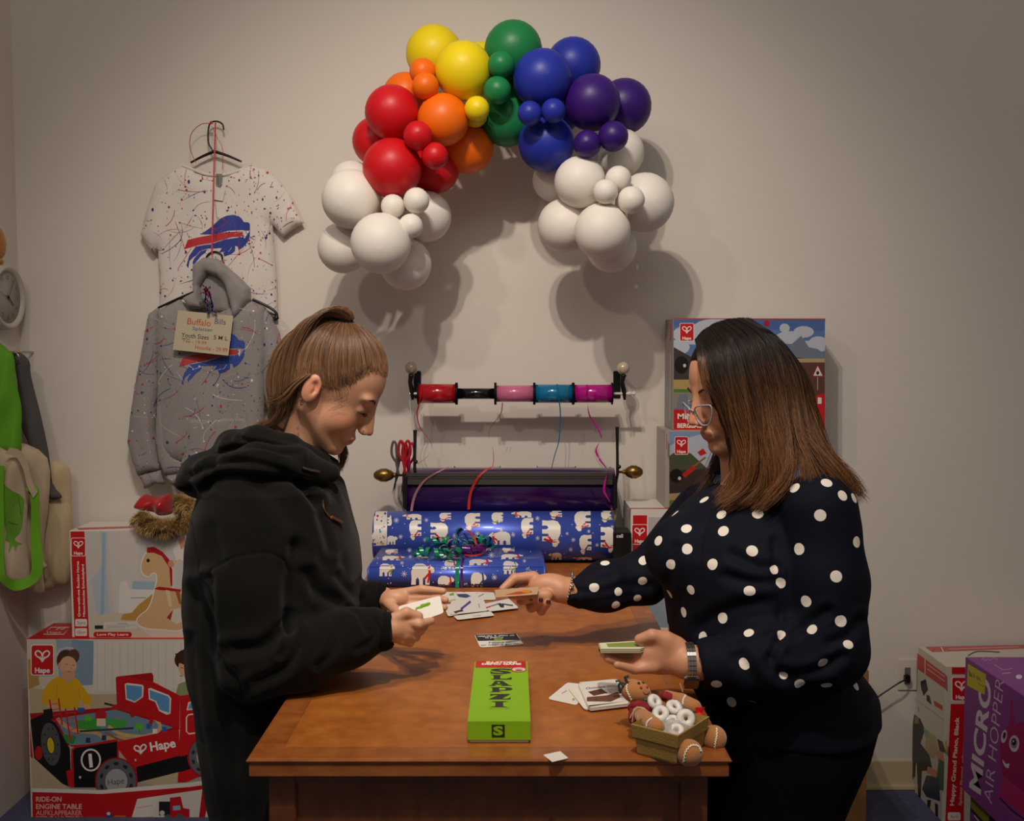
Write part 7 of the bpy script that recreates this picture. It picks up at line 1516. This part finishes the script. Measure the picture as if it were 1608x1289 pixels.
def blouse(P):
    d = loft(P, zw_, cw_, [YW_] * len(zw_), rw_, yw_)
    bust = ell(P, (W(1072, 868, 2.0)[0], 2.0, Zof(868, 2.0)), (.075, .075, .075)); bust2 = ell(P, (W(1072, 868, 2.12)[0], 2.12, Zof(868, 2.12)), (.06, .07, .07)); d = smin(smin(d, bust, .03), bust2, .03)
    d = smax(d, zhem - P[:, 2], .012)
    a = chain(P, [w_sh, (w_sh + w_el) / 2 + [.008, 0, .0], w_el + [.0, 0, .005]], [.074, .072, .074], .03)
    a = smin(a, chain(P, [w_el + [0, 0, .0], w_el + (w_wr - w_el) * .45 + [0, 0, -.010], w_wr + [.034, 0, .0]], [.072, .070, .050], .03), .03)
    b_ = chain(P, [w_sh2, w_el2, w_el2 + (w_wr2 - w_el2) * .55 + [0, 0, -.004], w_wr2 + [.018, 0, -.004]], [.070, .058, .052, .034], .03)
    d = smin(smin(d, a, .014), b_, .025)
    nk = chain(P, [w_neck + [-.01, 0, -.02], WO + WR @ A3([-.01, 0, -.05])], [.056, .05]); d = smax(d, -nk, .006)
    d = smax(d, -cap(P, w_wr, w_wr + [-.1, 0, 0], .040, .04), .004)
    return d + folds(P, .0022, 1.1, 5)
crw = [([(1216, 850), (1220, 910), (1226, 970)], 4, .004), ([(1230, 1000), (1260, 985), (1300, 960)], 5, .006), ([(1150, 1010), (1190, 990), (1230, 985)], 4, .004), ([(1305, 1010), (1330, 1000), (1350, 975)], 5, .006), ([(1100, 985), (1140, 960), (1200, 945)], 7, .006), ([(1115, 800), (1100, 850), (1095, 920), (1090, 1000)], 1.6, .002), ([(1118, 802), (1103, 852), (1098, 922), (1092, 1000)], 1.2, .0015), ([(1060, 860), (1045, 940), (1040, 1000)], 5, .004), ([(1230, 1060), (1280, 1055), (1320, 1030)], 5, .008), ([(1160, 1030), (1180, 1060), (1190, 1090)], 6, .006), ([(1225, 1000), (1210, 1030)], 4, .006), ([(1150, 870), (1190, 890), (1215, 892)], 5, .005), ([(1140, 905), (1180, 915), (1215, 912)], 5, .005), ([(905, 905), (930, 912), (960, 905)], 4, .004), ([(900, 925), (935, 930), (975, 922), (1020, 920)], 5, .005), ([(905, 950), (940, 945), (990, 935)], 4, .004), ([(895, 915), (905, 935), (898, 955)], 3, .004), ([(1210, 1040), (1250, 1075), (1300, 1080)], 6, .006)]
V, Q = sdf_mesh(blouse, (.04, 1.74, .70), (.77, 2.40, 1.30), .0042); V = relax(V, Q, 2); V = crease(V, Q, crw)
Bb = BVHTree.FromPolygons([Vector(v) for v in V.tolist()], Q.tolist()); mb_ = map_bvh(Bb)
dotpx = [(1190, 807, 1), (1288, 809, 1), (1133, 808, .8), (1078, 830, .95), (1136, 834, 1), (1060, 807, .7), (1034, 849, .8), (1079, 862, .9), (1119, 886, 1.05), (1181, 865, 1.05), (1255, 862, 1.1), (1345, 851, .9), (1354, 817, .6), (1313, 905, 1), (1177, 928, 1), (1215, 894, .7), (1226, 915, .8), (1054, 886, .8), (1010, 880, 1), (950, 884, .9), (933, 922, 1.05), (1009, 912, .85), (971, 929, .6), (967, 950, .7), (900, 960, .8), (1001, 939, .5), (1266, 944, 1), (1320, 975, .95), (1135, 970, 1), (1104, 1000, .9), (1074, 961, .8), (1085, 926, .6), (1052, 932, .6), (1050, 986, .6), (1176, 994, .6), (1226, 998, .7), (1275, 988, .7), (1332, 1012, .6), (1169, 1042, 1.05), (1228, 1058, .95), (1292, 1040, .75), (1298, 1074, 1), (1255, 1073, .8), (1125, 1074, .8), (1180, 1101, .95), (1149, 1102, .7), (1343, 1076, .9), (1248, 766, 1), (1298, 758, .9), (1323, 778, .8), (1341, 782, .7), (1106, 785, .9), (1105, 729, .8), (1091, 741, .6)]
centres = []
Vd, Fd = [], []
def add_dot(c, n, r, asp=1.0):
    n = Vector(n).normalized(); u = n.orthogonal().normalized(); v = n.cross(u); o = len(Vd)
    ring_ = [(0, 0)] + [(rr * math.cos(k * PI / 9), rr * math.sin(k * PI / 9)) for rr in (r * .5, r) for k in range(18)]
    for a, b_ in ring_:
        p = Vector(c) + u * a + v * b_; h = Bb.find_nearest(p); pn = h[1]
        if pn.dot(n) < 0: pn = -pn
        Vd.append(np.array(h[0] + pn * .0007))
    for k in range(18):
        j = (k + 1) % 18; Fd.append([o, o + 1 + k, o + 1 + j]); Fd.append([o + 1 + k, o + 19 + k, o + 19 + j, o + 1 + j])
for x, y, s_ in dotpx:
    h = mb_(x, y)
    if h is None: continue
    c, n = np.array(h[0]), np.array(h[1])
    if c[2] < zhem + .01: continue
    centres.append(c); add_dot(c, n, .0108 * (.7 + .3 * s_))
rs_ = np.random.RandomState(11); Nn = vnormals(V, Q); px_, py_ = proj(V); cand = rs_.permutation(len(V))[:9000]
for i in cand:   # the same dots go on round the parts turned away from the room
    if Nn[i, 1] < .25: continue
    c = V[i]
    if c[2] < zhem + .02 or min(np.linalg.norm(c - k) for k in centres) < .070: continue
    h = Bb.find_nearest(Vector(c)); n = h[1]
    if n.dot(Vector(Nn[i])) < 0: n = -n
    centres.append(c); add_dot(c, n, .0105)
nV = len(V); Fa = Q.tolist() + [[i + nV for i in f] for f in Fd]
bl = link_mesh('blouse', np.concatenate([V, np.array(Vd)]), Fa, [navy, dotm], woman, None, True, fmat=[0] * len(Q) + [1] * len(Fd))
def wtrous(P):
    d = loft(P, zw_, cw_, [YW_] * len(zw_), np.array(rw_) - .006, np.array(yw_) - .006); d = smax(d, P[:, 2] - zhem - .02, .004); d = smax(d, Zof(1340, YW_) - P[:, 2], .004)
    for y in (-.10, .10):
        hip = A3([cw_[-1], YW_ + y, zw_[-1] + .05]); kn = A3([.56, YW_ + y, .46]); an = A3([.60, YW_ + y, .08]); d = smin(d, smin(cap(P, hip, kn, .105, .082), cap(P, kn, an, .080, .062), .02), .02)
    return smax(d, .05 - P[:, 2], .004)
capmesh('trousers', wtrous, (.28, 1.78, .03), (.80, 2.34, .90), .007, mat('black_navy_trousers', '#040509', rough=.9, spec=.15), woman)
for y in (-.10, .10): capmesh('shoe', lambda P, y=y: smax(smin(ell(P, (.56, YW_ + y, .045), (.125, .046, .035)), ell(P, (.61, YW_ + y, .07), (.05, .04, .05)), .02), .001 - P[:, 2], .004), (.40, YW_ + y - .07, -.005), (.73, YW_ + y + .07, .14), .005, blk, woman)
face_bits(woman, WO, WR, WS, '#3a241a')
wH = lambda x, y, z: WO + WR @ (A3([x, y, z]) * WS)
# glasses
frm = mat('clear_grey_frame', '#9a939c', rough=.15, coat=.6, alpha=.85); lens = mat('lens_glass', '#ffffff', rough=.02, trans=1, alpha=.16, ior=1.3)
gl_ = thing('eyeglasses', tuple(wH(.12, 0, -.01)), 'clear grey cat-eye glasses worn low on the nose by the person on the right', 'glasses')
for sg in (-1, 1):
    pts = [wH(.1225 - .55 * max(0, abs(y) - .022) ** 1.15, sg * y, z) for y, z in spline([(.010, .006), (.022, .014), (.042, .016), (.058, .014), (.056, -.004), (.044, -.022), (.026, -.023), (.013, -.012)], 5, True)]
    b = MB(); b.tube([tuple(p) for p in pts], .0017, 8, closed=True); b.build('rim', frm, gl_)
    c = sum(pts) / len(pts); b = MB(); b.add([c] + pts, [(0, 1 + k, 1 + (k + 1) % len(pts)) for k in range(len(pts))], 0); b.build('lens', lens, gl_)
    b = MB(); b.tube([tuple(wH(x, sg * y, z)) for x, y, z in spline([(.096, .060, .012), (.060, .075, .012), (.020, .083, .014), (-.005, .083, .010), (-.022, .082, -.012)], 5)], .0018, 8); b.build('temple_arm', frm, gl_)
    b = MB()
    for k in range(6): b.ball(wH(.099 - .002 * (k // 2), sg * (.056 + .0028 * (k // 2)), .0105 + .004 * (k % 2)), .0014, 8)
    b.build('rhinestone', mat('rhinestone', '#cfd2d8', rough=.05, spec=1, coat=1), gl_)
b = MB(); b.tube([tuple(wH(.1255, y, .006 + .002 * math.cos(y * 200))) for y in (-.011, -.005, 0, .005, .011)], .0018, 8); b.build('bridge', frm, gl_)
# hair
def G_(l): return [q(x, y, Y) for x, y, Y in l]
near = [G_([(1093, 533, 2.02), (1099, 562, 1.985), (1108, 600, 1.965), (1125, 628, 1.955), (1138, 658, 1.955), (1148, 692, 1.955), (1150, 732, 1.955), (1142, 765, 1.95), (1127, 786, 1.945)]),
 G_([(1104, 520, 2.03), (1120, 550, 1.975), (1133, 592, 1.95), (1147, 640, 1.940), (1158, 690, 1.935), (1163, 738, 1.93), (1157, 772, 1.93), (1134, 793, 1.93)]),
 G_([(1122, 509, 2.035), (1147, 540, 1.975), (1162, 590, 1.945), (1174, 640, 1.930), (1184, 690, 1.920), (1189, 740, 1.91), (1182, 775, 1.91), (1156, 798, 1.91)]),
 G_([(1142, 503, 2.04), (1176, 532, 1.975), (1192, 582, 1.945), (1203, 640, 1.930), (1212, 690, 1.910), (1217, 735, 1.895), (1207, 772, 1.895), (1180, 798, 1.895)]),
 G_([(1158, 501, 2.045), (1200, 528, 1.985), (1221, 572, 1.955), (1230, 630, 1.935), (1240, 690, 1.905), (1246, 722, 1.885), (1240, 750, 1.875), (1222, 775, 1.87)]),
 G_([(1168, 501, 2.05), (1214, 530, 2.00), (1242, 575, 1.975), (1254, 640, 1.95), (1265, 690, 1.915), (1283, 722, 1.885), (1300, 748, 1.865), (1318, 768, 1.86)]),
 G_([(1176, 502, 2.055), (1226, 538, 2.03), (1259, 588, 2.01), (1274, 650, 1.99), (1286, 700, 1.955), (1303, 728, 1.93), (1327, 752, 1.915), (1348, 786, 1.91)]),
 G_([(1180, 504, 2.06), (1230, 545, 2.07), (1264, 595, 2.07), (1278, 650, 2.07), (1290, 700, 2.06), (1308, 730, 2.05), (1330, 752, 2.04), (1350, 775, 2.03)])]
far = [G_([(1176, 502, 2.07), (1218, 540, 2.12), (1248, 590, 2.15), (1260, 650, 2.16), (1270, 700, 2.17), (1285, 730, 2.18), (1310, 755, 2.19), (1330, 780, 2.2)]),
 G_([(1165, 501, 2.075), (1195, 535, 2.15), (1215, 590, 2.18), (1225, 650, 2.19), (1230, 700, 2.20), (1230, 735, 2.21), (1225, 765, 2.21)]),
 G_([(1140, 503, 2.075), (1155, 545, 2.155), (1165, 600, 2.18), (1165, 660, 2.18), (1160, 710, 2.18), (1150, 750, 2.18), (1135, 785, 2.17)]),
 G_([(1118, 511, 2.075), (1128, 550, 2.145), (1136, 600, 2.165), (1136, 660, 2.16), (1130, 700, 2.15), (1115, 735, 2.14), (1095, 765, 2.12), (1078, 782, 2.11)])]
allg = near + far
def inward(p, d_):
    ax = A3([W(1180, 620, 2.06)[0], 2.06, p[2]]); v = ax - p; n = np.linalg.norm(v); return p + v / max(n, 1e-6) * min(d_, n * .6)
def wsolid(P):
    L = (P - WO) @ WR / WS; d = ell(L, (.004, 0, .055), (.1035, .083, .0945)); A = np.abs(L[:, 1]); d = smax(d, np.interp(L[:, 0], [-.1, .02, .045, .075, .09, .11], [-.08, -.07, .02, .072, .095, .115]) - L[:, 2], .004); d = d * WS
    for g in allg[:] :
        pts = [inward(p, .022) for p in g[1:-1]]; d = smin(d, chain(P, pts, [.014, .017, .018, .017, .015, .011, .007][:len(pts)], .012), .014)
    return d
def wcol(t, rn, u):
    a = np.array(lin('#1c1310')); b_ = np.array(lin('#7d5230')); k = np.clip((t - .30) / .6, 0, 1)[..., None] * (.35 + .9 * rn[..., None]); return (a * (1 - k) + b_ * k) * (.55 + .9 * rn[..., None])
hw, _, _ = capmesh('hair', wsolid, (.26, 1.84, 1.22), (.76, 2.26, 1.57), .0034, mat('hair_base_dark', '#140d0a', rough=.6, spec=.15), woman)
hdk = mat('dark_hair', rough=.42, attr=True, spec=.3)
strands('hair_strand', near, 8500, hw, wcol, .00052, .0030, 34, 21, .010, 1.6, lens=(.78, 1.04), clump_=.62, K=9, m=hdk)
strands('hair_strand', [near[-1]] + far, 2000, hw, wcol, .00055, .0045, 26, 22, .006, 2.2, m=hdk)
strands('front_lock', [G_([(1093, 533, 2.02), (1096, 560, 1.98), (1100, 590, 1.968), (1106, 620, 1.962)]), G_([(1100, 528, 2.02), (1107, 560, 1.975), (1113, 595, 1.96), (1122, 625, 1.955)])], 240, hw, wcol, .0005, .0016, 14, 23, .002, 2)
# watch, bracelet, nails, cards in the hands
t = thing('wristwatch', tuple(q(1082, 1040, 1.84)), 'square black watch on a silver link band round the right person\'s left wrist', 'watch')
c = q(1082, 1040, 1.843); silver = mat('silver', '#b5b0aa', rough=.18, metal=.95)
for k in range(26):
    a = 2 * PI * k / 26
    if -2.3 < (a if a < PI else a - 2 * PI) < -1.2: continue
    y, z = .0345 * math.cos(a), .0355 * math.sin(a); Rk = Matrix.Rotation(a, 3, 'X')
    b = MB()
    for dx in (-.0055, 0, .0055): b.box((c[0] + dx - .0026, c[1] + y - .0018, c[2] + z - .0038), (c[0] + dx + .0026, c[1] + y + .0018, c[2] + z + .0038), bev=.0006, R=Rk)
    b.build('band_link', silver, t)
wc = c + [.001, -.020, -.030]; Rk = Matrix.Rotation(.65, 3, 'X')
b = MB(); b.box(tuple(wc - [.014, .0045, .0165]), tuple(wc + [.014, .0045, .0165]), bev=.003, R=Rk); b.build('watch_case', silver, t)
b = MB(); b.box(tuple(wc - [.0125, .0062, .015]), tuple(wc + [.0125, -.0035, .015]), bev=.001, R=Rk, piv=wc); b.build('watch_face', mat('black_glass', '#060607', rough=.08, coat=1), t)
b = MB(); c2 = q(893, 923, 2.204); R2 = rot(0, .25)
for k in range(30): a = 2 * PI * k / 30; b.ball(c2 + R2 @ A3([0, .0335 * math.cos(a), .0325 * math.sin(a)]), .0030, 8)
b.ball(c2 + R2 @ A3([.003, -.032, .012]), .0045, 8)
tag(b.build('bracelet', silver), 'silver bead bracelet round the right person\'s outstretched wrist', 'bracelet')
nail = mat('dark_red_nail', '#4a0a18', rough=.15, coat=.8)
for x, y, Y, n_ in ((833.5, 940, 2.157, 0), (849.5, 942, 2.153, 0), (861, 945, 2.149, 0)): b = MB(); b.ball(q(x, y, Y), (.0052, .0030, .0058), 12); b.build('fingernail', nail, woman)
b = MB(); b.ball(q(942.5, 1020, 1.888), (.0035, .006, .006), 12); b.build('fingernail', nail, woman)
b = MB(); b.ball(q(787.5, 927.5, 2.184), (.0045, .005, .0045), 12); b.build('fingernail', nail, woman)
held_card('picture_card', [q(777, 926, 2.165), q(846, 921, 2.155), q(844, 933, 2.128), (q(778, 938, 2.135))], lambda P: (P.poly([(792, 934), (812, 929), (832, 927), (836, 929.5), (815, 933)], '#a8401f'), P.ell(826, 928.5, 7, 2.2, '#b9722a')), 'tan-backed card pinched in the right person\'s outstretched hand', color='#a88a68', rq=.04)
dk_z = q(980, 1012, 1.86)[2]; mbk = MB()
for k in range(7):
    zz = dk_z - .009 + .0013 * k; j = .0012 * math.sin(k * 2.2); pp_ = [A3(WZ(x, y, dk_z)) for x, y in ((941, 1009), (999, 1006), (1023, 1012), (1005, 1018), (944, 1018))]; pp_ = [(p[0] + j, p[1] - j, 0) for p in pp_]; n = 5
    mbk.add([(p[0], p[1], zz) for p in pp_] + [(p[0], p[1], zz + .0010) for p in pp_], [list(range(n))[::-1], [n + i for i in range(n)]] + [(i, (i + 1) % n, n + (i + 1) % n, n + i) for i in range(n)], 0, '#b8bd8a' if k % 2 else '#d0ccb4', smooth=False)
P = Print(map_plane((0, 0, dk_z + .0001), (0, 0, 1)), base=.0002); P.poly([(952, 1010.5), (996, 1008), (1010, 1011.5), (1000, 1015.5), (955, 1015.5)], '#7d8f3a'); P.into(mbk)
tag(mbk.build('card_deck', [card, PRINT]), 'small deck of green-edged cards held in the right person\'s left hand', 'cards')
